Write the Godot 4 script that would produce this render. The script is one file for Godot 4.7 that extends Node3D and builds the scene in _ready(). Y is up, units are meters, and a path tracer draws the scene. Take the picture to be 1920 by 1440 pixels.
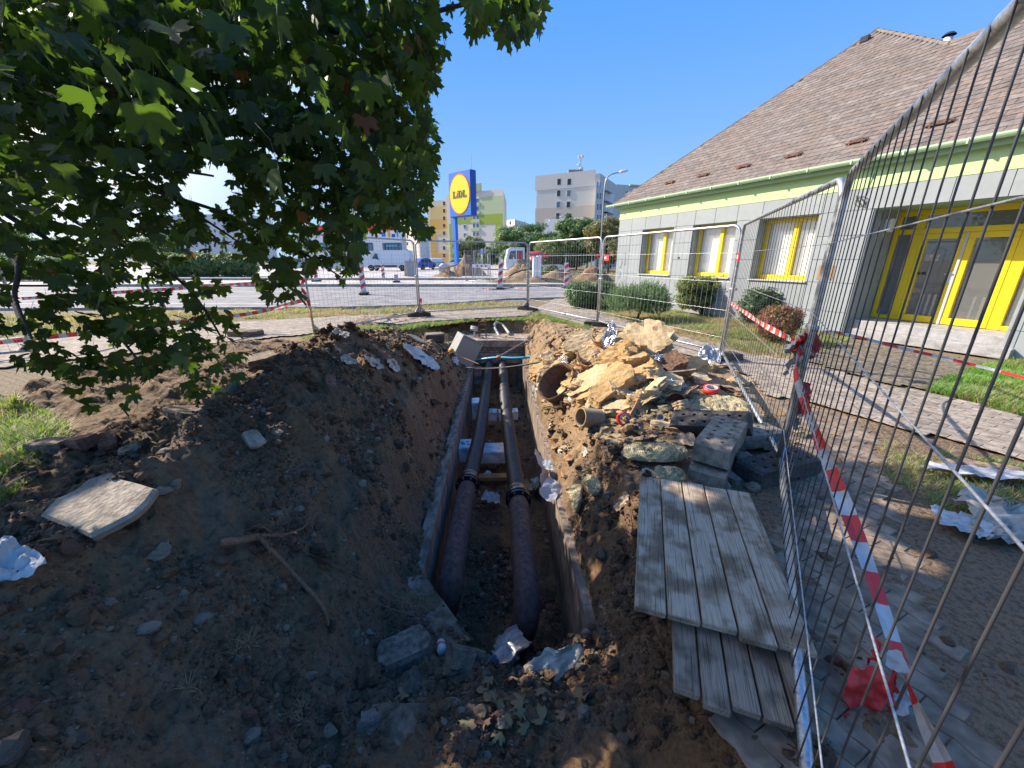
extends Node3D
# A dug-up heating channel beside a road: camera, light and haze first, then ground, channel, buildings, plants, objects.

const EYE := Vector3(0, 1.53, 0)
const PITCH := 18.0
const FPX := 720.0
const SUN := Vector3(-0.754, 0.559, -0.346)
var M := {}
var T := {}
var used := {}
var meshes := {}
var rng := RandomNumberGenerator.new()
var n_big := FastNoiseLite.new()
var n_mid := FastNoiseLite.new()
var n_fine := FastNoiseLite.new()
var n_clod := FastNoiseLite.new()
var cp := cos(deg_to_rad(PITCH))
var sp := sin(deg_to_rad(PITCH))


# ---------------------------------------------------------------- geometry collector
class MB:
	var st := SurfaceTool.new()
	var n := 0
	func _init(smooth := false):
		st.begin(Mesh.PRIMITIVE_TRIANGLES)
		st.set_smooth_group(0 if smooth else -1)
	func tri(a: Vector3, b: Vector3, c: Vector3):
		st.add_vertex(a)
		st.add_vertex(b)
		st.add_vertex(c)
		n += 1
	func quad(a: Vector3, b: Vector3, c: Vector3, d: Vector3):
		tri(a, b, c)
		tri(a, c, d)
	func out3(a: Vector3, b: Vector3, c: Vector3, o: Vector3):
		if (a - c).cross(a - b).dot(a + b + c - o * 3.0) < 0.0:
			tri(a, c, b)
		else:
			tri(a, b, c)
	func out4(a: Vector3, b: Vector3, c: Vector3, d: Vector3, o: Vector3):
		out3(a, b, c, o)
		out3(a, c, d, o)
	func box(c: Vector3, s: Vector3, bev := 0.0, bs := Basis()):
		var h := s * 0.5
		var P := func(x, y, z): return c + bs * Vector3(x, y, z)
		if bev <= 0.0:
			for ax in 3:
				for sg in [-1.0, 1.0]:
					var q := []
					for k in [[-1, -1], [1, -1], [1, 1], [-1, 1]]:
						var v := Vector3.ZERO
						v[ax] = sg * h[ax]
						v[(ax + 1) % 3] = k[0] * h[(ax + 1) % 3]
						v[(ax + 2) % 3] = k[1] * h[(ax + 2) % 3]
						q.append(c + bs * v)
					out4(q[0], q[1], q[2], q[3], c)
			return
		var V := func(ax: int, sg: Vector3):
			var v := Vector3(sg.x * (h.x - bev), sg.y * (h.y - bev), sg.z * (h.z - bev))
			v[ax] = sg[ax] * h[ax]
			return c + bs * v
		for ax in 3:
			var u := (ax + 1) % 3
			var w := (ax + 2) % 3
			for sg in [-1.0, 1.0]:
				var q := []
				for k in [[-1, -1], [1, -1], [1, 1], [-1, 1]]:
					var v := Vector3.ZERO
					v[ax] = sg
					v[u] = k[0]
					v[w] = k[1]
					q.append(V.call(ax, v))
				out4(q[0], q[1], q[2], q[3], c)
				for sv in [-1.0, 1.0]:
					var a := Vector3.ZERO
					a[u] = sg
					a[w] = sv
					var b := a
					a[ax] = -1.0
					b[ax] = 1.0
					out4(V.call(u, a), V.call(w, a), V.call(w, b), V.call(u, b), c)
		for x in [-1.0, 1.0]:
			for y in [-1.0, 1.0]:
				for z in [-1.0, 1.0]:
					var v := Vector3(x, y, z)
					out3(V.call(0, v), V.call(1, v), V.call(2, v), c)
	func tube(pts: Array, rad, sides := 8, capped := true):
		var rings := []
		var up := Vector3.UP
		var m := pts.size()
		for i in m:
			var d: Vector3 = (pts[mini(i + 1, m - 1)] - pts[maxi(i - 1, 0)]).normalized()
			if i == 0:
				up = Vector3.RIGHT if absf(d.y) > 0.9 else Vector3.UP
			var s := d.cross(up).normalized()
			up = s.cross(d).normalized()
			var r: float = rad[i] if rad is Array else rad
			var ring := []
			for k in sides:
				var a := TAU * k / sides
				ring.append(pts[i] + (s * cos(a) + up * sin(a)) * r)
			rings.append(ring)
		for i in m - 1:
			for k in sides:
				var l := (k + 1) % sides
				quad(rings[i][k], rings[i][l], rings[i + 1][l], rings[i + 1][k])
		if capped:
			for k in range(1, sides - 1):
				tri(rings[0][0], rings[0][k + 1], rings[0][k])
				tri(rings[m - 1][0], rings[m - 1][k], rings[m - 1][k + 1])
	func lathe(prof: Array, sides: int, xf := Transform3D()):
		for i in prof.size() - 1:
			for k in sides:
				var a := TAU * k / sides
				var b := TAU * (k + 1) / sides
				var p: Vector2 = prof[i]
				var q: Vector2 = prof[i + 1]
				var A := xf * Vector3(p.x * cos(a), p.y, p.x * sin(a))
				var B := xf * Vector3(p.x * cos(b), p.y, p.x * sin(b))
				var C := xf * Vector3(q.x * cos(b), q.y, q.x * sin(b))
				var D := xf * Vector3(q.x * cos(a), q.y, q.x * sin(a))
				if p.x > 1e-5:
					tri(A, C, B)
				if q.x > 1e-5:
					tri(A, D, C)
	func prism(poly: PackedVector2Array, z0: float, z1: float, xf := Transform3D()):
		var area := 0.0
		for i in poly.size():
			area += poly[i].cross(poly[(i + 1) % poly.size()])
		if area < 0.0:
			poly.reverse()
		var id := Geometry2D.triangulate_polygon(poly)
		var P := func(v: Vector2, z: float): return xf * Vector3(v.x, v.y, z)
		for i in range(0, id.size(), 3):
			var a := poly[id[i]]
			var b := poly[id[i + 1]]
			var c := poly[id[i + 2]]
			if (b - a).cross(c - a) < 0.0:
				var t := b
				b = c
				c = t
			tri(P.call(a, z1), P.call(c, z1), P.call(b, z1))
			if z1 > z0:
				tri(P.call(a, z0), P.call(b, z0), P.call(c, z0))
		if z1 > z0:
			for i in poly.size():
				var a := poly[i]
				var b := poly[(i + 1) % poly.size()]
				quad(P.call(a, z0), P.call(a, z1), P.call(b, z1), P.call(b, z0))
	func done() -> ArrayMesh:
		st.generate_normals()
		st.index()
		return st.commit()


# ---------------------------------------------------------------- pixels of the 1920 x 1440 photograph to directions
func ray(x: float, y: float) -> Vector3:
	var u := (x - 960.0) / FPX
	var v := (720.0 - y) / FPX
	return Vector3(u, -sp + v * cp, -(cp + v * sp))

func pg(x: float, y: float, h := 0.0) -> Vector3:
	var d := ray(x, y)
	return EYE + d * ((h - EYE.y) / d.y)

func pt(x: float, y: float, t: float) -> Vector3:
	return EYE + ray(x, y) * t

func pz(x: float, y: float, z: float) -> Vector3:
	var d := ray(x, y)
	return EYE + d * (z / d.z)

func proj(p: Vector3) -> Vector2:
	var q := p - EYE
	var d := q.dot(Vector3(0, -sp, -cp))
	if d < 0.02:
		return Vector2(-9999, -9999)
	return Vector2(960.0 + FPX * q.x / d, 720.0 - FPX * q.dot(Vector3(0, cp, -sp)) / d)

func pter(x: float, y: float) -> Vector3:
	var d := ray(x, y)
	var t := 0.6
	var p := EYE
	while t < 40.0:
		p = EYE + d * t
		var g := p.y - ter(p.x, p.z)
		if g < 0.0:
			break
		t += clampf(g * 0.35, 0.01, 0.4)
	return Vector3(p.x, ter(p.x, p.z), p.z)

func dist_of(p: Vector3) -> float:
	return (p - EYE).dot(Vector3(0, -sp, -cp))

func poly_px(a: Array) -> PackedVector2Array:
	var r := PackedVector2Array()
	for i in range(0, a.size(), 2):
		var p := pg(a[i], a[i + 1])
		r.append(Vector2(p.x, p.z))
	return r


# ---------------------------------------------------------------- naming
func uniq(called: String) -> String:
	used[called] = used.get(called, -1) + 1
	return called if used[called] == 0 else "%s_%03d" % [called, used[called]]

func tag(o: Node, label: String, category: String, group := ""):
	o.set_meta("label", label)
	o.set_meta("category", category)
	if group:
		o.set_meta("group", group)
	return o

func thing(called: String, at: Vector3, label: String, category: String, group := "", bs := Basis()) -> Node3D:
	var o := Node3D.new()
	o.name = uniq(called)
	add_child(o)
	o.transform = Transform3D(bs, at)
	tag(o, label, category, group)
	return o

func part(called: String, m: Mesh, mt: Material, parent: Node, xf := Transform3D()) -> MeshInstance3D:
	var o := MeshInstance3D.new()
	o.name = called
	o.mesh = m
	o.material_override = mt
	o.transform = xf
	parent.add_child(o, true)
	return o

func single(called: String, m: Mesh, mt: Material, xf: Transform3D, label: String, category: String, group := "") -> MeshInstance3D:
	var o := MeshInstance3D.new()
	o.name = uniq(called)
	o.mesh = m
	if mt:
		o.material_override = mt
	o.transform = xf
	add_child(o)
	tag(o, label, category, group)
	return o

func struct(called: String, m: Mesh, mt: Material) -> MeshInstance3D:
	var o := MeshInstance3D.new()
	o.name = uniq(called)
	o.mesh = m
	if mt:
		o.material_override = mt
	add_child(o)
	o.set_meta("kind", "structure")
	return o

func many(called: String, m: Mesh, mt: Material, xfs: Array, parent: Node = self, cols: Array = []) -> MultiMeshInstance3D:
	var mm := MultiMesh.new()
	mm.transform_format = MultiMesh.TRANSFORM_3D
	if cols.size():
		mm.use_colors = true
	mm.mesh = m
	mm.instance_count = xfs.size()
	for i in xfs.size():
		mm.set_instance_transform(i, xfs[i])
		if cols.size():
			mm.set_instance_color(i, cols[i])
	var o := MultiMeshInstance3D.new()
	o.name = uniq(called) if parent == self else called
	o.multimesh = mm
	o.material_override = mt
	parent.add_child(o, true)
	o.set_meta("kind", "stuff")
	return o

func yaw(a: float) -> Basis:
	return Basis(Vector3.UP, a)

func eul(x: float, y: float, z: float) -> Basis:
	return Basis.from_euler(Vector3(x, y, z))

func rnd(a: float, b: float) -> float:
	return rng.randf_range(a, b)

func lin(r: float, g: float, b: float, a := 1.0) -> Color:
	return Color(r, g, b, a).linear_to_srgb()


# ---------------------------------------------------------------- materials (base colours given as linear reflectance)
func mat(key: String, r: float, g: float, b: float, rough := 0.85, metal := 0.0) -> StandardMaterial3D:
	if not M.has(key):
		var m := StandardMaterial3D.new()
		m.resource_name = key
		m.albedo_color = lin(r, g, b)
		m.roughness = rough
		m.metallic = metal
		M[key] = m
	return M[key]

func ntex(key: String, freq: float, ramp: Array, type := FastNoiseLite.TYPE_SIMPLEX_SMOOTH, octaves := 5, size := 512, sd := 1) -> NoiseTexture2D:
	if T.has(key):
		return T[key]
	var n := FastNoiseLite.new()
	n.seed = sd
	n.noise_type = type
	n.frequency = freq
	n.fractal_octaves = octaves
	n.fractal_gain = 0.55
	if type == FastNoiseLite.TYPE_CELLULAR:
		n.cellular_return_type = FastNoiseLite.RETURN_DISTANCE
		n.fractal_type = FastNoiseLite.FRACTAL_NONE if octaves <= 1 else FastNoiseLite.FRACTAL_FBM
	var t := NoiseTexture2D.new()
	t.width = size
	t.height = size
	t.seamless = true
	t.noise = n
	if ramp.size():
		var g := Gradient.new()
		var offs := PackedFloat32Array()
		var cs := PackedColorArray()
		for e in ramp:
			offs.append(e[0])
			cs.append(lin(e[1], e[2], e[3]))
		g.offsets = offs
		g.colors = cs
		t.color_ramp = g
	T[key] = t
	return t

# a surface with grain: albedo noise, a second coarser noise multiplied over it, and relief
func grain(key: String, tex: Texture2D, scale, rough := 0.9, bump: Texture2D = null, relief := 0.0, over: Texture2D = null, over_scale = null, world := true, vcol := false, metal := 0.0) -> StandardMaterial3D:
	if M.has(key):
		return M[key]
	var m := StandardMaterial3D.new()
	m.resource_name = key
	m.albedo_texture = tex
	m.roughness = rough
	m.metallic = metal
	m.uv1_triplanar = true
	m.uv1_world_triplanar = world
	m.uv1_scale = scale if scale is Vector3 else Vector3.ONE * scale
	if bump:
		m.heightmap_enabled = true
		m.heightmap_texture = bump
		m.heightmap_scale = relief
	if over:
		m.detail_enabled = true
		m.detail_albedo = over
		m.detail_blend_mode = BaseMaterial3D.BLEND_MODE_MUL
		m.detail_uv_layer = BaseMaterial3D.DETAIL_UV_2
		m.uv2_triplanar = true
		m.uv2_world_triplanar = world
		m.uv2_scale = over_scale if over_scale is Vector3 else Vector3.ONE * over_scale
	m.vertex_color_use_as_albedo = vcol
	M[key] = m
	return m

# noise ramp round one colour
func rampof(r: float, g: float, b: float, lo := 0.7, hi := 1.3) -> Array:
	return [[0.25, r * lo, g * lo, b * lo], [0.5, r, g, b], [0.75, r * hi, g * hi, b * hi]]

func rough_of(key: String, r: float, g: float, b: float, freq := 0.02, scale = 1.0, rough := 0.9, relief := 0.3, lo := 0.75, hi := 1.25, world := true) -> StandardMaterial3D:
	return grain(key, ntex("t_" + key, freq, rampof(r, g, b, lo, hi), FastNoiseLite.TYPE_SIMPLEX_SMOOTH, 5, 256, hash(key) % 999), scale, rough, T.bump, relief, T.blotch, 0.37 * (scale if scale is float else 1.0), world)

func materials():
	T.bump = ntex("bump", 0.03, [], FastNoiseLite.TYPE_SIMPLEX_SMOOTH, 6, 512, 5)
	T.pebble = ntex("pebble", 0.05, [[0.0, 1, 1, 1], [0.5, 0.6, 0.6, 0.6], [1.0, 0.1, 0.1, 0.1]], FastNoiseLite.TYPE_CELLULAR, 3, 512, 6)
	T.blotch = ntex("blotch", 0.012, [[0.2, 0.62, 0.62, 0.62], [0.5, 0.85, 0.85, 0.85], [0.8, 1, 1, 1]], FastNoiseLite.TYPE_SIMPLEX_SMOOTH, 5, 512, 7)
	T.dirt = ntex("dirt", 0.028, [[0.1, 0.4, 0.4, 0.4], [0.38, 0.72, 0.7, 0.68], [0.55, 1, 1, 1], [0.72, 1.0, 0.96, 0.9], [0.78, 0.85, 0.9, 0.95], [0.9, 0.5, 0.5, 0.52]], FastNoiseLite.TYPE_SIMPLEX_SMOOTH, 6, 1024, 8)
	T.speck = ntex("speck", 0.06, [[0.0, 1, 1, 1], [0.16, 1.0, 1.0, 1.0], [0.24, 0.62, 0.62, 0.62], [0.6, 0.55, 0.54, 0.52], [1.0, 0.8, 0.78, 0.75]], FastNoiseLite.TYPE_CELLULAR, 2, 1024, 9)
	grain("dirt", T.dirt, 0.9, 0.97, T.pebble, 1.9, T.speck, 1.7, true, true)
	rough_of("asphalt", 0.25, 0.237, 0.24, 0.09, 0.6, 0.9, 0.15, 0.85, 1.15)
	rough_of("asphalt_light", 0.5, 0.46, 0.43, 0.05, 0.3, 0.9, 0.1, 0.9, 1.1)
	rough_of("paver", 0.33, 0.27, 0.215, 0.03, 1.1, 0.92, 0.15, 0.75, 1.2)
	rough_of("paver_b", 0.38, 0.315, 0.255, 0.03, 1.3, 0.92, 0.15, 0.75, 1.2)
	rough_of("paver_soiled", 0.26, 0.195, 0.14, 0.03, 1.0, 0.95, 0.3, 0.7, 1.3)
	rough_of("paver_mossy", 0.19, 0.155, 0.115, 0.03, 1.2, 0.95, 0.25, 0.6, 1.3)
	rough_of("kerb", 0.42, 0.38, 0.33, 0.04, 1.0, 0.9, 0.1, 0.8, 1.15)
	rough_of("concrete", 0.28, 0.225, 0.175, 0.025, 1.0, 0.93, 0.35, 0.65, 1.25)
	rough_of("concrete_wall", 0.25, 0.19, 0.15, 0.025, Vector3(2.0, 0.5, 0.8), 0.93, 0.35, 0.6, 1.3)
	rough_of("chamber_concrete", 0.43, 0.32, 0.235, 0.025, 1.2, 0.93, 0.3, 0.7, 1.2)
	rough_of("concrete_grey", 0.27, 0.23, 0.185, 0.03, 2.0, 0.93, 0.3, 0.7, 1.25, false)
	rough_of("concrete_soiled", 0.19, 0.135, 0.095, 0.03, 1.6, 0.95, 0.4, 0.6, 1.3)
	rough_of("rubble_grey", 0.19, 0.15, 0.115, 0.03, 2.5, 0.95, 0.5, 0.6, 1.35, false)
	rough_of("stone", 0.22, 0.165, 0.12, 0.03, 2.5, 0.95, 0.5, 0.6, 1.35, false)
	rough_of("stone_pale", 0.36, 0.295, 0.225, 0.03, 2.5, 0.93, 0.4, 0.7, 1.2, false)
	rough_of("brick_red", 0.24, 0.12, 0.085, 0.04, 2.5, 0.95, 0.4, 0.65, 1.3, false)
	rough_of("brick_grey", 0.42, 0.33, 0.27, 0.04, 2.0, 0.95, 0.3, 0.7, 1.2)
	rough_of("brick_old", 0.33, 0.24, 0.19, 0.04, 2.0, 0.95, 0.3, 0.7, 1.2)
	rough_of("mortar", 0.13, 0.105, 0.09, 0.04, 2.0, 0.95, 0.4)
	rough_of("root", 0.23, 0.125, 0.07, 0.04, 5.0, 0.9, 0.3, 0.6, 1.3, false)
	rough_of("bark", 0.10, 0.078, 0.06, 0.04, 3.0, 0.95, 0.8, 0.5, 1.4, false)
	rough_of("wool", 0.56, 0.41, 0.235, 0.03, Vector3(2, 7, 2), 0.98, 0.6, 0.82, 1.12, false)
	rough_of("wool_b", 0.55, 0.34, 0.145, 0.03, Vector3(2, 7, 2), 0.98, 0.6, 0.8, 1.12, false)
	rough_of("wool_pale", 0.60, 0.51, 0.30, 0.08, 4.0, 0.98, 2.2, 0.7, 1.15, false)
	rough_of("shell_paper", 0.50, 0.27, 0.13, 0.03, 2.0, 0.85, 0.2, 0.75, 1.2, false)
	rough_of("film_brown", 0.42, 0.29, 0.18, 0.03, 2.0, 0.42, 0.3, 0.7, 1.2, false)
	rough_of("rusty", 0.20, 0.105, 0.055, 0.03, 3.0, 0.85, 0.3, 0.55, 1.4, false)
	rough_of("coupling", 0.42, 0.24, 0.16, 0.03, 4.0, 0.4, 0.1, 0.5, 1.4, false).metallic = 0.6
	rough_of("rust_red", 0.11, 0.062, 0.052, 0.03, 2.0, 0.85, 0.15, 0.55, 1.35, false)
	rough_of("jacket", 0.055, 0.05, 0.048, 0.03, 2.0, 0.5, 0.05, 0.75, 1.4, false)
	rough_of("foam", 0.78, 0.79, 0.82, 0.08, 3.0, 0.9, 0.15, 0.9, 1.08, false)
	rough_of("plastic_white", 0.56, 0.555, 0.55, 0.02, 2.0, 0.5, 0.2, 0.85, 1.1, false)
	rough_of("paper", 0.52, 0.47, 0.39, 0.02, 3.0, 0.85, 0.2, 0.75, 1.15, false)
	for e in [["cladding", 0.31, 0.338, 0.355], ["cladding_b", 0.285, 0.312, 0.33]]:
		grain(e[0], ntex("t_" + e[0], 0.02, rampof(e[1], e[2], e[3], 0.95, 1.04), FastNoiseLite.TYPE_SIMPLEX_SMOOTH, 5, 256, 31), 0.8, 0.5)
	rough_of("granite", 0.42, 0.41, 0.415, 0.09, 3.0, 0.7, 0.05, 0.75, 1.25)
	for i in 4:
		var c: Array = [[0.215, 0.175, 0.155], [0.24, 0.20, 0.18], [0.19, 0.158, 0.142], [0.225, 0.172, 0.145]][i]
		rough_of("shingle_%d" % i, c[0], c[1], c[2], 0.03, 1.2, 0.93, 0.3, 0.65, 1.3)
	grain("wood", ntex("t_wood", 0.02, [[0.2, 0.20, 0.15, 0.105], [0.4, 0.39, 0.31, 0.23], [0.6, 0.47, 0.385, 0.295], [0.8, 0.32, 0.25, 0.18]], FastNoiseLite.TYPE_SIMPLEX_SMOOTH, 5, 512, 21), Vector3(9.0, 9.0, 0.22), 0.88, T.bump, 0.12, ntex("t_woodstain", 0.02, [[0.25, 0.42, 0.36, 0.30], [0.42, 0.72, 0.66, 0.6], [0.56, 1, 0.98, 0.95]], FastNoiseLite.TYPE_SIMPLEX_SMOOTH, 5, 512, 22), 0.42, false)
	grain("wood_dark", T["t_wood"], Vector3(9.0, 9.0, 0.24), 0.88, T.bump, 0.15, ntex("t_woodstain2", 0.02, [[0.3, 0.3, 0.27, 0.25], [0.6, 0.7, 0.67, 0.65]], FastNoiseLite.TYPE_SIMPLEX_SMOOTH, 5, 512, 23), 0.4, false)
	grain("timber", T["t_wood"], Vector3(5.0, 5.0, 0.4), 0.85, T.bump, 0.2, null, null, false).albedo_color = Color(1.0, 0.86, 0.66)
	rough_of("galvanized", 0.55, 0.56, 0.58, 0.05, 6.0, 0.42, 0.0, 0.8, 1.15, false).metallic = 0.75
	mat("wire_dark", 0.045, 0.045, 0.05, 0.6)
	mat("wire", 0.30, 0.30, 0.31, 0.45, 0.7)
	mat("dark_steel", 0.08, 0.08, 0.085, 0.45, 0.6)
	mat("black_paint", 0.012, 0.012, 0.014, 0.3)
	mat("steel", 0.62, 0.62, 0.62, 0.28, 1.0)
	mat("rubber", 0.035, 0.033, 0.034, 0.9)
	rough_of("rubber_block", 0.075, 0.068, 0.064, 0.05, 3.0, 0.95, 0.3, 0.6, 1.4, false)
	mat("red_plastic", 0.62, 0.035, 0.03, 0.5)
	mat("red_label", 0.6, 0.03, 0.04, 0.5)
	mat("white_paint", 0.76, 0.76, 0.76, 0.45)
	mat("line_paint", 0.62, 0.61, 0.6, 0.85)
	mat("yellow_frame", 0.78, 0.56, 0.015, 0.45)
	mat("sill", 0.55, 0.52, 0.5, 0.7)
	mat("green_band", 0.50, 0.66, 0.32, 0.8)
	mat("green_fascia", 0.27, 0.40, 0.22, 0.5)
	mat("gutter", 0.55, 0.74, 0.5, 0.4)
	mat("curtain", 0.80, 0.79, 0.76, 0.9)
	mat("interior", 0.22, 0.215, 0.20, 0.9)
	mat("orange_plastic", 0.75, 0.16, 0.03, 0.5)
	mat("orange_yellow", 0.8, 0.36, 0.04, 0.5)
	mat("hose_blue", 0.05, 0.32, 0.45, 0.4)
	mat("cable_black", 0.015, 0.015, 0.016, 0.5)
	mat("cable_grey", 0.16, 0.15, 0.15, 0.6)
	mat("board_grey", 0.34, 0.335, 0.32, 0.8)
	mat("copper", 0.42, 0.24, 0.13, 0.7)
	mat("sign_blue", 0.01, 0.085, 0.36, 0.4)
	mat("sign_blue_face", 0.03, 0.17, 0.62, 0.4)
	mat("sign_yellow", 0.9, 0.68, 0.02, 0.4)
	mat("sign_red", 0.72, 0.05, 0.035, 0.4)
	mat("letter_dark", 0.06, 0.07, 0.12, 0.5)
	mat("car_white", 0.72, 0.73, 0.76, 0.25)
	mat("car_blue", 0.03, 0.11, 0.42, 0.2)
	mat("car_silver", 0.45, 0.5, 0.56, 0.25)
	mat("tyre", 0.02, 0.02, 0.02, 0.9)
	mat("car_glass", 0.05, 0.09, 0.11, 0.06)
	mat("car_trim", 0.03, 0.03, 0.032, 0.7)
	mat("tail_red", 0.5, 0.02, 0.02, 0.2)
	mat("window_blue", 0.10, 0.16, 0.24, 0.08)
	mat("window_dark", 0.035, 0.035, 0.04, 0.1)
	var g := mat("glass", 0.9, 0.93, 0.93, 0.02)
	g.transparency = BaseMaterial3D.TRANSPARENCY_ALPHA
	g.albedo_color.a = 0.08
	var fo := mat("foil", 0.8, 0.82, 0.86, 0.22, 1.0)
	fo.heightmap_enabled = true
	fo.heightmap_texture = T.bump
	fo.heightmap_scale = 2.6
	fo.uv1_triplanar = true
	fo.uv1_scale = Vector3.ONE * 9.0
	for i in 5:
		var c: Array = [[0.016, 0.03, 0.010], [0.021, 0.038, 0.011], [0.014, 0.026, 0.012], [0.032, 0.045, 0.013], [0.12, 0.05, 0.02]][i]
		var l := mat("leaf_%d" % i, c[0], c[1], c[2], 0.55)
		l.metallic_specular = 0.32
		l.backlight_enabled = true
		l.backlight = lin(0.11, 0.20, 0.018) if i < 4 else lin(0.3, 0.14, 0.03)
	for i in 3:
		var c: Array = [[0.20, 0.12, 0.055], [0.12, 0.062, 0.03], [0.13, 0.125, 0.06]][i]
		mat("fallen_%d" % i, c[0], c[1], c[2], 0.7)
	for e in [["grass_green", 0.16, 0.22, 0.06], ["grass_dry", 0.29, 0.245, 0.13], ["grass_bright", 0.15, 0.27, 0.05], ["bush_green", 0.055, 0.11, 0.03], ["bush_dark", 0.05, 0.085, 0.04], ["bush_yellow", 0.14, 0.15, 0.04], ["bush_red", 0.20, 0.075, 0.045], ["juniper", 0.07, 0.13, 0.045], ["tree_a", 0.07, 0.12, 0.03], ["tree_b", 0.045, 0.09, 0.03], ["tree_c", 0.15, 0.12, 0.04], ["spruce", 0.045, 0.085, 0.05]]:
		var l := mat(e[0], e[1], e[2], e[3], 0.6)
		l.backlight_enabled = true
		l.backlight = lin(minf(1, e[1] * 1.6), minf(1, e[2] * 1.6), e[3])


# ---------------------------------------------------------------- light
func sky_and_camera():
	var cam := Camera3D.new()
	cam.name = "camera"
	cam.fov = 90.0
	cam.near = 0.05
	cam.far = 900.0
	cam.position = EYE
	cam.rotation_degrees = Vector3(-PITCH, 0, 0)
	add_child(cam)
	cam.current = true
	var s := ProceduralSkyMaterial.new()
	s.sky_top_color = Color(0.25, 0.60, 1.0)
	s.sky_horizon_color = Color(0.74, 0.90, 1.0)
	s.sky_curve = 0.19
	s.sky_energy_multiplier = 0.78
	s.ground_bottom_color = Color(0.32, 0.29, 0.26)
	s.ground_horizon_color = Color(0.6, 0.62, 0.64)
	s.sun_angle_max = 50.0
	s.sun_curve = 0.9
	var sky := Sky.new()
	sky.sky_material = s
	var e := Environment.new()
	e.background_mode = Environment.BG_SKY
	e.sky = sky
	e.tonemap_mode = Environment.TONE_MAPPER_LINEAR
	e.tonemap_exposure = 1.8
	e.sdfgi_enabled = true
	e.ssao_enabled = true
	e.ssil_enabled = true
	var w := WorldEnvironment.new()
	w.name = "environment"
	w.environment = e
	add_child(w)
	var sun := DirectionalLight3D.new()
	sun.name = "sun"
	sun.light_color = Color(1.0, 0.955, 0.885)
	sun.light_energy = 1.6
	sun.light_angular_distance = 0.5
	sun.shadow_enabled = true
	add_child(sun)
	sun.look_at_from_position(SUN * 20.0, Vector3.ZERO)


# ---------------------------------------------------------------- the dug-up ground
const COLS := [-7.0, -5.0, -4.0, -3.2, -2.6, -2.2, -1.85, -1.5, -1.1, -0.8, 0.5, 0.7, 0.9, 1.2, 1.6, 2.0, 2.5, 3.0, 3.6, 5.0]
const ROWS := [
	[1.5, 0, 0, 0, .05, .15, .2, .2, .1, 0, -.05, -.05, 0, 0, 0, 0, 0, 0, 0, 0, 0],
	[0.3, 0, 0, .02, .08, .2, .3, .3, .15, -.02, -.12, -.15, -.08, -.02, 0, 0, 0, 0, 0, 0, 0],
	[-0.6, 0, 0, .02, .08, .22, .33, .36, .2, -.05, -.25, -.35, -.22, -.05, 0, 0, 0, 0, 0, 0, 0],
	[-1.2, 0, 0, .02, .06, .16, .3, .44, .2, -.28, -.58, -.6, -.35, -.08, 0, 0, 0, 0, 0, 0, 0],
	[-1.8, 0, 0, .03, .06, .14, .32, .52, .3, -.22, -.73, -.72, -.45, -.12, 0, 0, 0, 0, 0, 0, 0],
	[-2.5, 0, 0, .03, .06, .16, .38, .64, .43, -.05, -.76, -.78, -.42, -.1, .02, .03, 0, 0, 0, 0, 0],
	[-3.4, 0, 0, .05, .1, .24, .48, .74, .52, .04, -.76, -.78, -.45, -.12, .05, .1, .05, 0, 0, 0, 0],
	[-4.4, 0, .14, .22, .26, .4, .64, .74, .48, .07, -.76, -.77, -.48, -.2, .08, .28, .28, .1, 0, 0, 0],
	[-5.4, 0, .2, .24, .28, .38, .46, .44, .28, 0, -.76, -.75, -.42, -.1, .22, .44, .4, .15, 0, 0, 0],
	[-6.4, 0, .12, .15, .18, .24, .28, .22, .1, -.1, -.74, -.74, -.38, -.05, .22, .36, .3, .1, 0, 0, 0],
	[-7.4, 0, 0, .02, .08, .14, .14, .08, -.06, -.3, -.72, -.74, -.4, -.1, .1, .18, .12, 0, 0, 0, 0],
	[-8.4, 0, 0, 0, .02, .02, -.1, -.2, -.3, -.42, -.6, -.62, -.35, -.12, 0, .03, 0, 0, 0, 0, 0],
	[-9.3, 0, 0, 0, 0, -.05, -.2, -.3, -.36, -.4, -.44, -.44, -.38, -.15, -.02, 0, 0, 0, 0, 0, 0],
	[-10.0, 0, 0, 0, 0, 0, -.1, -.28, -.36, -.42, -.44, -.44, -.36, -.15, 0, 0, 0, 0, 0, 0, 0],
	[-10.6, 0, 0, 0, 0, 0, 0, -.12, -.28, -.35, -.38, -.38, -.3, -.1, 0, 0, 0, 0, 0, 0, 0],
	[-11.0, 0, 0, 0, 0, 0, 0, -.02, -.08, -.12, -.15, -.15, -.1, 0, 0, 0, 0, 0, 0, 0, 0],
	[-11.4, 0, 0, 0, 0, 0, 0, 0, 0, 0, 0, 0, 0, 0, 0, 0, 0, 0, 0, 0, 0]]
const FLOOR := -1.62
const HALF := 0.58

func axis(z: float) -> float:
	return -0.025 + 0.033 * z

func cut_z(x: float) -> float:
	return -2.42 + 1.26 * (x + 0.74) if x < -0.05 else -1.55 - 0.6 * (x + 0.05)

func in_channel(x: float, z: float, grow := 0.0) -> bool:
	var d := x - axis(z)
	return absf(d) < HALF + grow and z < cut_z(x) and z > -9.45

func easy(t: float) -> float:
	return t * t * (3.0 - 2.0 * t)

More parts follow.
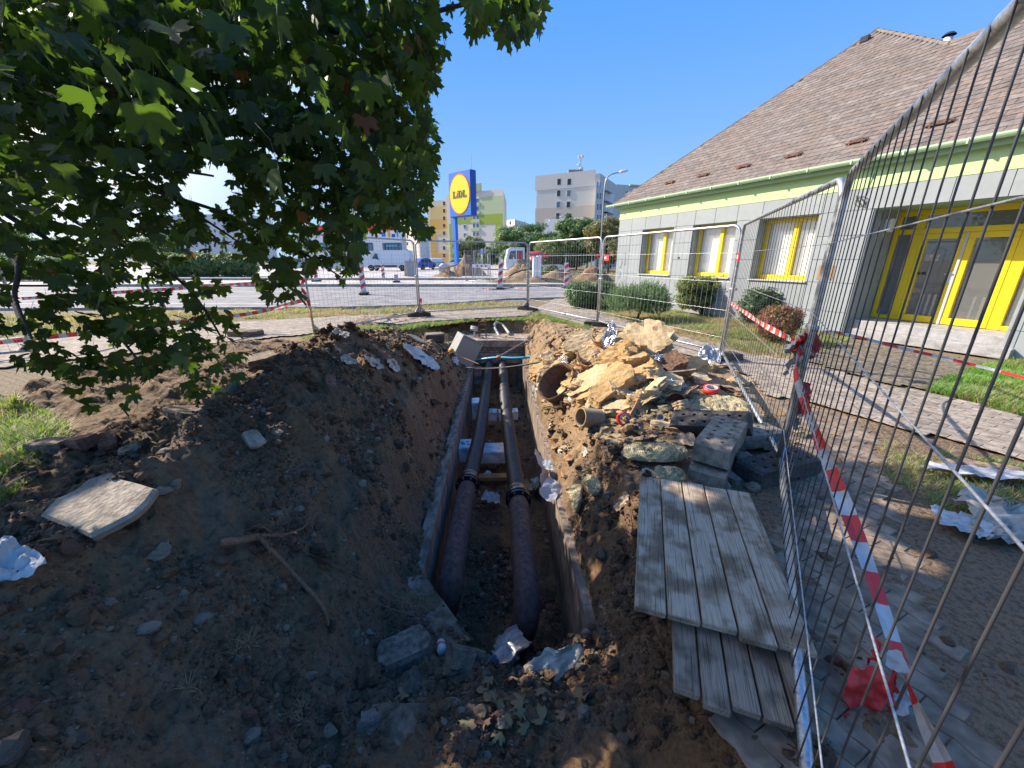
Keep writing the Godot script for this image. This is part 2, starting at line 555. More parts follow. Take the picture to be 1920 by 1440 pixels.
func ter(x: float, z: float) -> float:
	var xx := x - axis(z) - 0.1
	if in_channel(x, z, 0.06):
		return FLOOR + 0.05 * n_mid.get_noise_2d(x, z) + 0.06 * n_big.get_noise_2d(x * 2.0, z * 2.0)
	if z <= -11.4 or z >= 1.5 or xx <= -7.0 or xx >= 5.0:
		return -0.03
	var r := 0
	while r < ROWS.size() - 2 and z < ROWS[r + 1][0]:
		r += 1
	var c := 0
	while c < COLS.size() - 2 and xx > COLS[c + 1]:
		c += 1
	var tz: float = easy(clampf((ROWS[r][0] - z) / (ROWS[r][0] - ROWS[r + 1][0]), 0, 1))
	var tx: float = clampf((xx - COLS[c]) / (COLS[c + 1] - COLS[c]), 0, 1)
	tx = lerpf(tx, easy(tx), 0.6)
	var h: float = lerpf(lerpf(ROWS[r][c + 1], ROWS[r][c + 2], tx), lerpf(ROWS[r + 1][c + 1], ROWS[r + 1][c + 2], tx), tz)
	var dug := clampf((xx + 4.3) * 1.2, 0, 1) * clampf((1.35 - xx) * 3.0, 0, 1) * clampf((z + 11.4) * 2.0, 0, 1)
	if z < -3.2 and xx < -3.0:
		dug = maxf(dug, clampf((xx + 6.6) * 1.2, 0, 1) * clampf((-3.2 - z) * 1.5, 0, 1) * clampf((z + 7.6) * 1.5, 0, 1))
	if z < -3.0:
		dug = maxf(dug, clampf((2.6 - xx) * 1.5, 0, 1) * clampf((-3.0 - z) * 2.0, 0, 1) * clampf((z + 9.0) * 0.8, 0, 1) * clampf((xx - 0.5) * 3.0, 0, 1))
	var bumps := 0.11 * n_big.get_noise_2d(x, z) + 0.065 * n_mid.get_noise_2d(x, z) + 0.05 * (0.4 - absf(n_clod.get_noise_2d(x, z))) + 0.022 * n_fine.get_noise_2d(x, z) + 0.009 * n_fine.get_noise_2d(x * 2.3 + 5.0, z * 2.3)
	# undercut lip and rills on the steep left face
	if xx < -0.85 and xx > -1.75 and z < -1.2 and z > -8.0:
		var k := 1.0 - absf(xx + 1.3) / 0.45
		bumps += maxf(k, 0.0) * (0.16 * maxf(0.0, n_big.get_noise_2d(z * 1.1, 7.0)) + 0.09 * n_mid.get_noise_2d(z * 0.9, x * 0.25))
	return h + bumps * dug - 0.03 * (1.0 - dug) + 0.010 * (1.0 - dug) * n_mid.get_noise_2d(x * 0.7, z * 0.7)

func noises():
	rng.seed = 11
	for e in [[n_big, 1.1, 3], [n_mid, 3.6, 3], [n_fine, 17.0, 3], [n_clod, 7.5, 2]]:
		e[0].seed = int(e[1] * 100)
		e[0].frequency = e[1]
		e[0].fractal_octaves = e[2]
		e[0].noise_type = FastNoiseLite.TYPE_SIMPLEX_SMOOTH

func ground():
	var gx := [-6.0]
	while gx[-1] < 4.6:
		gx.append(gx[-1] + (0.019 if gx[-1] > -2.6 and gx[-1] < 1.5 else 0.045))
	var gz := [1.2]
	while gz[-1] > -11.8:
		gz.append(gz[-1] - (0.019 if gz[-1] < 0.0 and gz[-1] > -3.6 else 0.035))
	var nx := gx.size() - 1
	var nz := gz.size() - 1
	var x0: float = gx[0]
	var z1: float = gz[0]
	var V := PackedVector3Array()
	var N := PackedVector3Array()
	var C := PackedColorArray()
	var I := PackedInt32Array()
	var hs := PackedFloat32Array()
	hs.resize((nx + 1) * (nz + 1))
	for j in nz + 1:
		for i in nx + 1:
			var x: float = gx[i]
			var z: float = gz[j]
			var edge := clampf(minf(minf(i, nx - i), minf(j, nz - j)) / 8.0, 0, 1)
			hs[j * (nx + 1) + i] = lerpf(-0.03, ter(x, z), edge)
	for j in nz + 1:
		for i in nx + 1:
			var at := j * (nx + 1) + i
			var x: float = gx[i]
			var z: float = gz[j]
			V.append(Vector3(x, hs[at], z))
			var l := hs[at - 1] if i > 0 else hs[at]
			var r := hs[at + 1] if i < nx else hs[at]
			var b := hs[at - nx - 1] if j > 0 else hs[at]
			var f := hs[at + nx + 1] if j < nz else hs[at]
			var ex: float = gx[mini(i + 1, nx)] - gx[maxi(i - 1, 0)]
			var ez: float = gz[maxi(j - 1, 0)] - gz[mini(j + 1, nz)]
			N.append(Vector3((l - r) / ex, 1.0, (f - b) / ez).normalized())
			# what the soil is made of: dark loam, sandy fill beside the insulation, gravelly patches
			var sand := clampf((x - 0.35) * 2.0, 0, 1) * clampf((-3.1 - z + 0.8 * n_big.get_noise_2d(x * 1.5, z * 1.5)) * 1.5, 0, 1)
			sand = maxf(sand, clampf((-6.0 - z) * 0.6, 0, 1) * 0.75)
			sand = clampf(sand + 0.45 * n_mid.get_noise_2d(x * 0.8, z * 0.8) * step_of(z < -2.5) + 0.25 * n_clod.get_noise_2d(x, z), 0, 1)
			var c := Color(0.245, 0.148, 0.08).lerp(Color(0.56, 0.38, 0.21), sand)
			if x > 0.9 and z > -3.6:
				c = c.lerp(Color(0.32, 0.22, 0.14), 0.75)
			# patches of greyer gravelly fill
			var grit := clampf(1.6 * n_big.get_noise_2d(x * 2.0 + 40.0, z * 2.0) + 0.8 * n_clod.get_noise_2d(x + 9.0, z), 0, 1)
			C.append(c.lerp(Color(0.235, 0.175, 0.125), grit * 0.6))
	for j in nz:
		for i in nx:
			var a := j * (nx + 1) + i
			var b := a + 1
			var c := a + nx + 1
			var d := c + 1
			I.append_array([a, c, b, b, c, d])
	# the rest of the sheet out to the horizon
	var x2: float = gx[nx]
	var z2: float = gz[nz]
	var R := 420.0
	for q in [[-R, 60.0, R, z1], [-R, z2, R, -R], [-R, z1, x0, z2], [x2, z1, R, z2]]:
		var o := V.size()
		for p in [[q[0], q[1]], [q[2], q[1]], [q[0], q[3]], [q[2], q[3]]]:
			V.append(Vector3(p[0], -0.03, p[1]))
			N.append(Vector3.UP)
			C.append(Color(0.36, 0.28, 0.18))
		I.append_array([o, o + 2, o + 1, o + 1, o + 2, o + 3])
	var A := []
	A.resize(Mesh.ARRAY_MAX)
	A[Mesh.ARRAY_VERTEX] = V
	A[Mesh.ARRAY_NORMAL] = N
	A[Mesh.ARRAY_COLOR] = C
	A[Mesh.ARRAY_INDEX] = I
	var m := ArrayMesh.new()
	m.add_surface_from_arrays(Mesh.PRIMITIVE_TRIANGLES, A)
	struct("ground", m, M.dirt)

func step_of(b: bool) -> float:
	return 1.0 if b else 0.0

func sheet(poly: PackedVector2Array, y: float) -> ArrayMesh:
	var mb := MB.new()
	var id := Geometry2D.triangulate_polygon(poly)
	for i in range(0, id.size(), 3):
		var a := poly[id[i]]
		var b := poly[id[i + 1]]
		var c := poly[id[i + 2]]
		mb.out3(Vector3(a.x, y, a.y), Vector3(b.x, y, b.y), Vector3(c.x, y, c.y), Vector3(a.x, -99, a.y))
	return mb.done()

func vec2s(a: Array) -> PackedVector2Array:
	var r := PackedVector2Array()
	for i in range(0, a.size(), 2):
		r.append(Vector2(a[i], a[i + 1]))
	return r

var road_near := [-120, -11.9, -40, -12.1, -16.4, -12.4, -5.6, -12.8, -3.2, -13.4, -1.4, -14.6, -0.2, -15.6, 2.0, -16.1, 8.0, -16.3, 120, -16.3]

func roads():
	var rd := struct("road", sheet(vec2s(road_near + [120, -23.2, -120, -23.2]), -0.008), M.asphalt)
	for l in [[-14.1, -60, -7, 0.1], [-15.1, -4.8, 0.5, 0.1], [-19.6, -60, 40, 0.1], [-22.7, -60, 30, 0.12]]:
		var mb := MB.new()
		mb.quad(Vector3(l[1], -0.004, l[0] - l[3]), Vector3(l[2], -0.004, l[0] - l[3]), Vector3(l[2], -0.004, l[0]), Vector3(l[1], -0.004, l[0]))
		part("edge_line", mb.done(), M.line_paint, rd)
	for i in 14:
		var mb := MB.new()
		var x := -40.0 + i * 4.6
		mb.quad(Vector3(x, -0.004, -17.2), Vector3(x + 2.2, -0.004, -17.2), Vector3(x + 2.2, -0.004, -17.08), Vector3(x, -0.004, -17.08))
		part("lane_dash", mb.done(), M.line_paint, rd)
	# far pavement, then the raised car park
	var fp := struct("pavement", sheet(vec2s([-120, -23.4, 3.2, -23.4, 3.2, -28.6, -120, -28.6]), 0.10), M.asphalt_light)
	var far := struct("car_park", sheet(vec2s([-160, -28.9, 4.0, -28.9, 6.0, -90, -160, -90]), 0.2), M.asphalt_light)
	for row in [[-23.3, 0.05, 0.2, fp], [-28.75, 0.12, 0.26, far]]:
		for i in 30:
			var mb := MB.new()
			mb.box(Vector3(3.0 - 1.0 * i - 0.5, row[1], row[0]), Vector3(0.985, row[2], 0.22), 0.02)
			part("kerb_stone", mb.done(), M.kerb, row[3])
	# kerb along the near edge of the road
	var nk := struct("kerb", null, null)
	for i in range(4, 18, 2):
		var a := Vector3(road_near[i], 0, road_near[i + 1])
		var b := Vector3(road_near[i + 2], 0, road_near[i + 3])
		var n := int(a.distance_to(b))
		for k in maxi(1, n):
			var p := a.lerp(b, (k + 0.5) / maxi(1, n))
			var mb := MB.new()
			mb.box(Vector3.ZERO, Vector3(a.distance_to(b) / maxi(1, n) - 0.012, 0.12, 0.14), 0.012)
			part("kerb_stone", mb.done(), M.kerb, nk, Transform3D(yaw(-atan2(b.z - a.z, b.x - a.x)), Vector3(p.x, 0.0, p.z)))

# interlocking wavy pavers: the nearest are parts, the rest one piece of stuff
func paver_mesh(l: float, w: float) -> ArrayMesh:
	var mb := MB.new()
	var top := []
	var bot := []
	var o := []
	var wav := 0.0065
	for k in 4:
		o.append(Vector2(-l / 2 + l * k / 4.0, -w / 2 + (wav if k % 2 else -wav)))
	for k in 4:
		o.append(Vector2(l / 2 + (wav * 0.0), -w / 2 + w * k / 4.0))
	for k in 4:
		o.append(Vector2(l / 2 - l * k / 4.0, w / 2 + (wav if k % 2 else -wav)))
	for k in 4:
		o.append(Vector2(-l / 2, w / 2 - w * k / 4.0))
	for p in o:
		top.append(Vector3(p.x * 0.965, 0, p.y * 0.94))
		bot.append(Vector3(p.x * 0.995, -0.008, p.y * 0.99))
	for k in o.size():
		var q := (k + 1) % o.size()
		mb.out3(Vector3.ZERO, top[k], top[q], Vector3(0, -1, 0))
		mb.out4(top[k], top[q], bot[q], bot[k], Vector3(0, -0.3, 0))
	return mb.done()

func pave(called: String, poly: PackedVector2Array, ang: float, l: float, w: float, mats: Array, y: float, jitter: float, most: int, sink := 0.0):
	var root := struct(called, null, null)
	var m := paver_mesh(l, w)
	var lo := Vector2(1e9, 1e9)
	var hi := -lo
	var ca := Vector2(cos(ang), sin(ang))
	var cb := Vector2(-sin(ang), cos(ang))
	for p in poly:
		var q := Vector2(p.dot(ca), p.dot(cb))
		lo = lo.min(q)
		hi = hi.max(q)
	var all := []
	var row := 0
	var v := lo.y
	while v < hi.y:
		var u := lo.x + (l * 0.5 if row % 2 else 0.0)
		while u < hi.x:
			var p := ca * u + cb * v
			if Geometry2D.is_point_in_polygon(p, poly):
				var s := y + rnd(-jitter, jitter) - sink * maxf(0.0, n_big.get_noise_2d(p.x * 1.3, p.y * 1.3) + 0.1)
				var xf := Transform3D(Basis(Vector3.UP, -ang) * eul(rnd(-jitter, jitter) * 2, 0, rnd(-jitter, jitter) * 2), Vector3(p.x, s, p.y))
				all.append([dist_of(xf.origin) if dist_of(xf.origin) > 0.3 else 50.0, xf, rng.randi() % mats.size()])
			u += l
		v += w
		row += 1
	all.sort_custom(func(a, b): return a[0] < b[0])
	for i in mini(most, all.size()):
		part("paver", m, mats[all[i][2]], root, all[i][1])
	for k in mats.size():
		var rest := []
		for i in range(most, all.size()):
			if all[i][2] == k:
				rest.append(all[i][1])
		if rest.size():
			many("pavers", m, mats[k], rest, root)

func paving():
	var fa := atan2(-0.904, -0.428) + PI
	pave("path", poly_px([1000, 583, 1064, 548, 1075, 573, 1140, 590, 1210, 611, 1370, 657, 1500, 678, 1650, 720, 1800, 748, 1920, 785, 2100, 840, 2250, 960, 1920, 860, 1700, 803, 1560, 762, 1440, 738, 1400, 700, 1345, 680, 1120, 616]), fa, 0.2, 0.1, [M.paver, M.paver_b], 0.006, 0.0015, 300)
	pave("trodden_path", poly_px([1445, 742, 1560, 765, 1640, 800, 1665, 900, 1720, 1060, 1800, 1260, 1960, 1600, 1500, 1600, 1330, 1260, 1440, 980, 1460, 860]), fa, 0.2, 0.1, [M.paver_soiled], -0.0255, 0.0006, 300, 0.003)
	pave("entrance_apron", poly_px([1505, 672, 1590, 640, 1660, 646, 1860, 682, 1800, 742, 1650, 715]), fa, 0.2, 0.1, [M.paver_mossy], 0.004, 0.002, 250)
	pave("sidewalk", poly_px([-400, 690, 0, 634, 380, 607, 640, 593, 960, 579, 1000, 583, 985, 592, 800, 602, 640, 619, 500, 634, 380, 646, 0, 690, -400, 770]), -0.02, 0.2, 0.1, [M.paver_b, M.paver], 0.006, 0.001, 200)


# ---------------------------------------------------------------- the concrete channel
func channel():
	for side in [-1.0, 1.0]:
		var za := -2.2 if side < 0 else -1.75
		var zb := -9.3
		var w := thing("channel_lining", Vector3(axis(za) + side * (HALF + 0.05), -0.755, za), ["straight concrete channel wall below the dark soil heap", "straight concrete channel wall below the insulation rubble"][0 if side < 0 else 1], "wall")
		w.basis = yaw(atan2(axis(za) - axis(zb), za - zb))
		var len := (za - zb) * 1.0005
		var n := 3
		for k in n:
			var mb := MB.new()
			var L := len / n
			# chipped upper edge: short lengths of uneven height
			var steps := 16
			for i in steps:
				var z0 := -k * L - L * i / steps
				var top := 0.008 * n_mid.get_noise_2d(z0, side)
				mb.box(Vector3(0, (top - 1.1) / 2, z0 - L / steps / 2), Vector3(0.10, top + 1.1, L / steps), 0.0)
			part("wall_panel", mb.done(), M.concrete_wall, w)
	var cs := thing("cover_plate", Vector3(0, -0.875, 0), "broken concrete cover slab with slanting edge over the pipes", "slab")
	var mb := MB.new()
	mb.prism(vec2s([-0.80, 2.50, -0.06, 1.56, 0.25, 1.35, 0.3, 0.7, -1.7, 0.7, -1.7, 2.0]), 0.0, 0.12, Transform3D(Basis(Vector3.RIGHT, Vector3.FORWARD, Vector3.UP), Vector3.ZERO))
	part("slab", mb.done(), M.concrete_soiled, cs)
	var s2 := thing("cover_plate", Vector3(-1.0, -0.70, -0.98), "soil covered concrete slab edge in front of the rubble", "slab")
	mb = MB.new()
	mb.box(Vector3.ZERO, Vector3(1.5, 0.12, 0.8), 0.015)
	part("slab", mb.done(), M.concrete_soiled, s2)
	# end of the channel: chamber with lintel, two brick courses and a dark mouth
	var Z := -9.4
	var ch := thing("pipe_chamber", Vector3(-0.25, FLOOR, Z), "brick and concrete chamber with a dark mouth that swallows both pipes", "chamber")
	var R := func(called: String, ax: float, ay: float, bx: float, by: float, mt: Material, front: float, depth: float, bev := 0.008):
		var a := pz(ax, ay, Z) - ch.position
		var b := pz(bx, by, Z) - ch.position
		var q := MB.new()
		q.box(Vector3((a.x + b.x) / 2, (a.y + b.y) / 2, front - depth / 2), Vector3(absf(b.x - a.x), absf(a.y - b.y), depth), bev)
		return part(called, q.done(), mt, ch)
	R.call("lintel", 868, 637, 1006, 650.5, M.chamber_concrete, 0.06, 0.9)
	R.call("brickwork", 868, 650.5, 1006, 662, M.mortar, 0.0, 0.5, 0.0)
	R.call("beam", 868, 662, 1006, 681, M.chamber_concrete, 0.03, 0.4)
	R.call("beam", 893, 681, 972, 695, M.chamber_concrete, -0.10, 0.4)
	R.call("pillar", 972, 681, 1006, 775, M.chamber_concrete, 0.02, 0.5)
	R.call("pillar", 868, 681, 893, 775, M.concrete_wall, 0.02, 0.5)
	var bp := pz(876, 651.5, Z) - ch.position
	for r in 2:
		for i in 13:
			var q := MB.new()
			q.box(Vector3.ZERO, Vector3(0.113, 0.056, 0.1), 0.006)
			part("brick", q.done(), [M.brick_old, M.brick_grey][rng.randi() % 2], ch, Transform3D(Basis(), Vector3(bp.x + 0.06 + i * 0.124 + (0.06 if r else 0.0), bp.y - 0.036 - r * 0.067, -0.035 + rnd(0, 0.006))))
	var tun := MB.new()
	var a := pz(893, 695, Z) - ch.position
	var b := pz(972, 695, Z) - ch.position
	tun.box(Vector3((a.x + b.x) / 2, a.y + 0.06, -1.6), Vector3(b.x - a.x + 0.3, 0.1, 3.0))
	tun.box(Vector3(a.x - 0.06, a.y / 2, -1.6), Vector3(0.1, a.y, 3.0))
	tun.box(Vector3(b.x + 0.06, a.y / 2, -1.6), Vector3(0.1, a.y, 3.0))
	tun.box(Vector3((a.x + b.x) / 2, -0.06, -1.6), Vector3(b.x - a.x + 0.3, 0.1, 3.0))
	tun.box(Vector3((a.x + b.x) / 2, a.y / 2, -3.1), Vector3(b.x - a.x + 0.3, a.y + 0.2, 0.1))
	part("tunnel", tun.done(), M.concrete_wall, ch)

func smooth_path(src: Array, per := 6) -> Array:
	var out := []
	for i in src.size() - 1:
		var a: Vector3 = src[maxi(i - 1, 0)]
		var b: Vector3 = src[i]
		var c: Vector3 = src[i + 1]
		var d: Vector3 = src[mini(i + 2, src.size() - 1)]
		for k in per:
			out.append(b.cubic_interpolate(c, a, d, float(k) / per))
	out.append(src[-1])
	return out

func at_len(path: Array, s: float) -> Array:
	for i in path.size() - 1:
		var d: float = path[i].distance_to(path[i + 1])
		if s <= d:
			return [path[i].lerp(path[i + 1], s / d), (path[i + 1] - path[i]).normalized()]
		s -= d
	return [path[-1], (path[-1] - path[-2]).normalized()]

func pipe(pts: Array, joint: int, label: String):
	# pts run from the far end towards the camera; joint is where the corrugated jacket meets the steel
	var far := smooth_path(pts.slice(0, joint + 1), 8)
	var near := smooth_path(pts.slice(joint), 8)
	var o := thing("heating_pipe", pts[joint] - Vector3(0, 0.105, 0), label, "pipe")
	var loc := Transform3D(Basis(), -o.position)
	var total := 0.0
	for i in far.size() - 1:
		total += far[i].distance_to(far[i + 1])
	var ring := []
	var rad := []
	var s := 0.0
	while s < total - 0.12:
		ring.append(at_len(far, s)[0])
		rad.append(0.094 + 0.006 * cos(s / 0.034 * TAU))
		s += 0.0085
	var mb := MB.new(true)
	mb.tube(ring, rad, 20)
	part("corrugated_jacket", mb.done(), M.jacket, o, loc)
	var e := at_len(far, total - 0.12)
	var j: Vector3 = pts[joint]
	var d: Vector3 = e[1]
	mb = MB.new(true)
	mb.tube([e[0] - d * 0.02, e[0], e[0] + d * 0.012, e[0] + d * 0.012, e[0] + d * 0.07, j], [0.1, 0.104, 0.104, 0.088, 0.086, 0.084], 24)
	part("collar", mb.done(), M.coupling, o, loc)
	mb = MB.new(true)
	mb.tube([e[0] - d * 0.012, e[0] - d * 0.012, e[0] + d * 0.006, e[0] + d * 0.006], [0.098, 0.108, 0.108, 0.098], 24)
	part("clamp_band", mb.done(), M.dark_steel, o, loc)
	var side := d.cross(Vector3.UP).normalized()
	var up := side.cross(d)
	for k in 2:
		var f := j + d * (0.02 + 0.045 * k)
		mb = MB.new()
		mb.tube([f - d * 0.014, f - d * 0.010, f + d * 0.010, f + d * 0.014], [0.134, 0.14, 0.14, 0.134], 32)
		var fl := part("flange", mb.done(), M.black_paint, o, loc)
		if k == 0:
			for b in 8:
				var a := TAU * (b + 0.5) / 8
				var c := f + (side * cos(a) + up * sin(a)) * 0.117
				var q := MB.new()
				q.tube([c - d * 0.034, c + d * 0.075], 0.011, 6)
				part("bolt", q.done(), M.steel, fl, Transform3D())
	mb = MB.new(true)
	mb.tube([j - d * 0.02, j - d * 0.006], [0.125, 0.13], 24)
	part("gasket_ring", mb.done(), M.steel, o, loc)
	var cut: Array = at_len(near, 0.08)
	var np := [cut[0]]
	for p in near:
		if (p - cut[0]).dot(cut[1]) > 0.02:
			np.append(p)
	mb = MB.new(true)
	var rr := []
	for i in np.size():
		rr.append(0.09 if i == 0 else 0.104)
	mb.tube(np, rr, 24)
	part("steel_section", mb.done(), M.rust_red, o, loc)

func pipes():
	var P := func(a: Array):
		var r := []
		for e in a:
			r.append(pg(e[0], e[1], e[2]))
		return r
	pipe(P.call([[918, 680, -0.96], [914, 705, -0.96], [910, 740, -0.97], [905, 775, -0.97], [896, 830, -0.97], [878, 905, -0.97], [867, 955, -0.97], [854, 1030, -0.97], [846, 1085, -0.98], [842, 1115, -1.06], [836, 1140, -1.25], [832, 1160, -1.6]]), 5, "rust red pipe with black flange beside the channel wall under the dark soil heap")
	pipe(P.call([[942, 680, -0.96], [944, 705, -0.96], [947, 750, -0.97], [953, 800, -0.97], [960, 855, -0.97], [971, 932, -0.97], [976, 985, -0.97], [981, 1045, -0.97], [986, 1092, -0.98], [988, 1132, -1.02], [984, 1168, -1.13], [974, 1196, -1.36], [968, 1210, -1.62]]), 5, "rust red pipe with black flange beside the channel wall under the insulation rubble")


# ---------------------------------------------------------------- buildings
# a wall frame: origin at P, x along PQ, y up, z out of the wall towards the viewer
func wall_frame(P: Vector3, Q: Vector3) -> Transform3D:
	var x := (Q - P).normalized()
	var z := x.cross(Vector3.UP)
	if z.dot(EYE - P) < 0.0:
		z = -z
	return Transform3D(Basis(x, Vector3.UP, z), P)

func onwall(f: Transform3D, px: float, py: float, off := 0.0) -> Vector2:
	var d := ray(px, py)
	var n := f.basis.z
	var t := (f.origin + n * off - EYE).dot(n) / d.dot(n)
	var p := EYE + d * t - f.origin
	return Vector2(p.dot(f.basis.x), p.y)

func slab_on(called: String, x0: float, y0: float, x1: float, y1: float, z0: float, z1: float, mt: Material, parent: Node, f: Transform3D, bev := 0.0) -> MeshInstance3D:
	var mb := MB.new()
	mb.box(Vector3((x0 + x1) / 2, (y0 + y1) / 2, (z0 + z1) / 2), Vector3(absf(x1 - x0), absf(y1 - y0), absf(z1 - z0)), bev)
	return part(called, mb.done(), mt, parent, f)

func tower(called: String, label: String, plan: Array, top_y: float, core: Material) -> Dictionary:
	# plan: left, front corner and right points as [pixel x, distance]; a closed body behind the two walls seen
	var A := pt(plan[0][0], 480, plan[0][1])
	var B := pt(plan[1][0], 480, plan[1][1])
	var C := pt(plan[2][0], 480, plan[2][1])
	var top := pt(plan[1][0], top_y, plan[1][1] * (cp + 0.333 * sp) / (cp + (720.0 - top_y) / FPX * sp)).y
	A.y = 0.0
	B.y = 0.0
	C.y = 0.0
	var D := A + C - B
	var o := thing(called, B, label, "building")
	var loc := Transform3D(Basis(), -B)
	var mb := MB.new()
	mb.prism(vec2s([A.x, -A.z, B.x, -B.z, C.x, -C.z, D.x, -D.z]), 0.0, top, Transform3D(Basis(Vector3.RIGHT, Vector3.FORWARD, Vector3.UP), Vector3.ZERO))
	part("body", mb.done(), core, o, loc)
	return {"o": o, "loc": loc, "f": wall_frame(A, B), "s": wall_frame(B, C), "B": B}

func paint(b: Dictionary, face: String, x0: float, y0: float, x1: float, y1: float, mt: Material, called := "wall_panel", z := 0.06):
	var f: Transform3D = b[face]
	var p := onwall(f, x0, y0)
	var q := onwall(f, x1, y1)
	return slab_on(called, p.x, p.y, q.x, q.y, 0.0, z, mt, b.o, b.loc * f)

func pane_on(b: Dictionary, face: String, x: float, y: float, w: float, h: float, mt: Material, frame: Material = M.white_paint):
	var f: Transform3D = b[face]
	var p := onwall(f, x, y)
	var o := slab_on("window", p.x - w / 2, p.y - h / 2, p.x + w / 2, p.y + h / 2, 0.0, 0.09, frame, b.o, b.loc * f)
	slab_on("pane", p.x - w / 2 + 0.09, p.y - h / 2 + 0.09, p.x + w / 2 - 0.09, p.y + h / 2 - 0.09, 0.0, 0.1, mt, o, Transform3D())

func far_buildings():
	mat("b_cream", 0.66, 0.60, 0.46, 0.9)
	mat("b_yellow", 0.68, 0.50, 0.22, 0.9)
	mat("b_orange", 0.68, 0.42, 0.12, 0.9)
	mat("b_green", 0.32, 0.42, 0.07, 0.9)
	mat("b_pale_green", 0.48, 0.55, 0.33, 0.9)
	mat("b_grey_green", 0.36, 0.42, 0.27, 0.9)
	mat("b_warm", 0.66, 0.62, 0.56, 0.9)
	mat("b_white", 0.74, 0.73, 0.71, 0.9)
	mat("b_beige", 0.58, 0.50, 0.41, 0.9)
	mat("b_sand", 0.63, 0.61, 0.55, 0.9)
	mat("b_peach", 0.62, 0.47, 0.36, 0.9)
	mat("roofing", 0.2, 0.19, 0.18, 0.9)
	# yellow block
	var b := tower("apartment_block", "yellow and orange painted apartment block behind the parked van", [[806, 128], [846, 124], [849, 136]], 374.0, M.b_cream)
	paint(b, "f", 806, 388, 847, 440, M.b_yellow)
	paint(b, "f", 806, 412, 847, 428, M.b_orange, "wall_panel", 0.07)
	paint(b, "f", 806, 428, 820, 490, M.b_orange)
	paint(b, "f", 820, 474, 847, 490, M.b_orange)
	for i in 8:
		pane_on(b, "f", 833, 381.5 + i * 13.9, 1.0, 1.2, M.window_dark, M.b_beige)
	# green block behind the pylon
	b = tower("apartment_block", "green and white painted apartment block behind the blue pylon sign", [[842, 122], [943.5, 112], [950, 135]], 354.0, M.b_warm)
	paint(b, "f", 842, 351, 849, 420, M.b_grey_green)
	paint(b, "f", 842, 420, 849, 492, M.b_green)
	paint(b, "f", 900, 370, 943, 404, M.b_pale_green)
	paint(b, "f", 900, 403, 943, 419, M.b_green, "wall_panel", 0.07)
	paint(b, "f", 929, 419, 943, 470, M.b_green)
	paint(b, "f", 856, 403, 900, 417, M.b_green, "wall_panel", 0.08)
	paint(b, "f", 884, 346, 903, 358, M.b_grey_green, "stair_head", 0.5)
	for i in 7:
		var y := 376.0 + i * 15.8
		paint(b, "f", 884, y + 5, 900, y + 9.5, M.b_pale_green if i < 4 else M.b_peach, "balcony_band", 0.25)
		for x in [889.0, 896.0]:
			pane_on(b, "f", x, y, 0.98, 1.25, M.window_blue)
		if i > 0:
			pane_on(b, "f", 871.5, y + 1.5, 1.0, 1.2, M.window_blue)
	# small pale block between
	b = tower("apartment_block", "low peach and white apartment block between the two tall blocks", [[941, 215], [965, 205], [991, 230]], 411.0, M.b_white)
	paint(b, "f", 943, 427, 965, 455, M.b_peach)
	paint(b, "s", 966, 428, 990, 455, M.b_peach)
	for i in 3:
		for x in [946.0, 957.0]:
			pane_on(b, "f", x, 418.0 + i * 11, 1.6, 1.8, M.window_dark)
		for x in [969.0, 974.0, 979.0, 984.0]:
			pane_on(b, "s", x, 418.5 + i * 11, 1.8, 1.8, M.window_blue)
	# big beige block
	b = tower("apartment_block", "tall beige panel apartment block with antenna mast on its roof", [[1004, 99], [1116, 92], [1147, 106]], 325.0, M.b_sand)
	paint(b, "f", 1004, 330, 1116, 348, M.b_warm, "wall_panel", 0.08)
	paint(b, "f", 1004, 391, 1116, 448, M.b_beige)
	paint(b, "f", 1022, 411, 1090, 460, M.b_white, "wall_panel", 0.09)
	paint(b, "s", 1118, 345, 1128, 460, M.b_sand)
	paint(b, "s", 1130, 350, 1144, 460, M.b_white)
	for i in 6:
		for x in [1048.5, 1067.5]:
			pane_on(b, "f", x - i * 0.8, 341 + i * 21.3, 1.05, 1.45, M.window_dark if (i + int(x)) % 3 else M.window_blue, M.b_warm)
		for x in [1120.0, 1125.0]:
			pane_on(b, "s", x, 347 + i * 20.5, 1.6, 1.5, M.window_blue)
		paint(b, "s", 1132, 357 + i * 20, 1143, 364 + i * 20, M.window_dark, "balcony", 0.9)
	var rc := b.B as Vector3
	var top := pt(1078, 322, 96)
	var q := MB.new()
	q.box(top + Vector3(0, -0.4, 0) - rc, Vector3(3.6, 1.2, 3.0), 0.05)
	part("roof_hut", q.done(), M.roofing, b.o)
	var mast := thing("antenna_mast", top + Vector3(1.2, 0.2, 0), "lattice antenna mast with white dishes on the beige block", "antenna")
	q = MB.new()
	for k in 3:
		var a := TAU * k / 3
		q.tube([Vector3(cos(a) * 0.3, 0, sin(a) * 0.3), Vector3(cos(a) * 0.15, 3.2, sin(a) * 0.15)], 0.05, 5)
	for k in 8:
		q.tube([Vector3(0.28 * cos(k * 2.1), k * 0.4, 0.28 * sin(k * 2.1)), Vector3(0.28 * cos(k * 2.1 + 2.1), k * 0.4 + 0.4, 0.28 * sin(k * 2.1 + 2.1))], 0.03, 4)
	part("lattice", q.done(), M.wire, mast)
	for e in [[0.35, 3.0, 0.42], [-0.4, 2.9, 0.38], [-0.4, 1.2, 0.36], [0.45, 0.5, 0.36], [0.1, 0.3, 0.3]]:
		q = MB.new(true)
		q.lathe([Vector2(0, -0.05), Vector2(e[2] * 0.6, 0.0), Vector2(e[2], 0.12), Vector2(e[2], 0.2), Vector2(0, 0.22)], 14, Transform3D(Basis(Vector3.RIGHT, PI / 2), Vector3(e[0], e[1], 0.25)))
		part("dish", q.done(), M.white_paint, mast)
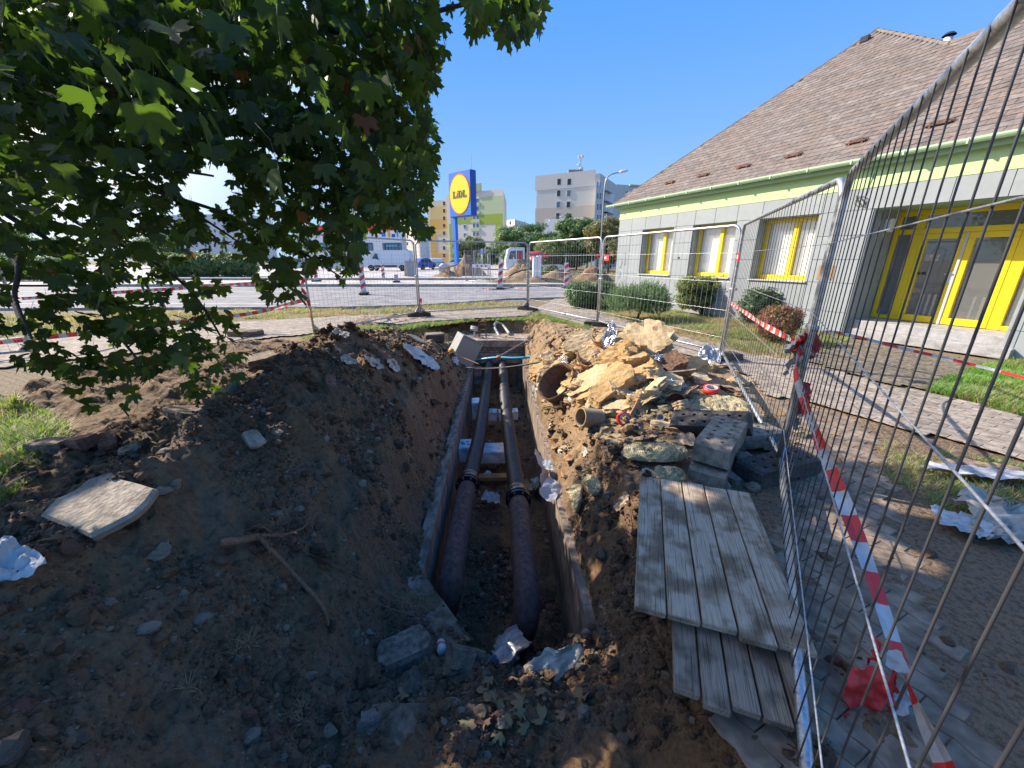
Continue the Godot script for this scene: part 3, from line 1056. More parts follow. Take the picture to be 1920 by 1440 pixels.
	# grey green block at the right
	b = tower("apartment_block", "grey green apartment block partly behind the tiled roof corner", [[1146, 112], [1250, 118], [1260, 130]], 353.0, M.b_sand)
	paint(b, "f", 1148, 410, 1210, 470, M.b_grey_green)
	paint(b, "f", 1180, 346, 1240, 353, M.b_pale_green, "stair_head", 0.4)
	for i in 3:
		pane_on(b, "f", 1177, 364 + i * 20, 1.3, 1.5, M.window_dark)
	# pale blocks behind the store
	b = tower("apartment_block", "pale grey apartment block behind the white store", [[742, 165], [788, 150], [806, 175]], 395.0, M.b_white)
	paint(b, "f", 744, 410, 788, 500, M.b_warm)
	for i in 6:
		for x in [752.0, 764.0, 776.0]:
			pane_on(b, "f", x, 418 + i * 13, 1.3, 1.4, M.window_dark)
		pane_on(b, "s", 797, 408 + i * 13, 2.0, 1.4, M.window_dark)
	b = tower("apartment_block", "pale apartment block seen through the gaps of the maple", [[300, 190], [470, 180], [520, 200]], 400.0, M.b_white)
	for i in 5:
		for x in 9:
			pane_on(b, "f", 318 + x * 17, 405 + i * 14, 1.4, 1.4, M.window_blue)
	# white store
	b = tower("store_building", "white store with poster band and glazed front behind the van", [[560, 80], [756, 74], [764, 88]], 421.0, M.b_white)
	paint(b, "f", 560, 424, 752, 432, M.sign_red, "poster_strip", 0.2)
	paint(b, "f", 700, 432, 750, 447, M.white_paint, "poster", 0.15)
	for e in [[716, 436, 724, 444, M.sign_blue_face], [727, 431, 733, 445, M.orange_yellow], [735, 439, 742, 445, M.sign_blue], [744, 434, 748, 445, M.hose_blue], [702, 433, 712, 438, M.sign_red]]:
		paint(b, "f", e[0], e[1], e[2], e[3], e[4], "poster_print", 0.2)
	for e in [[717, 456, 754, 470], [640, 456, 700, 470], [580, 456, 630, 470]]:
		paint(b, "f", e[0], e[1], e[2], e[3], M.car_trim, "window", 0.1)
		for k in 6:
			paint(b, "f", lerpf(e[0], e[2], k / 6.0) + 0.6, e[1] + 0.8, lerpf(e[0], e[2], (k + 1) / 6.0) - 0.6, e[3] - 0.8, M.window_blue, "pane", 0.13)
		paint(b, "f", e[0] + 8, e[1] + 3, e[0] + 28, e[1] + 6.5, M.hose_blue, "window_print", 0.16)

const FD := Vector3(-0.4277, 0, -0.9039)
const FN := Vector3(-0.9039, 0, 0.4277)
const F0 := Vector3(7.96, 0, -6.13)

func house():
	# local axes: x = s along the front towards the far corner, y up, z out of the wall. The front faces -x, +z of the world.
	var f := Transform3D(Basis(-FD, Vector3.UP, FN), F0)   # x runs the other way so that the axes stay right-handed
	var o := thing("office_building", F0, "low grey clad building with yellow windows and a steep brown tiled roof", "building")
	o.basis = f.basis
	var I := Transform3D()
	var S := func(called: String, s0: float, y0: float, s1: float, y1: float, z0: float, z1: float, mt: Material, parent: Node = o, bev := 0.0):
		return slab_on(called, -s0, y0, -s1, y1, z0, z1, mt, parent, I, bev)
	var wins := [[7.1, 8.42], [5.05, 6.4], [3.15, 4.45]]
	var END := 9.62
	var BACK := -8.6
	# core walls (behind the cladding), pierced at windows and entrance
	var rows := [0.0, 0.45, 1.05, 1.52, 1.99, 2.46, 2.85]
	var xs := [-4.0, 0.0, 2.2]
	for w in wins:
		xs.append(w[0])
		xs.append(w[1])
	xs.append(END)
	xs.sort()
	for i in xs.size() - 1:
		var mid: float = (xs[i] + xs[i + 1]) / 2
		var lo := 0.0
		var hi := 0.0
		for w in wins:
			if mid > w[0] and mid < w[1]:
				lo = 1.05
				hi = 2.46
		if mid > 0.0 and mid < 2.2:
			lo = 0.0
			hi = 2.46
		if hi > 0.0:
			if lo > 0.0:
				S.call("wall", xs[i], 0.0, xs[i + 1], lo, -0.45, -0.02, M.cladding_b)
			S.call("wall", xs[i], hi, xs[i + 1], 3.5, -0.45, -0.02, M.cladding_b)
		else:
			S.call("wall", xs[i], 0.0, xs[i + 1], 3.5, -0.45, -0.02, M.cladding_b)
	S.call("wall", END, 0.0, END - 0.3, 3.5, -0.451, BACK, M.cladding_b)
	S.call("wall", -4.0, 0.0, END, 3.5, BACK, BACK - 0.3, M.cladding_b)
	S.call("wall", -4.0, 0.0, -4.3, 3.5, -0.02, BACK, M.cladding_b)
	S.call("floor", -4.0, 0.0, END - 0.31, 0.3, -1.5, BACK + 0.01, M.interior)
	S.call("ceiling", -4.0, 2.9, END - 0.31, 3.0, -0.46, BACK + 0.01, M.interior)
	# cladding panels
	var pw := 0.65
	for r in rows.size() - 1:
		var s := END
		while s > -4.0:
			var s0 := maxf(s - pw, -4.0)
			var pieces := [[s0, s]]
			for w in wins + [[0.0, 2.2]]:
				var hole: bool = (w[1] - w[0] > 2.0 and rows[r + 1] <= 2.47) or (w[1] - w[0] < 2.0 and rows[r] >= 1.04 and rows[r + 1] <= 2.47)
				if hole:
					var nxt := []
					for p in pieces:
						if p[1] <= w[0] or p[0] >= w[1]:
							nxt.append(p)
						else:
							if p[0] < w[0]:
								nxt.append([p[0], w[0]])
							if p[1] > w[1]:
								nxt.append([w[1], p[1]])
					pieces = nxt
			for p in pieces:
				if p[1] - p[0] > 0.04:
					S.call("cladding_panel", p[0] + 0.004, rows[r] + 0.004, p[1] - 0.004, rows[r + 1] - 0.004, -0.018, 0.004 + rnd(0, 0.002), [M.cladding, M.cladding, M.cladding_b][rng.randi() % 3], o, 0.003)
			s -= pw
	# windows
	for w in wins:
		var wn := Node3D.new()
		wn.name = "window"
		o.add_child(wn, true)
		var zf := -0.26
		for k in 2:
			S.call("reveal", w[k] - (0.012 if k else 0.0), 1.05, w[k] + (0.0 if k else 0.012), 2.46, -0.02, zf, M.cladding_b, wn)
		S.call("reveal", w[0] + 0.012, 2.448, w[1] - 0.012, 2.46, -0.02, zf, M.cladding_b, wn)
		S.call("sill", w[0] - 0.03, 1.03, w[1] + 0.03, 1.055, zf, 0.05, M.sill, wn)
		var a: float = w[0] + 0.012
		var b: float = w[1] - 0.012
		var ft := 0.085
		S.call("frame", a, 1.056, b, 1.056 + 0.11, zf - 0.06, zf + 0.02, M.yellow_frame, wn, 0.006)
		S.call("frame", a, 2.447 - ft, b, 2.447, zf - 0.06, zf + 0.02, M.yellow_frame, wn, 0.006)
		var mid := a + (b - a) * 0.42
		for p in [[a, a + ft], [b - ft, b], [mid - 0.055, mid + 0.055]]:
			S.call("frame", p[0], 1.166, p[1], 2.447 - ft, zf - 0.058, zf + 0.018, M.yellow_frame, wn, 0.006)
		S.call("pane", a + ft, 1.166, mid - 0.055, 2.447 - ft, zf - 0.034, zf - 0.026, M.glass, wn)
		S.call("pane", mid + 0.055, 1.166, b - ft, 2.447 - ft, zf - 0.034, zf - 0.026, M.glass, wn)
		# white blind with shallow folds
		var mb := MB.new(true)
		var n := 30
		for k in n:
			var u0: float = lerpf(a + 0.06, b - 0.06, float(k) / n)
			var u1: float = lerpf(a + 0.06, b - 0.06, float(k + 1) / n)
			var d0 := zf - 0.10
			var d1 := zf - 0.10
			mb.quad(Vector3(-u0, 1.1, d0), Vector3(-u0, 2.42, d0), Vector3(-u1, 2.42, d1), Vector3(-u1, 1.1, d1))
		part("curtain", mb.done(), M.curtain, wn)
	# entrance recess
	var D := -0.95
	S.call("jamb", 2.2, 0.02, 2.188, 2.46, -0.02, D, M.cladding_b)
	for k in 4:
		S.call("jamb_panel", 2.187, [0.02, 0.62, 1.24, 1.86][k], 2.182, [0.615, 1.235, 1.855, 2.455][k], -0.005, D, M.cladding_b)
	S.call("jamb", 0.0, 0.02, 0.012, 2.46, -0.02, D, M.cladding_b)
	S.call("soffit", 0.012, 2.448, 2.18, 2.46, -0.02, D, M.green_fascia)
	var dr := Node3D.new()
	dr.name = "door"
	o.add_child(dr)
	var Y0 := 0.325
	var F := func(s0: float, y0: float, s1: float, y1: float, z := 0.0):
		S.call("frame", s0, y0, s1, y1, D - 0.05, D + 0.03 + z, M.yellow_frame, dr, 0.006)
	F.call(0.02, 2.34, 2.18, 2.446)
	F.call(0.02, 2.0, 2.18, 2.1, 0.004)
	for p in [[2.10, 2.18], [1.72, 1.88], [0.02, 0.08], [0.30, 0.46]]:
		F.call(p[0], Y0, p[1], 2.0)
		F.call(p[0], 2.1, p[1], 2.34)
	for p in [[1.88, 2.10], [0.08, 0.30]]:
		F.call(p[0], Y0, p[1], Y0 + 0.08, -0.004)
		S.call("pane", p[0], Y0 + 0.08, p[1], 2.0, D - 0.012, D - 0.004, M.glass, dr)
		S.call("pane", p[0], 2.1, p[1], 2.34, D - 0.012, D - 0.004, M.glass, dr)
	S.call("pane", 0.46, 2.1, 1.72, 2.34, D - 0.012, D - 0.004, M.glass, dr)
	for p in [[1.11, 1.72], [0.46, 1.07]]:
		F.call(p[0], Y0 + 0.005, p[1], Y0 + 0.13, 0.01)
		F.call(p[0], 1.9, p[1], 1.999, 0.01)
		F.call(p[0], Y0 + 0.13, p[0] + 0.095, 1.9, 0.008)
		F.call(p[1] - 0.095, Y0 + 0.13, p[1], 1.9, 0.008)
		S.call("pane", p[0] + 0.095, Y0 + 0.13, p[1] - 0.095, 1.9, D - 0.012, D - 0.004, M.glass, dr)
	S.call("meeting_post", 1.068, Y0, 1.112, 2.0, D - 0.05, D + 0.055, M.sill, dr, 0.006)
	S.call("handle", 1.115, 1.1, 1.165, 1.32, D + 0.03, D + 0.055, M.steel, dr, 0.008)
	S.call("handle", 1.10, 1.25, 1.22, 1.275, D + 0.055, D + 0.075, M.steel, dr, 0.006)
	S.call("notice", 1.38, 1.5, 1.58, 1.62, D - 0.003, D + 0.002, M.paper, dr)
	for k in 2:
		S.call("sticker", 1.50 + 0.09 * k, 1.24, 1.57 + 0.09 * k, 1.29, D - 0.003, D + 0.002, M.car_trim, dr)
	for s in [1.3, 1.39, 1.48, 1.57, 0.72, 0.84]:
		S.call("radiator_bar", s, 0.36, s + 0.035, 0.85, D - 0.5, D - 0.45, M.white_paint, dr, 0.01)
	S.call("lobby_wall", -0.2, 0.3, 2.5, 2.9, D - 2.2, D - 2.3, M.interior)
	S.call("lobby_wall", 2.5, 0.3, 2.6, 2.9, D - 0.1, D - 2.3, M.interior)
	S.call("lobby_wall", -0.2, 0.3, -0.3, 2.9, D - 0.1, D - 2.3, M.interior)
	# steps
	S.call("step", 0.012, 0.0, 2.18, 0.32, D - 0.4, -0.16, M.granite, o, 0.008)
	S.call("step", -0.15, 0.0, 2.0, 0.17, -0.16, 0.14, M.granite, o, 0.008)
	# things on the wall
	S.call("lamp_box", 2.181, 2.05, 2.06, 2.3, -0.65, -0.45, M.white_paint, o, 0.02)
	S.call("hatch", 2.62, 1.11, 2.92, 1.40, 0.004, 0.012, M.timber, o)
	for e in [[8.95, 2.3, 0.05, 0.09], [6.75, 1.55, 0.07, 0.05]]:
		S.call("vent", e[0], e[1], e[0] + e[2], e[1] + e[3], 0.004, 0.02, M.car_trim, o, 0.004)
	var gr := MB.new()
	for e in [[9.45, 1.7, 9.3, 1.45], [9.3, 1.45, 9.42, 1.2], [9.42, 1.2, 9.2, 1.0], [9.2, 1.75, 9.15, 1.3], [9.0, 1.72, 9.05, 1.74], [8.9, 1.7, 8.95, 1.72], [9.35, 1.05, 9.45, 0.85]]:
		gr.tube([Vector3(-e[0], e[1], 0.006), Vector3(-(e[0] + e[2]) / 2 + 0.03, (e[1] + e[3]) / 2, 0.006), Vector3(-e[2], e[3], 0.006)], 0.012, 4)
	mat("spray", 0.45, 0.62, 0.7, 0.8)
	part("graffiti", gr.done(), M.spray, o)
	var coil := MB.new(true)
	for k in 3:
		var ring := []
		for i in 17:
			var a := TAU * i / 16
			ring.append(Vector3(-2.45 + 0.10 * cos(a + k), 2.62 + (0.09 + 0.012 * k) * sin(a), 0.02 + 0.008 * k + 0.01 * sin(a * 2 + k)))
		coil.tube(ring, 0.006, 5)
	coil.tube([Vector3(-2.4, 2.72, 0.02), Vector3(-2.38, 2.9, 0.02), Vector3(-2.34, 3.1, 0.02)], 0.005, 5)
	part("cable_coil", coil.done(), M.cable_grey, o)
	# green band, fascia, gutter
	S.call("band", -4.0, 2.85, END + 0.004, 3.34, -0.02, 0.012, M.green_band)
	S.call("band", END + 0.012, 2.85, END, 3.34, -0.021, BACK, M.green_band)
	S.call("soffit", -4.0, 3.26, END + 0.14, 3.28, 0.012, 0.12, M.green_fascia)
	S.call("soffit", END + 0.013, 3.26, END + 0.14, 3.28, 0.011, BACK, M.green_fascia)
	S.call("fascia", -4.0, 3.2, END + 0.16, 3.36, 0.12, 0.14, M.green_fascia)
	var gp := []
	for k in 9:
		var a := PI * k / 8
		gp.append(Vector2(-0.075 * cos(a), -0.075 * sin(a)))
	for k in 9:
		var a := PI * (8 - k) / 8
		gp.append(Vector2(-0.068 * cos(a), -0.068 * sin(a)))
	var gm := MB.new()
	gm.prism(PackedVector2Array(gp), 0.0, 14.1, Transform3D(Basis(Vector3.BACK, Vector3.UP, Vector3.LEFT), Vector3(4.0, 3.36, 0.215)))
	part("gutter", gm.done(), M.gutter, o)
	for k in 18:
		S.call("gutter_bracket", -3.6 + k * 0.78, 3.28, -3.58 + k * 0.78, 3.365, 0.14, 0.293, M.gutter)
	# roof: front slope outline (s, depth) with the apex and the dip beside it
	var rise := 0.83
	var e0 := 0.20
	var ye := 3.36
	var R := func(s: float, d: float): return Vector3(-s, ye + rise * d, e0 - d)
	var inv := (o.transform as Transform3D).affine_inverse()
	var on := func(px: float, py: float):
		var a: Vector3 = inv * EYE
		var d: Vector3 = inv.basis * ray(px, py)
		var nrm := Vector3(0, 1, rise)
		var t: float = nrm.dot(Vector3(0, ye, e0) - a) / nrm.dot(d)
		var p := a + d * t
		return Vector2(-p.x, e0 - p.z)
	var apex: Vector2 = on.call(1645, 57)
	var dip: Vector2 = on.call(1778, 84)
	var right: Vector2 = on.call(1925, 30)
	var out := PackedVector2Array([Vector2(END + 0.18, 0), apex, dip, right, Vector2(-3.6, right.y + 1.0), Vector2(-4.3, 0)])
	var rm := MB.new()
	var ids := Geometry2D.triangulate_polygon(out)
	for i in range(0, ids.size(), 3):
		rm.out3(R.call(out[ids[i]].x, out[ids[i]].y), R.call(out[ids[i + 1]].x, out[ids[i + 1]].y), R.call(out[ids[i + 2]].x, out[ids[i + 2]].y), Vector3(0, -5, -5))
	var bl := Vector3(-(END + 0.18), ye, BACK - 0.3)
	var A3: Vector3 = R.call(apex.x, apex.y)
	var D3: Vector3 = R.call(dip.x, dip.y)
	var E3: Vector3 = R.call(right.x, right.y)
	var G3: Vector3 = R.call(-3.6, right.y + 1.0)
	var br := Vector3(4.3, ye, BACK - 0.3)
	for t in [[R.call(END + 0.18, 0.0), A3, bl], [A3, D3, bl], [D3, br, bl], [D3, E3, br], [E3, G3, br], [G3, R.call(-4.3, 0.0), br]]:
		rm.out3(t[0], t[1], t[2], Vector3(0, 0, -4))
	var roof := part("roof", rm.done(), M.shingle_2, o)
	# shingles in staggered courses
	var sw := 0.30
	var ex := 0.155
	var shp := MB.new()
	shp.prism(vec2s([-0.147, 0.0, -0.085, -0.012, 0.0, 0.002, 0.085, -0.012, 0.147, 0.0, 0.147, 0.21, -0.147, 0.21]), 0.0, 0.012)
	var sm := shp.done()
	var slope := atan(rise)
	var all := []
	var row := 0
	var dl := -0.04
	while dl < 7.5:
		var s := -4.2 + (sw * 0.5 if row % 2 else 0.0)
		while s < END + 0.5:
			if Geometry2D.is_point_in_polygon(Vector2(s, dl + 0.06), out):
				var p: Vector3 = R.call(s, dl)
				var bs := Basis(Vector3.RIGHT, -(PI / 2 - slope)) * eul(-0.06 + rnd(-0.015, 0.015), 0, rnd(-0.025, 0.025))
				var xf := Transform3D(bs, p + Vector3(0, 0.022, 0.018))
				var w := o.transform * p
				all.append([proj(w).distance_squared_to(Vector2(1700, 330)), xf, rng.randi() % 4])
			s += sw
		dl += ex * cos(slope)
		row += 1
	all.sort_custom(func(x, y): return x[0] < y[0])
	for i in mini(300, all.size()):
		part("shingle", sm, M["shingle_%d" % all[i][2]], roof, all[i][1])
	for k in 4:
		var rest := []
		for i in range(300, all.size()):
			if all[i][2] == k:
				rest.append(all[i][1])
		many("shingles", sm, M["shingle_%d" % k], rest, roof)
	# ridge and hip caps
	var cap := MB.new()
	for t in [[R.call(END + 0.18, 0.0), A3], [A3, D3], [D3, E3]]:
		var n := int((t[1] - t[0]).length() / 0.35)
		for i in n:
			var a: Vector3 = t[0].lerp(t[1], float(i) / n)
			var b: Vector3 = t[0].lerp(t[1], float(i + 1.08) / n)
			cap.tube([a + Vector3(0, 0.0, 0), b + Vector3(0, 0.012, 0)], 0.05, 6)
	part("ridge_caps", cap.done(), M.shingle_0, roof).set_meta("kind", "stuff")
	# snow guards
	for k in 7:
		var p: Vector3 = R.call(0.5 + k * 1.2, 0.42)
		var mb := MB.new()
		mb.box(p + Vector3(0, 0.06, 0.03), Vector3(0.34, 0.02, 0.05), 0.0)
		mb.box(p + Vector3(0.05, 0.09, 0.0), Vector3(0.3, 0.02, 0.04), 0.0)
		mb.box(p + Vector3(-0.1, 0.05, 0), Vector3(0.03, 0.09, 0.1), 0.0)
		mb.box(p + Vector3(0.12, 0.05, 0), Vector3(0.03, 0.09, 0.1), 0.0)
		part("snow_guard", mb.done(), M.brick_red, roof)
	var vp: Vector3 = D3 + Vector3(-0.15, 0.0, -0.3)
	var vm := MB.new(true)
	vm.lathe([Vector2(0.075, -0.4), Vector2(0.075, 0.24), Vector2(0.07, 0.24)], 14, Transform3D(Basis(), vp))
	var vent := part("vent_pipe", vm.done(), M.white_paint, roof)
	vm = MB.new(true)
	vm.lathe([Vector2(0.12, 0.28), Vector2(0.07, 0.33), Vector2(0, 0.34)], 14, Transform3D(Basis(), vp))
	part("cowl", vm.done(), M.dark_steel, vent)
	var hv: Vector3 = R.call(on.call(1622, 80).x, on.call(1622, 80).y)
	vm = MB.new()
	vm.box(hv + Vector3(0, 0.07, 0.03), Vector3(0.2, 0.14, 0.12), 0.01)
	part("roof_vent", vm.done(), M.window_dark, roof)


# ---------------------------------------------------------------- plants
func leaf_poly() -> PackedVector2Array:
	var half := [Vector2(0.0, 1.0), Vector2(0.045, 0.86), Vector2(0.15, 0.80), Vector2(0.11, 0.66), Vector2(0.15, 0.52), Vector2(0.25, 0.56), Vector2(0.36, 0.70), Vector2(0.40, 0.62), Vector2(0.56, 0.62), Vector2(0.47, 0.48), Vector2(0.42, 0.32), Vector2(0.55, 0.28), Vector2(0.46, 0.16), Vector2(0.40, 0.06), Vector2(0.24, 0.02), Vector2(0.10, 0.05)]
	var r := PackedVector2Array()
	for p in half:
		r.append(p)
	r.append(Vector2(0, 0.09))
	for i in range(half.size() - 1, 0, -1):
		r.append(Vector2(-half[i].x, half[i].y))
	return r

# leaf of unit size: stalk at the origin, blade hanging along -y, cupped and drooping
func leaf_mesh(fold: float, droop: float) -> ArrayMesh:
	var poly := leaf_poly()
	var mb := MB.new(true)
	var P := func(v: Vector2): return Vector3(v.x, -v.y, fold * absf(v.x) - droop * v.y * v.y)
	var c := Vector2(0, 0.3)
	for i in poly.size():
		mb.tri(P.call(c), P.call(poly[i]), P.call(poly[(i + 1) % poly.size()]))
	mb.quad(Vector3(-0.008, 0.45, 0.02), Vector3(0.008, 0.45, 0.02), Vector3(0.012, -0.1, 0), Vector3(-0.012, -0.1, 0))
	return mb.done()

func maple():
	rng.seed = 77
	var root := Vector3(-5.6, 0, -2.2)
	var o := thing("maple_tree", root, "leafy maple whose boughs hang over the trench and soil heap", "tree")
	var loc := Transform3D(Basis(), -root)
	var mb := MB.new(true)
	mb.tube(smooth_path([root + Vector3(0, -0.1, 0), root + Vector3(0.02, 0.4, 0), root + Vector3(0.08, 1.6, -0.05), root + Vector3(0.0, 3.2, -0.1), root + Vector3(0.15, 5.2, -0.2), root + Vector3(0.1, 7.0, -0.2)], 4), [0.3, .29, .28, .26, .24, .23, .22, .21, .2, .2, .19, .19, .18, .17, .16, .15, .13, .11, .1, .08, .05], 12)
	part("trunk", mb.done(), M.bark, o, loc)
	# boughs: photograph pixel and distance along the ray
	var trunk := func(h: float): return root + Vector3(0.08, h, -0.08)
	var B := [
		[trunk.call(2.0), pt(-150, 190, 3.4), pt(0, 235, 3.1), pt(190, 290, 2.9), pt(320, 370, 2.8), pt(445, 452, 2.7)],
		[trunk.call(2.6), pt(-150, 10, 3.2), pt(67, 80, 2.8), pt(200, 124, 2.6), pt(330, 150, 2.5), pt(470, 190, 2.4), pt(600, 260, 2.4)],
		[trunk.call(2.4), pt(-120, 120, 2.8), pt(110, 235, 2.5), pt(250, 300, 2.3), pt(400, 330, 2.2)],
		[trunk.call(2.9), pt(0, -120, 2.8), pt(300, 120, 2.7), pt(370, 250, 2.6), pt(530, 278, 2.5), pt(660, 330, 2.5), pt(740, 400, 2.5)],
		[trunk.call(3.6), pt(100, -300, 3.2), pt(400, -60, 2.7), pt(640, 62, 2.3), pt(771, 33, 2.2), pt(902, 0, 2.1), pt(1010, -25, 2.0)],
		[trunk.call(1.6), pt(-160, 330, 3.6), pt(40, 420, 3.1), pt(120, 480, 2.9), pt(200, 600, 2.7), pt(280, 700, 2.6)],
		[trunk.call(1.7), pt(-100, 300, 3.8), pt(150, 420, 3.5), pt(330, 520, 3.1), pt(420, 640, 2.8)],
		[trunk.call(2.2), pt(0, 250, 4.0), pt(200, 330, 3.8), pt(420, 400, 3.6), pt(560, 470, 3.4), pt(640, 520, 3.4)],
		[trunk.call(3.2), pt(100, -150, 3.8), pt(400, 60, 3.5), pt(600, 150, 3.2), pt(740, 230, 3.1), pt(790, 330, 3.1)],
		[trunk.call(1.5), pt(-200, 430, 3.2), pt(10, 470, 2.5), pt(28, 560, 2.35), pt(60, 635, 2.25)],
		[trunk.call(4.2), Vector3(-3.6, 4.8, -2.4), Vector3(-2.0, 4.6, -2.2), Vector3(-0.6, 4.0, -2.0)],
		[trunk.call(3.8), Vector3(-4.2, 4.2, -1.0), Vector3(-3.0, 4.0, 0.2), Vector3(-1.8, 3.4, 0.8)],
		[trunk.call(3.0), Vector3(-4.4, 3.2, -1.2), Vector3(-3.2, 2.9, -0.6), Vector3(-2.4, 2.5, -0.2)]]
	var twigs := MB.new(true)
	var paths := []
	for k in B.size():
		var p := smooth_path(B[k], 6)
		var r := []
		for i in p.size():
			r.append(lerpf(0.045 if k < 10 else 0.06, 0.005, pow(float(i) / p.size(), 0.55)))
		var q := MB.new(true)
		q.tube(p, r, 7)
		part("branch", q.done(), M.bark, o, loc)
		paths.append(p)
	# outline of the crown in the photograph (where leaves are seen against sky and street)
	var crown := PackedVector2Array()
	var full := [-900, -900, 870, -900, 860, -40, 815, 20, 828, 110, 812, 160, 806, 215, 822, 285, 812, 330, 806, 400, 808, 448, 785, 452, 745, 435, 700, 440, 668, 455, 672, 500, 645, 535, 625, 510, 590, 500, 545, 570, 500, 565, 470, 520, 400, 560, 440, 600, 465, 680, 440, 740, 380, 790, 300, 690, 225, 790, 150, 770, 120, 720, 30, 690, 0, 640, -900, 700]
	for i in range(0, full.size(), 2):
		crown.append(Vector2(full[i], full[i + 1]))
	var gaps := [[385, 355, 55, 42], [350, 165, 22, 16], [60, 262, 38, 16], [60, 30, 34, 14], [200, 345, 22, 12], [270, 312, 26, 12], [330, 415, 26, 12], [400, 505, 66, 26], [300, 545, 60, 10], [150, 590, 50, 14], [130, 550, 26, 9], [330, 580, 20, 20], [60, 560, 26, 18], [30, 595, 30, 24], [130, 640, 30, 12], [30, 650, 40, 22], [150, 660, 28, 14], [250, 660, 20, 14], [220, 720, 14, 20], [735, 440, 20, 12], [570, 540, 18, 20], [655, 400, 12, 8], [110, 125, 22, 8]]
	# chinks in the crown through which the sun reaches the soil, as the photograph's light spots show
	var chinks := []
	for e in [[1178, 965, 0.10], [1200, 930, 0.07], [1095, 1225, 0.04], [1140, 1232, 0.045], [1085, 1268, 0.04], [1132, 1272, 0.03], [955, 1268, 0.07], [985, 1255, 0.05], [860, 1325, 0.07], [200, 955, 0.13], [255, 935, 0.12], [300, 925, 0.08], [445, 1032, 0.08], [480, 1030, 0.06], [1385, 1000, 0.07], [1345, 975, 0.05], [1600, 1010, 0.09], [1665, 1040, 0.10], [1560, 965, 0.08], [1500, 950, 0.06], [1110, 1110, 0.04], [1690, 950, 0.1]]:
		chinks.append([pter(e[0], e[1]), e[2] + 0.045])
	var lm := [leaf_mesh(0.28, 0.15), leaf_mesh(-0.18, 0.3), leaf_mesh(0.5, -0.12)]
	var buckets := {}
	var big := []
	var twig := MB.new()
	var n_ok := 0
	for tries in 360000:
		if n_ok >= 23000:
			break
		var p: Vector3
		var kind := rng.randf()
		if kind < 0.42:
			# among the boughs that reach into the picture
			var path: Array = paths[rng.randi() % 10]
			var i := int(pow(rng.randf(), 0.7) * (path.size() - 1))
			p = path[i] + Vector3(rng.randfn(0, 0.26), rng.randfn(-0.06, 0.24), rng.randfn(0, 0.36))
		elif kind < 0.76:
			# the sunny side of the same boughs
			var path: Array = paths[rng.randi() % 10]
			p = path[int(pow(rng.randf(), 0.7) * (path.size() - 1))] + SUN * rnd(0.3, 4.5) + Vector3(rng.randfn(0, 0.3), rng.randfn(0, 0.25), rng.randfn(0, 0.4))
		elif kind < 0.84:
			var px := rnd(-100, 830)
			var py := rnd(-300, 470) if rng.randf() < 0.8 else rnd(400, 760)
			p = pt(px, py, rnd(1.7, 4.2))
		else:
			# the rest of the crown, over and beside the camera
			p = Vector3(rnd(-7.8, 0.6), rnd(1.7, 7.0), rnd(-5.0, 2.6))
			var e := (p - Vector3(-3.6, 4.4, -1.2)) / Vector3(4.2, 2.6, 3.8)
			if e.length() > 1.0:
				continue
		if p.y < ter(p.x, p.z) + 0.15 or p.distance_to(EYE) < 0.85:
			continue
		var size := rnd(0.062, 0.12)
		var q := proj(p + Vector3(0, -size * 0.5, 0))
		var seen := q.x > -30 and q.x < 1950 and q.y > -40 and q.y < 1470
		if seen:
			if not Geometry2D.is_point_in_polygon(q, crown):
				if not (q.x > 880 and q.x < 1015 and q.y < 70 and kind < 0.42):
					continue
			var gap := false
			for g in gaps:
				if pow((q.x - g[0]) / g[2], 2) + pow((q.y - g[1]) / g[3], 2) < 1.0:
					gap = true
					break
			if q.x < 660 and q.y > 60 and q.y < 560 and n_big.get_noise_2d(q.x * 0.02, q.y * 0.042) > (0.0 if q.y > 150 and q.x < 600 else 0.13):
				gap = true
			if gap:
				continue
			if q.y > 330 and q.x < 480 and rng.randf() < (0.5 if q.y < 480 else 0.66):
				continue
		# leaves that would shade the sunlit rubble, path and street are not there
		var k: float = p.y / SUN.y
		var gx := p.x - SUN.x * k
		var gz := p.z - SUN.z * k
		if gz < -3.6 + 0.35 * n_big.get_noise_2d(gx * 1.4, gz) and gx > -2.6 and rng.randf() < 0.97:
			continue
		var hole := n_mid.get_noise_2d(gx * 0.55 + 9.0, gz * 0.55)
		if hole > 0.24 and not seen:
			continue
		var open := false
		for e in chinks:
			var v: Vector3 = p + Vector3(0, -size * 0.5, 0) - e[0]
			if (v - SUN * v.dot(SUN)).length() < e[1]:
				open = true
				break
		if open:
			continue
		var bs := yaw(rnd(0, TAU)) * eul(rnd(-0.9, 0.35), 0, rnd(-0.5, 0.5))
		if rng.randf() < 0.2:
			bs = yaw(rnd(0, TAU)) * eul(rnd(-1.4, -0.8), 0, rnd(-0.6, 0.6))
		var xf := Transform3D(bs.scaled(Vector3.ONE * size), p - root)
		var c := rng.randi() % 4
		if rng.randf() < 0.014:
			c = 4
		var v := rng.randi() % 3
		var d := dist_of(p)
		n_ok += 1
		if seen and d > 0.3:
			big.append([size / d, xf, c, v])
		else:
			var key := c * 3 + v
			if not buckets.has(key):
				buckets[key] = []
			buckets[key].append(xf)
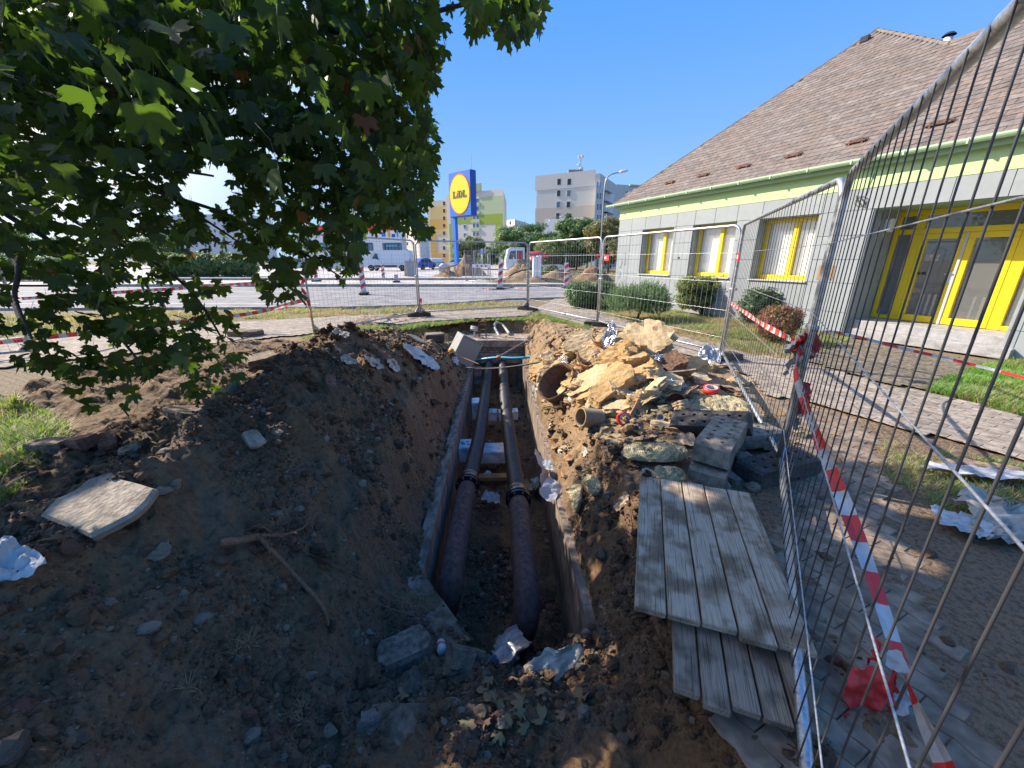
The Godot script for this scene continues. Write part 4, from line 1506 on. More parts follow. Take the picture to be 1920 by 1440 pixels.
	# single leaves against the sky on the upper twig
	for e in [[925, 25, 2.0, 0.10], [948, 78, 1.9, 0.11], [975, 60, 1.85, 0.125], [1000, 38, 1.85, 0.13], [905, 50, 2.0, 0.09], [915, 12, 2.05, 0.1], [985, 10, 1.9, 0.12], [845, 25, 2.2, 0.08], [870, 5, 2.2, 0.09], [828, 60, 2.3, 0.1], [835, 110, 2.4, 0.09]]:
		var p := pt(e[0], e[1] - 20, e[2])
		big.append([1.0, Transform3D((yaw(rnd(-0.8, 0.8)) * eul(rnd(-0.4, 0.2), 0, rnd(-0.3, 0.3))).scaled(Vector3.ONE * e[3]), p - root), rng.randi() % 3, rng.randi() % 3])
		twig.tube([p - root, p + Vector3(-0.01, 0.06, 0) - root, pt(e[0] - 30, minf(20, e[1] - 40), e[2] + 0.05) - root], 0.0018, 4)
	# large leaves hanging close to the camera, in the shade of their own bough
	for e in [[265, 190, 1.15, 0.13], [430, 40, 1.3, 0.13], [520, 310, 1.3, 0.13], [690, 150, 1.6, 0.13]]:
		var p := pt(e[0], e[1], e[2])
		big.append([1.0, Transform3D((yaw(rnd(-0.9, 0.9)) * eul(rnd(-0.5, 0.3), 0, rnd(-0.5, 0.5))).scaled(Vector3.ONE * e[3]), p - root), rng.randi() % 3, rng.randi() % 3])
		twig.tube([p - root, p + Vector3(-0.02, 0.08, -0.02) - root, p + Vector3(-0.12, 0.16, -0.12) - root], 0.0011, 4)
		for k in 14:
			var b := p + SUN * rnd(0.35, 1.8) + Vector3(rng.randfn(0, 0.07), rng.randfn(0, 0.07) - 0.04, rng.randfn(0, 0.07))
			big.append([0.0, Transform3D((yaw(rnd(0, TAU)) * eul(rnd(-1.2, 0.2), 0, rnd(-0.5, 0.5))).scaled(Vector3.ONE * 0.13), b - root), rng.randi() % 3, rng.randi() % 3])
	part("twigs", twig.done(), M.bark, o).set_meta("kind", "stuff")
	big.sort_custom(func(a, b): return a[0] > b[0])
	for i in big.size():
		var e: Array = big[i]
		if i < 300:
			part("leaf", lm[e[3]], M["leaf_%d" % e[2]], o, e[1])
		else:
			var key: int = e[2] * 3 + e[3]
			if not buckets.has(key):
				buckets[key] = []
			buckets[key].append(e[1])
	for key in buckets:
		many("crown", lm[key % 3], M["leaf_%d" % (key / 3)], buckets[key], o)
	print("leaves ", n_ok, " in view ", big.size())

func blade_mesh(n: int, spread: float, wide: float) -> ArrayMesh:
	var mb := MB.new()
	for i in n:
		var a := rnd(0, TAU)
		var d := Vector3(cos(a), 0, sin(a))
		var s := Vector3(-d.z, 0, d.x) * wide
		var b := d * rnd(0, spread * 0.5)
		var h := rnd(0.55, 1.0)
		var m := b + d * spread * 0.35 + Vector3(0, h * 0.6, 0)
		var t := b + d * spread * rnd(0.6, 1.3) + Vector3(0, h, 0)
		mb.quad(b - s, b + s, m + s * 0.7, m - s * 0.7)
		mb.tri(m - s * 0.7, m + s * 0.7, t)
	return mb.done()

func grass(called: String, poly: PackedVector2Array, count: int, tall: float, kinds: Array, label: String):
	if not meshes.has("tuft"):
		meshes.tuft = [blade_mesh(9, 0.55, 0.035), blade_mesh(9, 0.9, 0.03)]
	var lo := Vector2(1e9, 1e9)
	var hi := -lo
	for p in poly:
		lo = lo.min(p)
		hi = hi.max(p)
	var xs := {}
	var got := 0
	for t in count * 8:
		if got >= count:
			break
		var p := Vector2(rnd(lo.x, hi.x), rnd(lo.y, hi.y))
		if not Geometry2D.is_point_in_polygon(p, poly):
			continue
		var thick := n_big.get_noise_2d(p.x * 0.9, p.y * 0.9)
		if thick < -0.12 and rng.randf() < 0.7:
			continue
		got += 1
		var s := tall * rnd(0.5, 1.2) * (1.0 + 0.5 * thick)
		var k: String = kinds[rng.randi() % kinds.size()]
		if n_big.get_noise_2d(p.x * 0.5 + 60, p.y * 0.5) > 0.1:
			k = kinds[0]
		if not xs.has(k):
			xs[k] = []
		xs[k].append(Transform3D(yaw(rnd(0, TAU)).scaled(Vector3(s * 1.3, s, s * 1.3)), Vector3(p.x, maxf(ter(p.x, p.y), -0.05) - 0.005, p.y)))
	var first: Node = null
	for k in xs:
		var o := many(called, meshes.tuft[rng.randi() % 2], M[k], xs[k])
		tag(o, label, "grass")

func lawns():
	rng.seed = 5
	grass("grass", poly_px([-300, 605, 0, 592, 380, 583, 640, 576, 900, 567, 985, 566, 960, 577, 640, 591, 380, 605, 0, 632, -300, 655]), 5200, 0.10, ["grass_dry", "grass_dry", "grass_green"], "dry grass verge between the road and the sidewalk")
	grass("grass", poly_px([560, 640, 700, 612, 800, 603, 985, 593, 1000, 585, 1100, 612, 1130, 622, 1110, 632, 1060, 605, 985, 597, 900, 598, 780, 612, 700, 622, 620, 645]), 1500, 0.09, ["grass_green", "grass_bright", "grass_dry"], "short grass fringe along the rim of the pit")
	grass("grass", poly_px([1075, 573, 1120, 566, 1300, 570, 1500, 610, 1590, 634, 1505, 674, 1370, 655, 1210, 609]), 6500, 0.09, ["grass_dry", "grass_green", "grass_green"], "patchy lawn between the path and the hedge row")
	grass("grass", poly_px([-300, 720, 0, 765, 70, 775, 135, 800, 120, 850, 60, 915, 0, 960, -300, 1050]), 3000, 0.10, ["grass_green", "grass_bright", "grass_dry"], "lit grass at the foot of the soil heap")
	grass("grass", poly_px([1790, 700, 1850, 682, 1920, 674, 2200, 720, 2200, 850, 1920, 778, 1830, 752, 1740, 730]), 3600, 0.10, ["grass_bright", "grass_green", "grass_dry"], "bright grass beside the entrance steps")
	grass("grass", poly_px([1640, 815, 1920, 870, 2200, 960, 2200, 1100, 1900, 1010, 1760, 950, 1670, 890]), 900, 0.06, ["grass_green", "grass_dry"], "sparse trodden grass beside the paved path")
	grass("grass", vec2s([4.0, -29.0, 30, -26, 40, -60, 6, -60]), 2600, 0.2, ["grass_dry", "grass_green"], "distant lawn in front of the apartment blocks")

# a shrub or crown of small leaf faces filling lobes; returns the transforms
func fill_lobes(lobes: Array, count: int, size: float, shell := 0.55) -> Array:
	var out := []
	var vol := 0.0
	for l in lobes:
		vol += l[1].x * l[1].y * l[1].z
	for l in lobes:
		var n := int(count * l[1].x * l[1].y * l[1].z / vol)
		for i in n:
			var d := Vector3(rng.randfn(), rng.randfn(), rng.randfn()).normalized()
			var r := pow(rng.randf(), shell) * (1.0 + 0.16 * n_mid.get_noise_3d(d.x * 1.2 + l[0].x, d.y * 1.2 + l[0].y, d.z * 1.2 + l[0].z) * 2.0)
			var p: Vector3 = l[0] + d * l[1] * r
			var up := (d + Vector3(rnd(-0.8, 0.8), rnd(-0.2, 0.9), rnd(-0.8, 0.8))).normalized()
			var s := up.cross(Vector3(rnd(-1, 1), rnd(-1, 1), rnd(-1, 1))).normalized()
			out.append(Transform3D(Basis(s, up, s.cross(up)).scaled(Vector3.ONE * size * rnd(0.6, 1.3)), p))
	return out

func clump_mesh() -> ArrayMesh:
	if not meshes.has("clump"):
		var mb := MB.new()
		for i in 5:
			var a := TAU * i / 5 + rnd(-0.3, 0.3)
			var d := Vector3(cos(a), rnd(-0.3, 0.4), sin(a))
			var s := Vector3(-d.z, rnd(-0.3, 0.3), d.x) * 0.26
			var c := d * 0.12
			mb.tri(c, c + d * 0.5 + s, c + d * 1.0)
			mb.tri(c, c + d * 1.0, c + d * 0.5 - s)
		meshes.clump = mb.done()
	return meshes.clump

func spray_mesh() -> ArrayMesh:
	if not meshes.has("spray"):
		var mb := MB.new()
		for i in 14:
			var y := i / 14.0
			var a := i * 2.4
			var d := Vector3(cos(a), 0.9, sin(a)).normalized()
			var s := d.cross(Vector3.UP).normalized() * 0.05
			var c := Vector3(0, y, 0)
			mb.tri(c - s, c + s, c + d * (0.42 - 0.25 * y))
		meshes.spray = mb.done()
	return meshes.spray

func bush(called: String, label: String, base: Vector3, lobes: Array, count: int, size: float, mt: Array, mesh: Mesh, group := ""):
	var o := thing(called, base, label, "bush", group)
	var st := MB.new(true)
	for i in 6:
		var a := rnd(0, TAU)
		var l: Array = lobes[i % lobes.size()]
		st.tube([Vector3(cos(a) * 0.06, -0.05, sin(a) * 0.06), (l[0] as Vector3) * 0.5 + Vector3(cos(a), 0, sin(a)) * 0.1, l[0]], [0.018, 0.013, 0.006], 5)
	part("stem", st.done(), M.bark, o)
	var xs := fill_lobes(lobes, count, size)
	for k in mt.size():
		var sub := []
		for i in xs.size():
			if i % mt.size() == k:
				sub.append(xs[i])
		many("foliage", mesh, mt[k], sub, o)

func tree(label: String, px: float, base_y: float, t: float, top_y: float, wide: float, mt: Array, conifer := false, count := 2600):
	var b := pt(px, base_y, t)
	b.y = 0.0
	var h := pt(px, top_y, t).y * 1.06
	wide *= 1.15
	var o := thing("street_tree" if not conifer else "spruce_tree", b, label, "tree")
	var mb := MB.new(true)
	mb.tube([Vector3(0, -0.1, 0), Vector3(0.05, h * 0.3, 0), Vector3(0, h * 0.75, 0.05)], [h * 0.022, h * 0.016, h * 0.006], 8)
	for k in 6:
		var a := k * 2.4
		mb.tube([Vector3(0.03, h * (0.26 + 0.05 * k), 0), Vector3(cos(a) * wide * 0.28, h * (0.4 + 0.06 * k), sin(a) * wide * 0.28)], [h * 0.009, h * 0.003], 5)
	part("trunk", mb.done(), M.bark, o)
	var lobes := []
	count = int(count * 1.7)
	if conifer:
		for k in 9:
			var y := 0.1 + 0.1 * k
			var r := wide * 0.5 * (1.05 - y)
			for j in 5:
				var a := j * TAU / 5 + k
				lobes.append([Vector3(cos(a) * r * 0.5, h * y, sin(a) * r * 0.5), Vector3(r * 0.6, h * 0.05, r * 0.6)])
	else:
		for k in 15:
			var a := rnd(0, TAU)
			var y := rnd(0.3, 0.86)
			var r := wide * 0.5 * sqrt(maxf(0.05, 1.0 - pow((y - 0.55) / 0.5, 2)))
			lobes.append([Vector3(cos(a) * r * 0.6, h * y, sin(a) * r * 0.6), Vector3(wide * rnd(0.17, 0.27), h * rnd(0.10, 0.16), wide * rnd(0.17, 0.27))])
		lobes.append([Vector3(0, h * 0.9, 0), Vector3(wide * 0.14, h * 0.1, wide * 0.14)])
	var xs := fill_lobes(lobes, count, 0.024 * h + 0.12, 0.45)
	for k in mt.size():
		var sub := []
		for i in xs.size():
			if i % mt.size() == k:
				sub.append(xs[i])
		many("crown", clump_mesh(), mt[k], sub, o)

func shrubs():
	rng.seed = 21
	var c := clump_mesh()
	var b := pg(1108, 577)
	bush("clipped_hedge", "dark green clipped round hedge at the street end of the row", b, [[Vector3(-0.3, 0.42, 0), Vector3(0.55, 0.42, 0.5)], [Vector3(0.35, 0.42, 0), Vector3(0.6, 0.42, 0.5)]], 5200, 0.075, [M.bush_green, M.bush_dark, M.bush_green], c)
	b = pg(1195, 597)
	var lob := []
	for i in 12:
		var a := i * 0.55
		lob.append([Vector3(cos(a) * rnd(0.3, 0.85), rnd(0.2, 0.62), sin(a) * rnd(0.2, 0.5)), Vector3(0.36, 0.3, 0.34)])
	var o := thing("juniper_bush", b, "feathery green juniper between two clipped hedges", "bush")
	var js := []
	for l in lob:
		for i in 150:
			var d := Vector3(rng.randfn(), absf(rng.randfn()) * 0.9 - 0.15, rng.randfn()).normalized()
			js.append(Transform3D(Basis(Quaternion(Vector3.UP, (d + Vector3(rnd(-.4, .4), rnd(0, .7), rnd(-.4, .4))).normalized())).scaled(Vector3(0.16, rnd(0.16, 0.3), 0.16)), l[0] + d * l[1] * rnd(0.5, 1.0)))
	many("foliage", spray_mesh(), M.juniper, js.slice(0, js.size() / 2), o)
	many("foliage", spray_mesh(), M.bush_green, js.slice(js.size() / 2), o)
	var st := MB.new(true)
	st.tube([Vector3(0, -0.05, 0), Vector3(0.1, 0.4, 0)], [0.04, 0.02], 6)
	part("stem", st.done(), M.bark, o)
	b = pg(1320, 590)
	var hl := []
	for hx in 6:
		for hy in 2:
			hl.append([Vector3(-0.6 + hx * 0.32, 0.42 + hy * 0.4 + rnd(-0.04, 0.04), rnd(-0.08, 0.08)), Vector3(0.27, 0.27, 0.36)])
	bush("clipped_hedge", "yellowing clipped hedge under the second yellow window", b, hl, 7500, 0.065, [M.bush_yellow, M.bush_green, M.bush_yellow], c)
	b = pg(1418, 606)
	bush("shrub", "dark glossy shrub between the yellowing hedge and the red bush", b, [[Vector3(-0.1, 0.45, 0), Vector3(0.38, 0.42, 0.36)], [Vector3(0.25, 0.5, 0.05), Vector3(0.34, 0.36, 0.3)]], 1700, 0.085, [M.bush_dark, M.bush_dark, M.bush_green], c)
	b = pg(1450, 640)
	bush("shrub", "round reddish brown barberry shrub at the corner of the lawn", b, [[Vector3(0, 0.36, 0), Vector3(0.36, 0.34, 0.36)], [Vector3(0.15, 0.45, 0.05), Vector3(0.26, 0.24, 0.26)]], 3600, 0.042, [M.bush_red, M.bush_red, M.bush_yellow], c)
	# hedge across the road
	var h := pt(415, 522, 31)
	h.y = 0.1
	bush("street_hedge", "long dark hedge on the far side of the road", h, [[Vector3(-3.4, 0.95, 0), Vector3(1.8, 0.95, 0.8)], [Vector3(-1.2, 1.0, 0), Vector3(1.8, 0.98, 0.8)], [Vector3(1.0, 0.98, 0), Vector3(1.8, 0.95, 0.8)], [Vector3(2.2, 0.9, 0), Vector3(0.9, 0.85, 0.8)]], 9000, 0.16, [M.bush_green, M.bush_green, M.bush_yellow], c)
	h = pt(120, 535, 27)
	h.y = 0.1
	bush("street_hedge", "loose hedge on the far side of the road behind the maple", h, [[Vector3(-4, 0.9, 0), Vector3(2.4, 0.9, 0.8)], [Vector3(-1.0, 0.8, 0), Vector3(2.4, 0.8, 0.8)]], 5000, 0.16, [M.bush_green, M.bush_green], c)
	tree("small yellowish tree beside the blue pylon sign", 880, 505, 55, 447, 4.2, [M.tree_a, M.bush_yellow])
	tree("slim young tree between the pylon sign and the green trees", 916, 505, 52, 464, 2.6, [M.tree_a, M.tree_a], false, 1400)
	tree("broad green tree in front of the peach block", 970, 508, 50, 436, 6.2, [M.tree_a, M.tree_b])
	tree("full dark green tree in front of the beige block", 1008, 510, 60, 424, 7.5, [M.tree_b, M.tree_b, M.tree_a])
	tree("dark tree behind the full green tree", 965, 505, 80, 428, 8.0, [M.tree_b, M.tree_b])
	tree("light green tree before the white wall patch", 1040, 508, 46, 448, 4.5, [M.tree_a, M.tree_a, M.bush_yellow])
	tree("pointed spruce before the beige block", 1062, 508, 62, 404, 4.6, [M.spruce, M.tree_b], true)
	tree("bright broad tree in front of the spruce", 1080, 510, 52, 417, 5.4, [M.tree_a, M.tree_b, M.tree_a])
	tree("tree with browning crown beside the street lamp", 1140, 510, 44, 414, 6.0, [M.tree_c, M.tree_b, M.tree_c])
	tree("slim green tree beside the grey building corner", 1118, 510, 50, 440, 4.5, [M.tree_b, M.tree_b])
	tree("thin tree between the browning tree and the spruce", 1100, 508, 70, 440, 6.0, [M.tree_b, M.tree_a])
	tree("tree behind the far hedge seen through the maple", 300, 500, 60, 440, 7.0, [M.tree_b, M.tree_b])
	tree("roadside tree beyond the loose hedge seen through the maple", 60, 500, 55, 430, 8.0, [M.tree_b, M.tree_a])


# ---------------------------------------------------------------- fences
func fence(A: Vector3, B: Vector3, label: String, singles: bool, fine: bool, plate := false):
	var L := A.distance_to(B) - 0.06
	var x := (B - A).normalized()
	var o := thing("wire_fence", A + x * 0.03, label, "fence", "", Basis(x, Vector3.UP, x.cross(Vector3.UP)))
	var H := 2.0
	var r := 0.14
	var path := [Vector3(0, 0.05, 0), Vector3(0, 1.0, 0), Vector3(0, H - r, 0)]
	for k in range(1, 6):
		var a := PI / 2 * k / 6
		path.append(Vector3(r - r * cos(a), H - r + r * sin(a), 0))
	path.append(Vector3(r, H, 0))
	path.append(Vector3(L / 2, H, 0))
	for k in range(0, 7):
		var a := PI / 2 * (1.0 - k / 6.0)
		path.append(Vector3(L - r + r * cos(a), H - r + r * sin(a), 0))
	path.append(Vector3(L, 1.0, 0))
	path.append(Vector3(L, 0.05, 0))
	var mb := MB.new(true)
	mb.tube(path, 0.021, 10)
	part("frame", mb.done(), M.galvanized, o)
	mb = MB.new(true)
	mb.tube([Vector3(0.02, 0.13, 0), Vector3(L - 0.02, 0.13, 0)], 0.019, 10)
	part("bottom_rail", mb.done(), M.galvanized, o)
	for s in [0.0, L]:
		var g := MB.new()
		var k := 1.0 if s == 0.0 else -1.0
		g.prism(vec2s([s, 0.14, s, 0.30, s + 0.15 * k, 0.14]), -0.003, 0.003)
		part("gusset", g.done(), M.galvanized, o)
	var n := int(L / 0.104)
	var one := MB.new(true)
	one.tube([Vector3(0, 0.13, 0), Vector3(0, H, 0)], 0.0024 if singles else 0.0021, 5, false)
	var wm := one.done()
	var levels := [0.36, 0.78, 1.2, 1.62]
	if fine:
		levels = []
		for k in 18:
			levels.append(0.23 + 0.1 * k)
	var row := MB.new(true)
	row.tube([Vector3(0, 0, 0), Vector3(L, 0, 0)], 0.0026 if not fine else 0.002, 5, false)
	var rm := row.done()
	if singles:
		for i in range(1, n):
			part("wire", wm, M.wire_dark, o, Transform3D(eul(0, 0, rnd(-0.002, 0.002)), Vector3(L * i / n, 0, 0.02)))
		for y in levels:
			part("wire", rm, M.galvanized, o, Transform3D(Basis(), Vector3(0, y, 0.025)))
	else:
		var xs := []
		for i in range(1, n):
			xs.append(Transform3D(Basis(), Vector3(L * i / n, 0, 0.02)))
		many("wire_mesh", wm, M.galvanized, xs, o)
		xs = []
		for y in levels:
			xs.append(Transform3D(Basis(), Vector3(0, y, 0.025)))
		many("wire_mesh", rm, M.galvanized, xs, o)
	if plate:
		var p := MB.new()
		p.box(Vector3(0.2, 1.56, 0.035), Vector3(0.17, 0.13, 0.004), 0.0)
		var pl := part("name_plate", p.done(), M.red_label, o)
		p = MB.new()
		p.box(Vector3(0.155, 1.56, 0.035), Vector3(0.07, 0.05, 0.007), 0.0)
		part("plate_print", p.done(), M.white_paint, pl)
	var cl := MB.new()
	cl.box(Vector3(L + 0.03, 1.1, 0), Vector3(0.12, 0.035, 0.05), 0.006)
	part("clamp", cl.done(), M.galvanized, o)
	return o

func foot(at: Vector3, turn: float, label: String, mt: Material, bs := Basis(), group := "") -> Node3D:
	var o := thing("ballast_block", at, label, "fence foot", group, yaw(turn) * bs)
	var h := 0.13
	var c := CSGPolygon3D.new()
	c.name = "block"
	c.polygon = vec2s([-0.32, 0.02, -0.28, 0, -0.1, 0, -0.08, 0.025, 0.08, 0.025, 0.1, 0, 0.28, 0, 0.32, 0.02, 0.31, h - 0.015, 0.29, h, -0.29, h, -0.31, h - 0.015])
	c.depth = 0.22
	c.material = mt
	c.position.z = 0.11
	o.add_child(c)
	for x in [-0.21, -0.12, -0.03, 0.06, 0.15, 0.23]:
		for z in [-0.045, 0.045]:
			var k := CSGCylinder3D.new()
			k.name = "post_hole"
			k.operation = CSGShape3D.OPERATION_SUBTRACTION
			k.radius = 0.016
			k.height = 0.16
			k.sides = 10
			k.material = mt
			k.position = Vector3(x, h * 0.75, z - 0.11)
			c.add_child(k, true)
	return o

var FP := [Vector3(-4.05, 0, -7.75), Vector3(-2.6, 0, -10.85), Vector3(0.5, 0, -12.25), Vector3(2.05, 0, -9.2), Vector3(3.33, 0, -5.95), Vector3(2.0, 0, -2.55), Vector3(0.17, 0, 0.38)]

func fences():
	rng.seed = 3
	fence(FP[0], FP[1], "wire fence panel beside the leaning tape post, on the sidewalk side of the pit", false, true)
	fence(FP[1], FP[2], "wire fence panel along the street end of the pit", false, true)
	fence(FP[2], FP[3], "wire fence panel from the pit corner to the hedge row", false, false, true)
	fence(FP[3], FP[4], "wire fence panel in front of the juniper bush", false, false, true)
	fence(FP[4], FP[5], "wire fence panel behind the insulation rubble, turned towards the planks", true, false, true)
	fence(FP[5], FP[6], "wire fence panel standing over the wooden planks", true, false)
	fence(pg(-140, 690), pg(70, 672), "wire fence panel behind the maple beyond the soil heap", false, true)
	for e in [[1, 0.25, "dark fence foot on the grass at the pit rim"], [2, -0.5, "dark fence foot at the street corner of the pit"], [3, -0.3, "dark fence foot behind the insulation rubble"], [4, 0.2, "dark fence foot beside the foil scraps"], [5, 0.35, "dark fence foot beside the small stones at the paved path"]]:
		var p: Vector3 = FP[e[0]]
		foot(Vector3(p.x, maxf(ter(p.x, p.z), -0.02), p.z), e[1], e[2], M.rubber_block)

# ---------------------------------------------------------------- barrier tape
func ribbon(called: String, pts: Array, wide: float, label: String, twist := 0.0, stripe := 0.115, red_first := true, start := PI / 2, parent: Node = null):
	var p := smooth_path(pts, 10)
	var total := 0.0
	for i in p.size() - 1:
		total += p[i].distance_to(p[i + 1])
	var mbs := [MB.new(), MB.new()]
	var n := int(total / (stripe / 3.0))
	var old := []
	for i in n + 1:
		var e := at_len(p, total * i / n - 0.0001 if i else 0.0)
		var d: Vector3 = e[1]
		var s := d.cross(Vector3.UP).normalized()
		var u := s.cross(d)
		var a := start + twist * i / n + 0.25 * sin(i * 0.21)
		var w := (s * cos(a) + u * sin(a)) * wide * 0.5
		var fold := (s * -sin(a) + u * cos(a)) * wide * 0.12
		var now := [e[0] + w, e[0] + fold, e[0] - w]
		if i:
			var k := (int(i / 3.0) + (0 if red_first else 1)) % 2
			mbs[k].quad(old[0], now[0], now[1], old[1])
			mbs[k].quad(old[1], now[1], now[2], old[2])
		old = now
	var m: ArrayMesh = mbs[0].done()
	if mbs[1].n:
		m = mbs[1].st.commit(m) if false else add_surface(m, mbs[1].done())
	m.surface_set_material(0, M.red_plastic)
	if m.get_surface_count() > 1:
		m.surface_set_material(1, M.plastic_white)
	if parent:
		var o := MeshInstance3D.new()
		o.name = called
		o.mesh = m
		parent.add_child(o, true)
		return o
	return single(called, m, null, Transform3D(), label, "tape")

func add_surface(a: ArrayMesh, b: ArrayMesh) -> ArrayMesh:
	a.add_surface_from_arrays(Mesh.PRIMITIVE_TRIANGLES, b.surface_get_arrays(0))
	return a

func scrap(w: float, h: float, amp: float, freq: float, sd: int, bend := 0.0, nx := 14, ny := 10, ragged := 0.12) -> ArrayMesh:
	# a crumpled piece of sheet with a torn outline
	var mb := MB.new(true)
	var g := []
	for j in ny + 1:
		var row := []
		for i in nx + 1:
			var u := float(i) / nx - 0.5
			var v := float(j) / ny - 0.5
			var th := atan2(v, u)
			var e := 1.0 + ragged * (n_big.get_noise_2d(sd * 7.3 + cos(th) * 0.7, sin(th) * 0.7) * 1.6 + 0.25 * n_mid.get_noise_2d(sd + cos(th), sin(th)))
			var x := u * sqrt(1.0 - 1.2 * v * v) * w * e * 1.1
			var z := v * sqrt(1.0 - 1.2 * u * u) * h * e * 1.1
			var y := amp * (n_mid.get_noise_3d(x * freq, z * freq, sd * 3.1) + 0.45 * n_mid.get_noise_3d(x * freq * 3.1, z * freq * 3.1, sd * 5.7))
			row.append(Vector3(x, y + bend * u * u * w, z))
		g.append(row)
	for j in ny:
		for i in nx:
			mb.quad(g[j][i], g[j][i + 1], g[j + 1][i + 1], g[j + 1][i])
	return mb.done()

func tapes():
	var tp := FP[0] as Vector3
	var at := func(h: float): return Vector3(tp.x, h, tp.z)
	ribbon("barrier_tape", [pg(150, 625, 0.5), pg(380, 598, 0.42), pt(480, 586, 8.3), at.call(0.78)], 0.075, "red and white tape stretched low across the verge to the tape post")
	ribbon("barrier_tape", [pt(40, 560, 9.5), pt(330, 541, 8.8), pt(450, 533, 8.4), at.call(1.14)], 0.075, "red and white tape stretched from the tape post in front of the far hedge")
	ribbon("barrier_tape", [at.call(1.16), at.call(1.0) + Vector3(-0.05, 0, 0.05), at.call(0.8) + Vector3(0.03, 0, 0.05), at.call(0.42) + Vector3(0.035, 0, 0.04)], 0.06, "short tape wound down the tape post")
	ribbon("barrier_tape", [pg(-200, 668, 0.25), pg(0, 642, 0.25), pg(110, 630, 0.3), pg(200, 622, 0.25)], 0.075, "red and white tape behind the hanging maple leaves")
	var p4 := FP[4] as Vector3
	var kn := Vector3(2.03, 0.96, -2.62)
	ribbon("barrier_tape", [p4 + Vector3(-0.02, 0.90, 0.04), p4.lerp(kn, 0.33) + Vector3(0, 0.59, 0), p4.lerp(kn, 0.66) + Vector3(0, 0.28, 0), kn], 0.05, "red and white tape between the galvanized post and the tape knot")
	ribbon("barrier_tape", [kn, pt(1490, 690, 2.45), pt(1525, 800, 2.15), pt(1600, 985, 1.75), pt(1660, 1155, 1.5), pt(1690, 1252, 1.4)], 0.062, "red and white tape sagging from the knot along the wire fence", 2.6, 0.125, false, 0.9)
	ribbon("barrier_tape", [pt(1690, 1254, 1.4), pt(1725, 1340, 1.3), pt(1775, 1445, 1.2), pt(1850, 1600, 1.05)], 0.066, "red and white tape below the large red knot", 1.2, 0.14, true, 1.0)
	ribbon("barrier_tape", [kn + Vector3(0.06, -0.02, 0.0), pt(1560, 622, 4.3), pt(1700, 655, 4.6), pt(1850, 690, 4.4), pt(2000, 730, 4.0)], 0.035, "thin red and white tape crossing in front of the entrance steps", 0.5, 0.2)
	var k1 := thing("tape_knot", kn, "torn red and white tape knotted round the fence post", "tape")
	for i in 11:
		var a := rnd(0, TAU)
		var m := scrap(rnd(0.05, 0.09), rnd(0.10, 0.2), 0.05, 6.0, 40 + i, 0.3, 6, 8, 0.2)
		part("tape_end", m, M.red_plastic if i % 2 else M.plastic_white, k1, Transform3D(eul(rnd(0.6, 2.2), a, rnd(-0.8, 0.8)), Vector3(cos(a) * 0.045, rnd(-0.16, 0.07), sin(a) * 0.045)))
	var k1b := thing("tape_knot", Vector3(2.03, 0.62, -2.6), "loose red and white tape end hanging low on the fence post", "tape")
	for i in 3:
		part("tape_end", scrap(0.07, 0.18, 0.04, 5.0, 60 + i, 0.4, 6, 8, 0.15), M.red_plastic if i < 2 else M.plastic_white, k1b, Transform3D(eul(1.5, i * 0.8, rnd(-0.3, 0.3)), Vector3(0.03, -0.09 * i, 0.04)))
	var k2 := thing("tape_knot", pt(1690, 1254, 1.39), "large red tape knot with torn ends in front of the planks", "tape")
	part("tape_end", scrap(0.12, 0.17, 0.035, 1.6, 71, 0.5, 18, 16, 0.12), M.red_plastic, k2, Transform3D(eul(1.35, 0.2, 0.5), pt(1620, 1290, 1.39) - k2.position))
	part("tape_end", scrap(0.035, 0.11, 0.03, 6.0, 72, 0.2, 6, 10, 0.3), M.red_plastic, k2, Transform3D(eul(1.4, 0.1, -0.25), pt(1578, 1360, 1.39) - k2.position))
	part("tape_end", scrap(0.025, 0.10, 0.03, 6.0, 73, 0.2, 6, 10, 0.3), M.red_plastic, k2, Transform3D(eul(1.5, 0.1, 0.15), pt(1640, 1225, 1.40) - k2.position))
	part("tape_end", scrap(0.05, 0.13, 0.03, 6.0, 74, 0.2, 6, 10, 0.3), M.red_plastic, k2, Transform3D(eul(1.4, 0.5, 0.2), pt(1672, 1300, 1.38) - k2.position))
	part("tape_end", scrap(0.05, 0.09, 0.03, 6.0, 75, 0.2, 6, 10, 0.3), M.plastic_white, k2, Transform3D(eul(1.2, -0.4, 0.3), pt(1693, 1312, 1.38) - k2.position))
	part("tape_end", scrap(0.05, 0.06, 0.02, 6.0, 76, 0.2, 6, 6, 0.3), M.plastic_white, k2, Transform3D(eul(1.0, 0.4, 0.8), pt(1680, 1240, 1.385) - k2.position))
	# tape bits on the far fence
	ribbon("barrier_tape", [pt(787, 560, 10.6), pt(790, 568, 10.6), pt(789, 585, 10.55)], 0.12, "short tape end on the middle post of the street side fence")
	ribbon("barrier_tape", [pg(905, 542), pg(930, 543), pg(960, 540), pg(985, 543)], 0.1, "fallen tape lying along the far edge of the road")

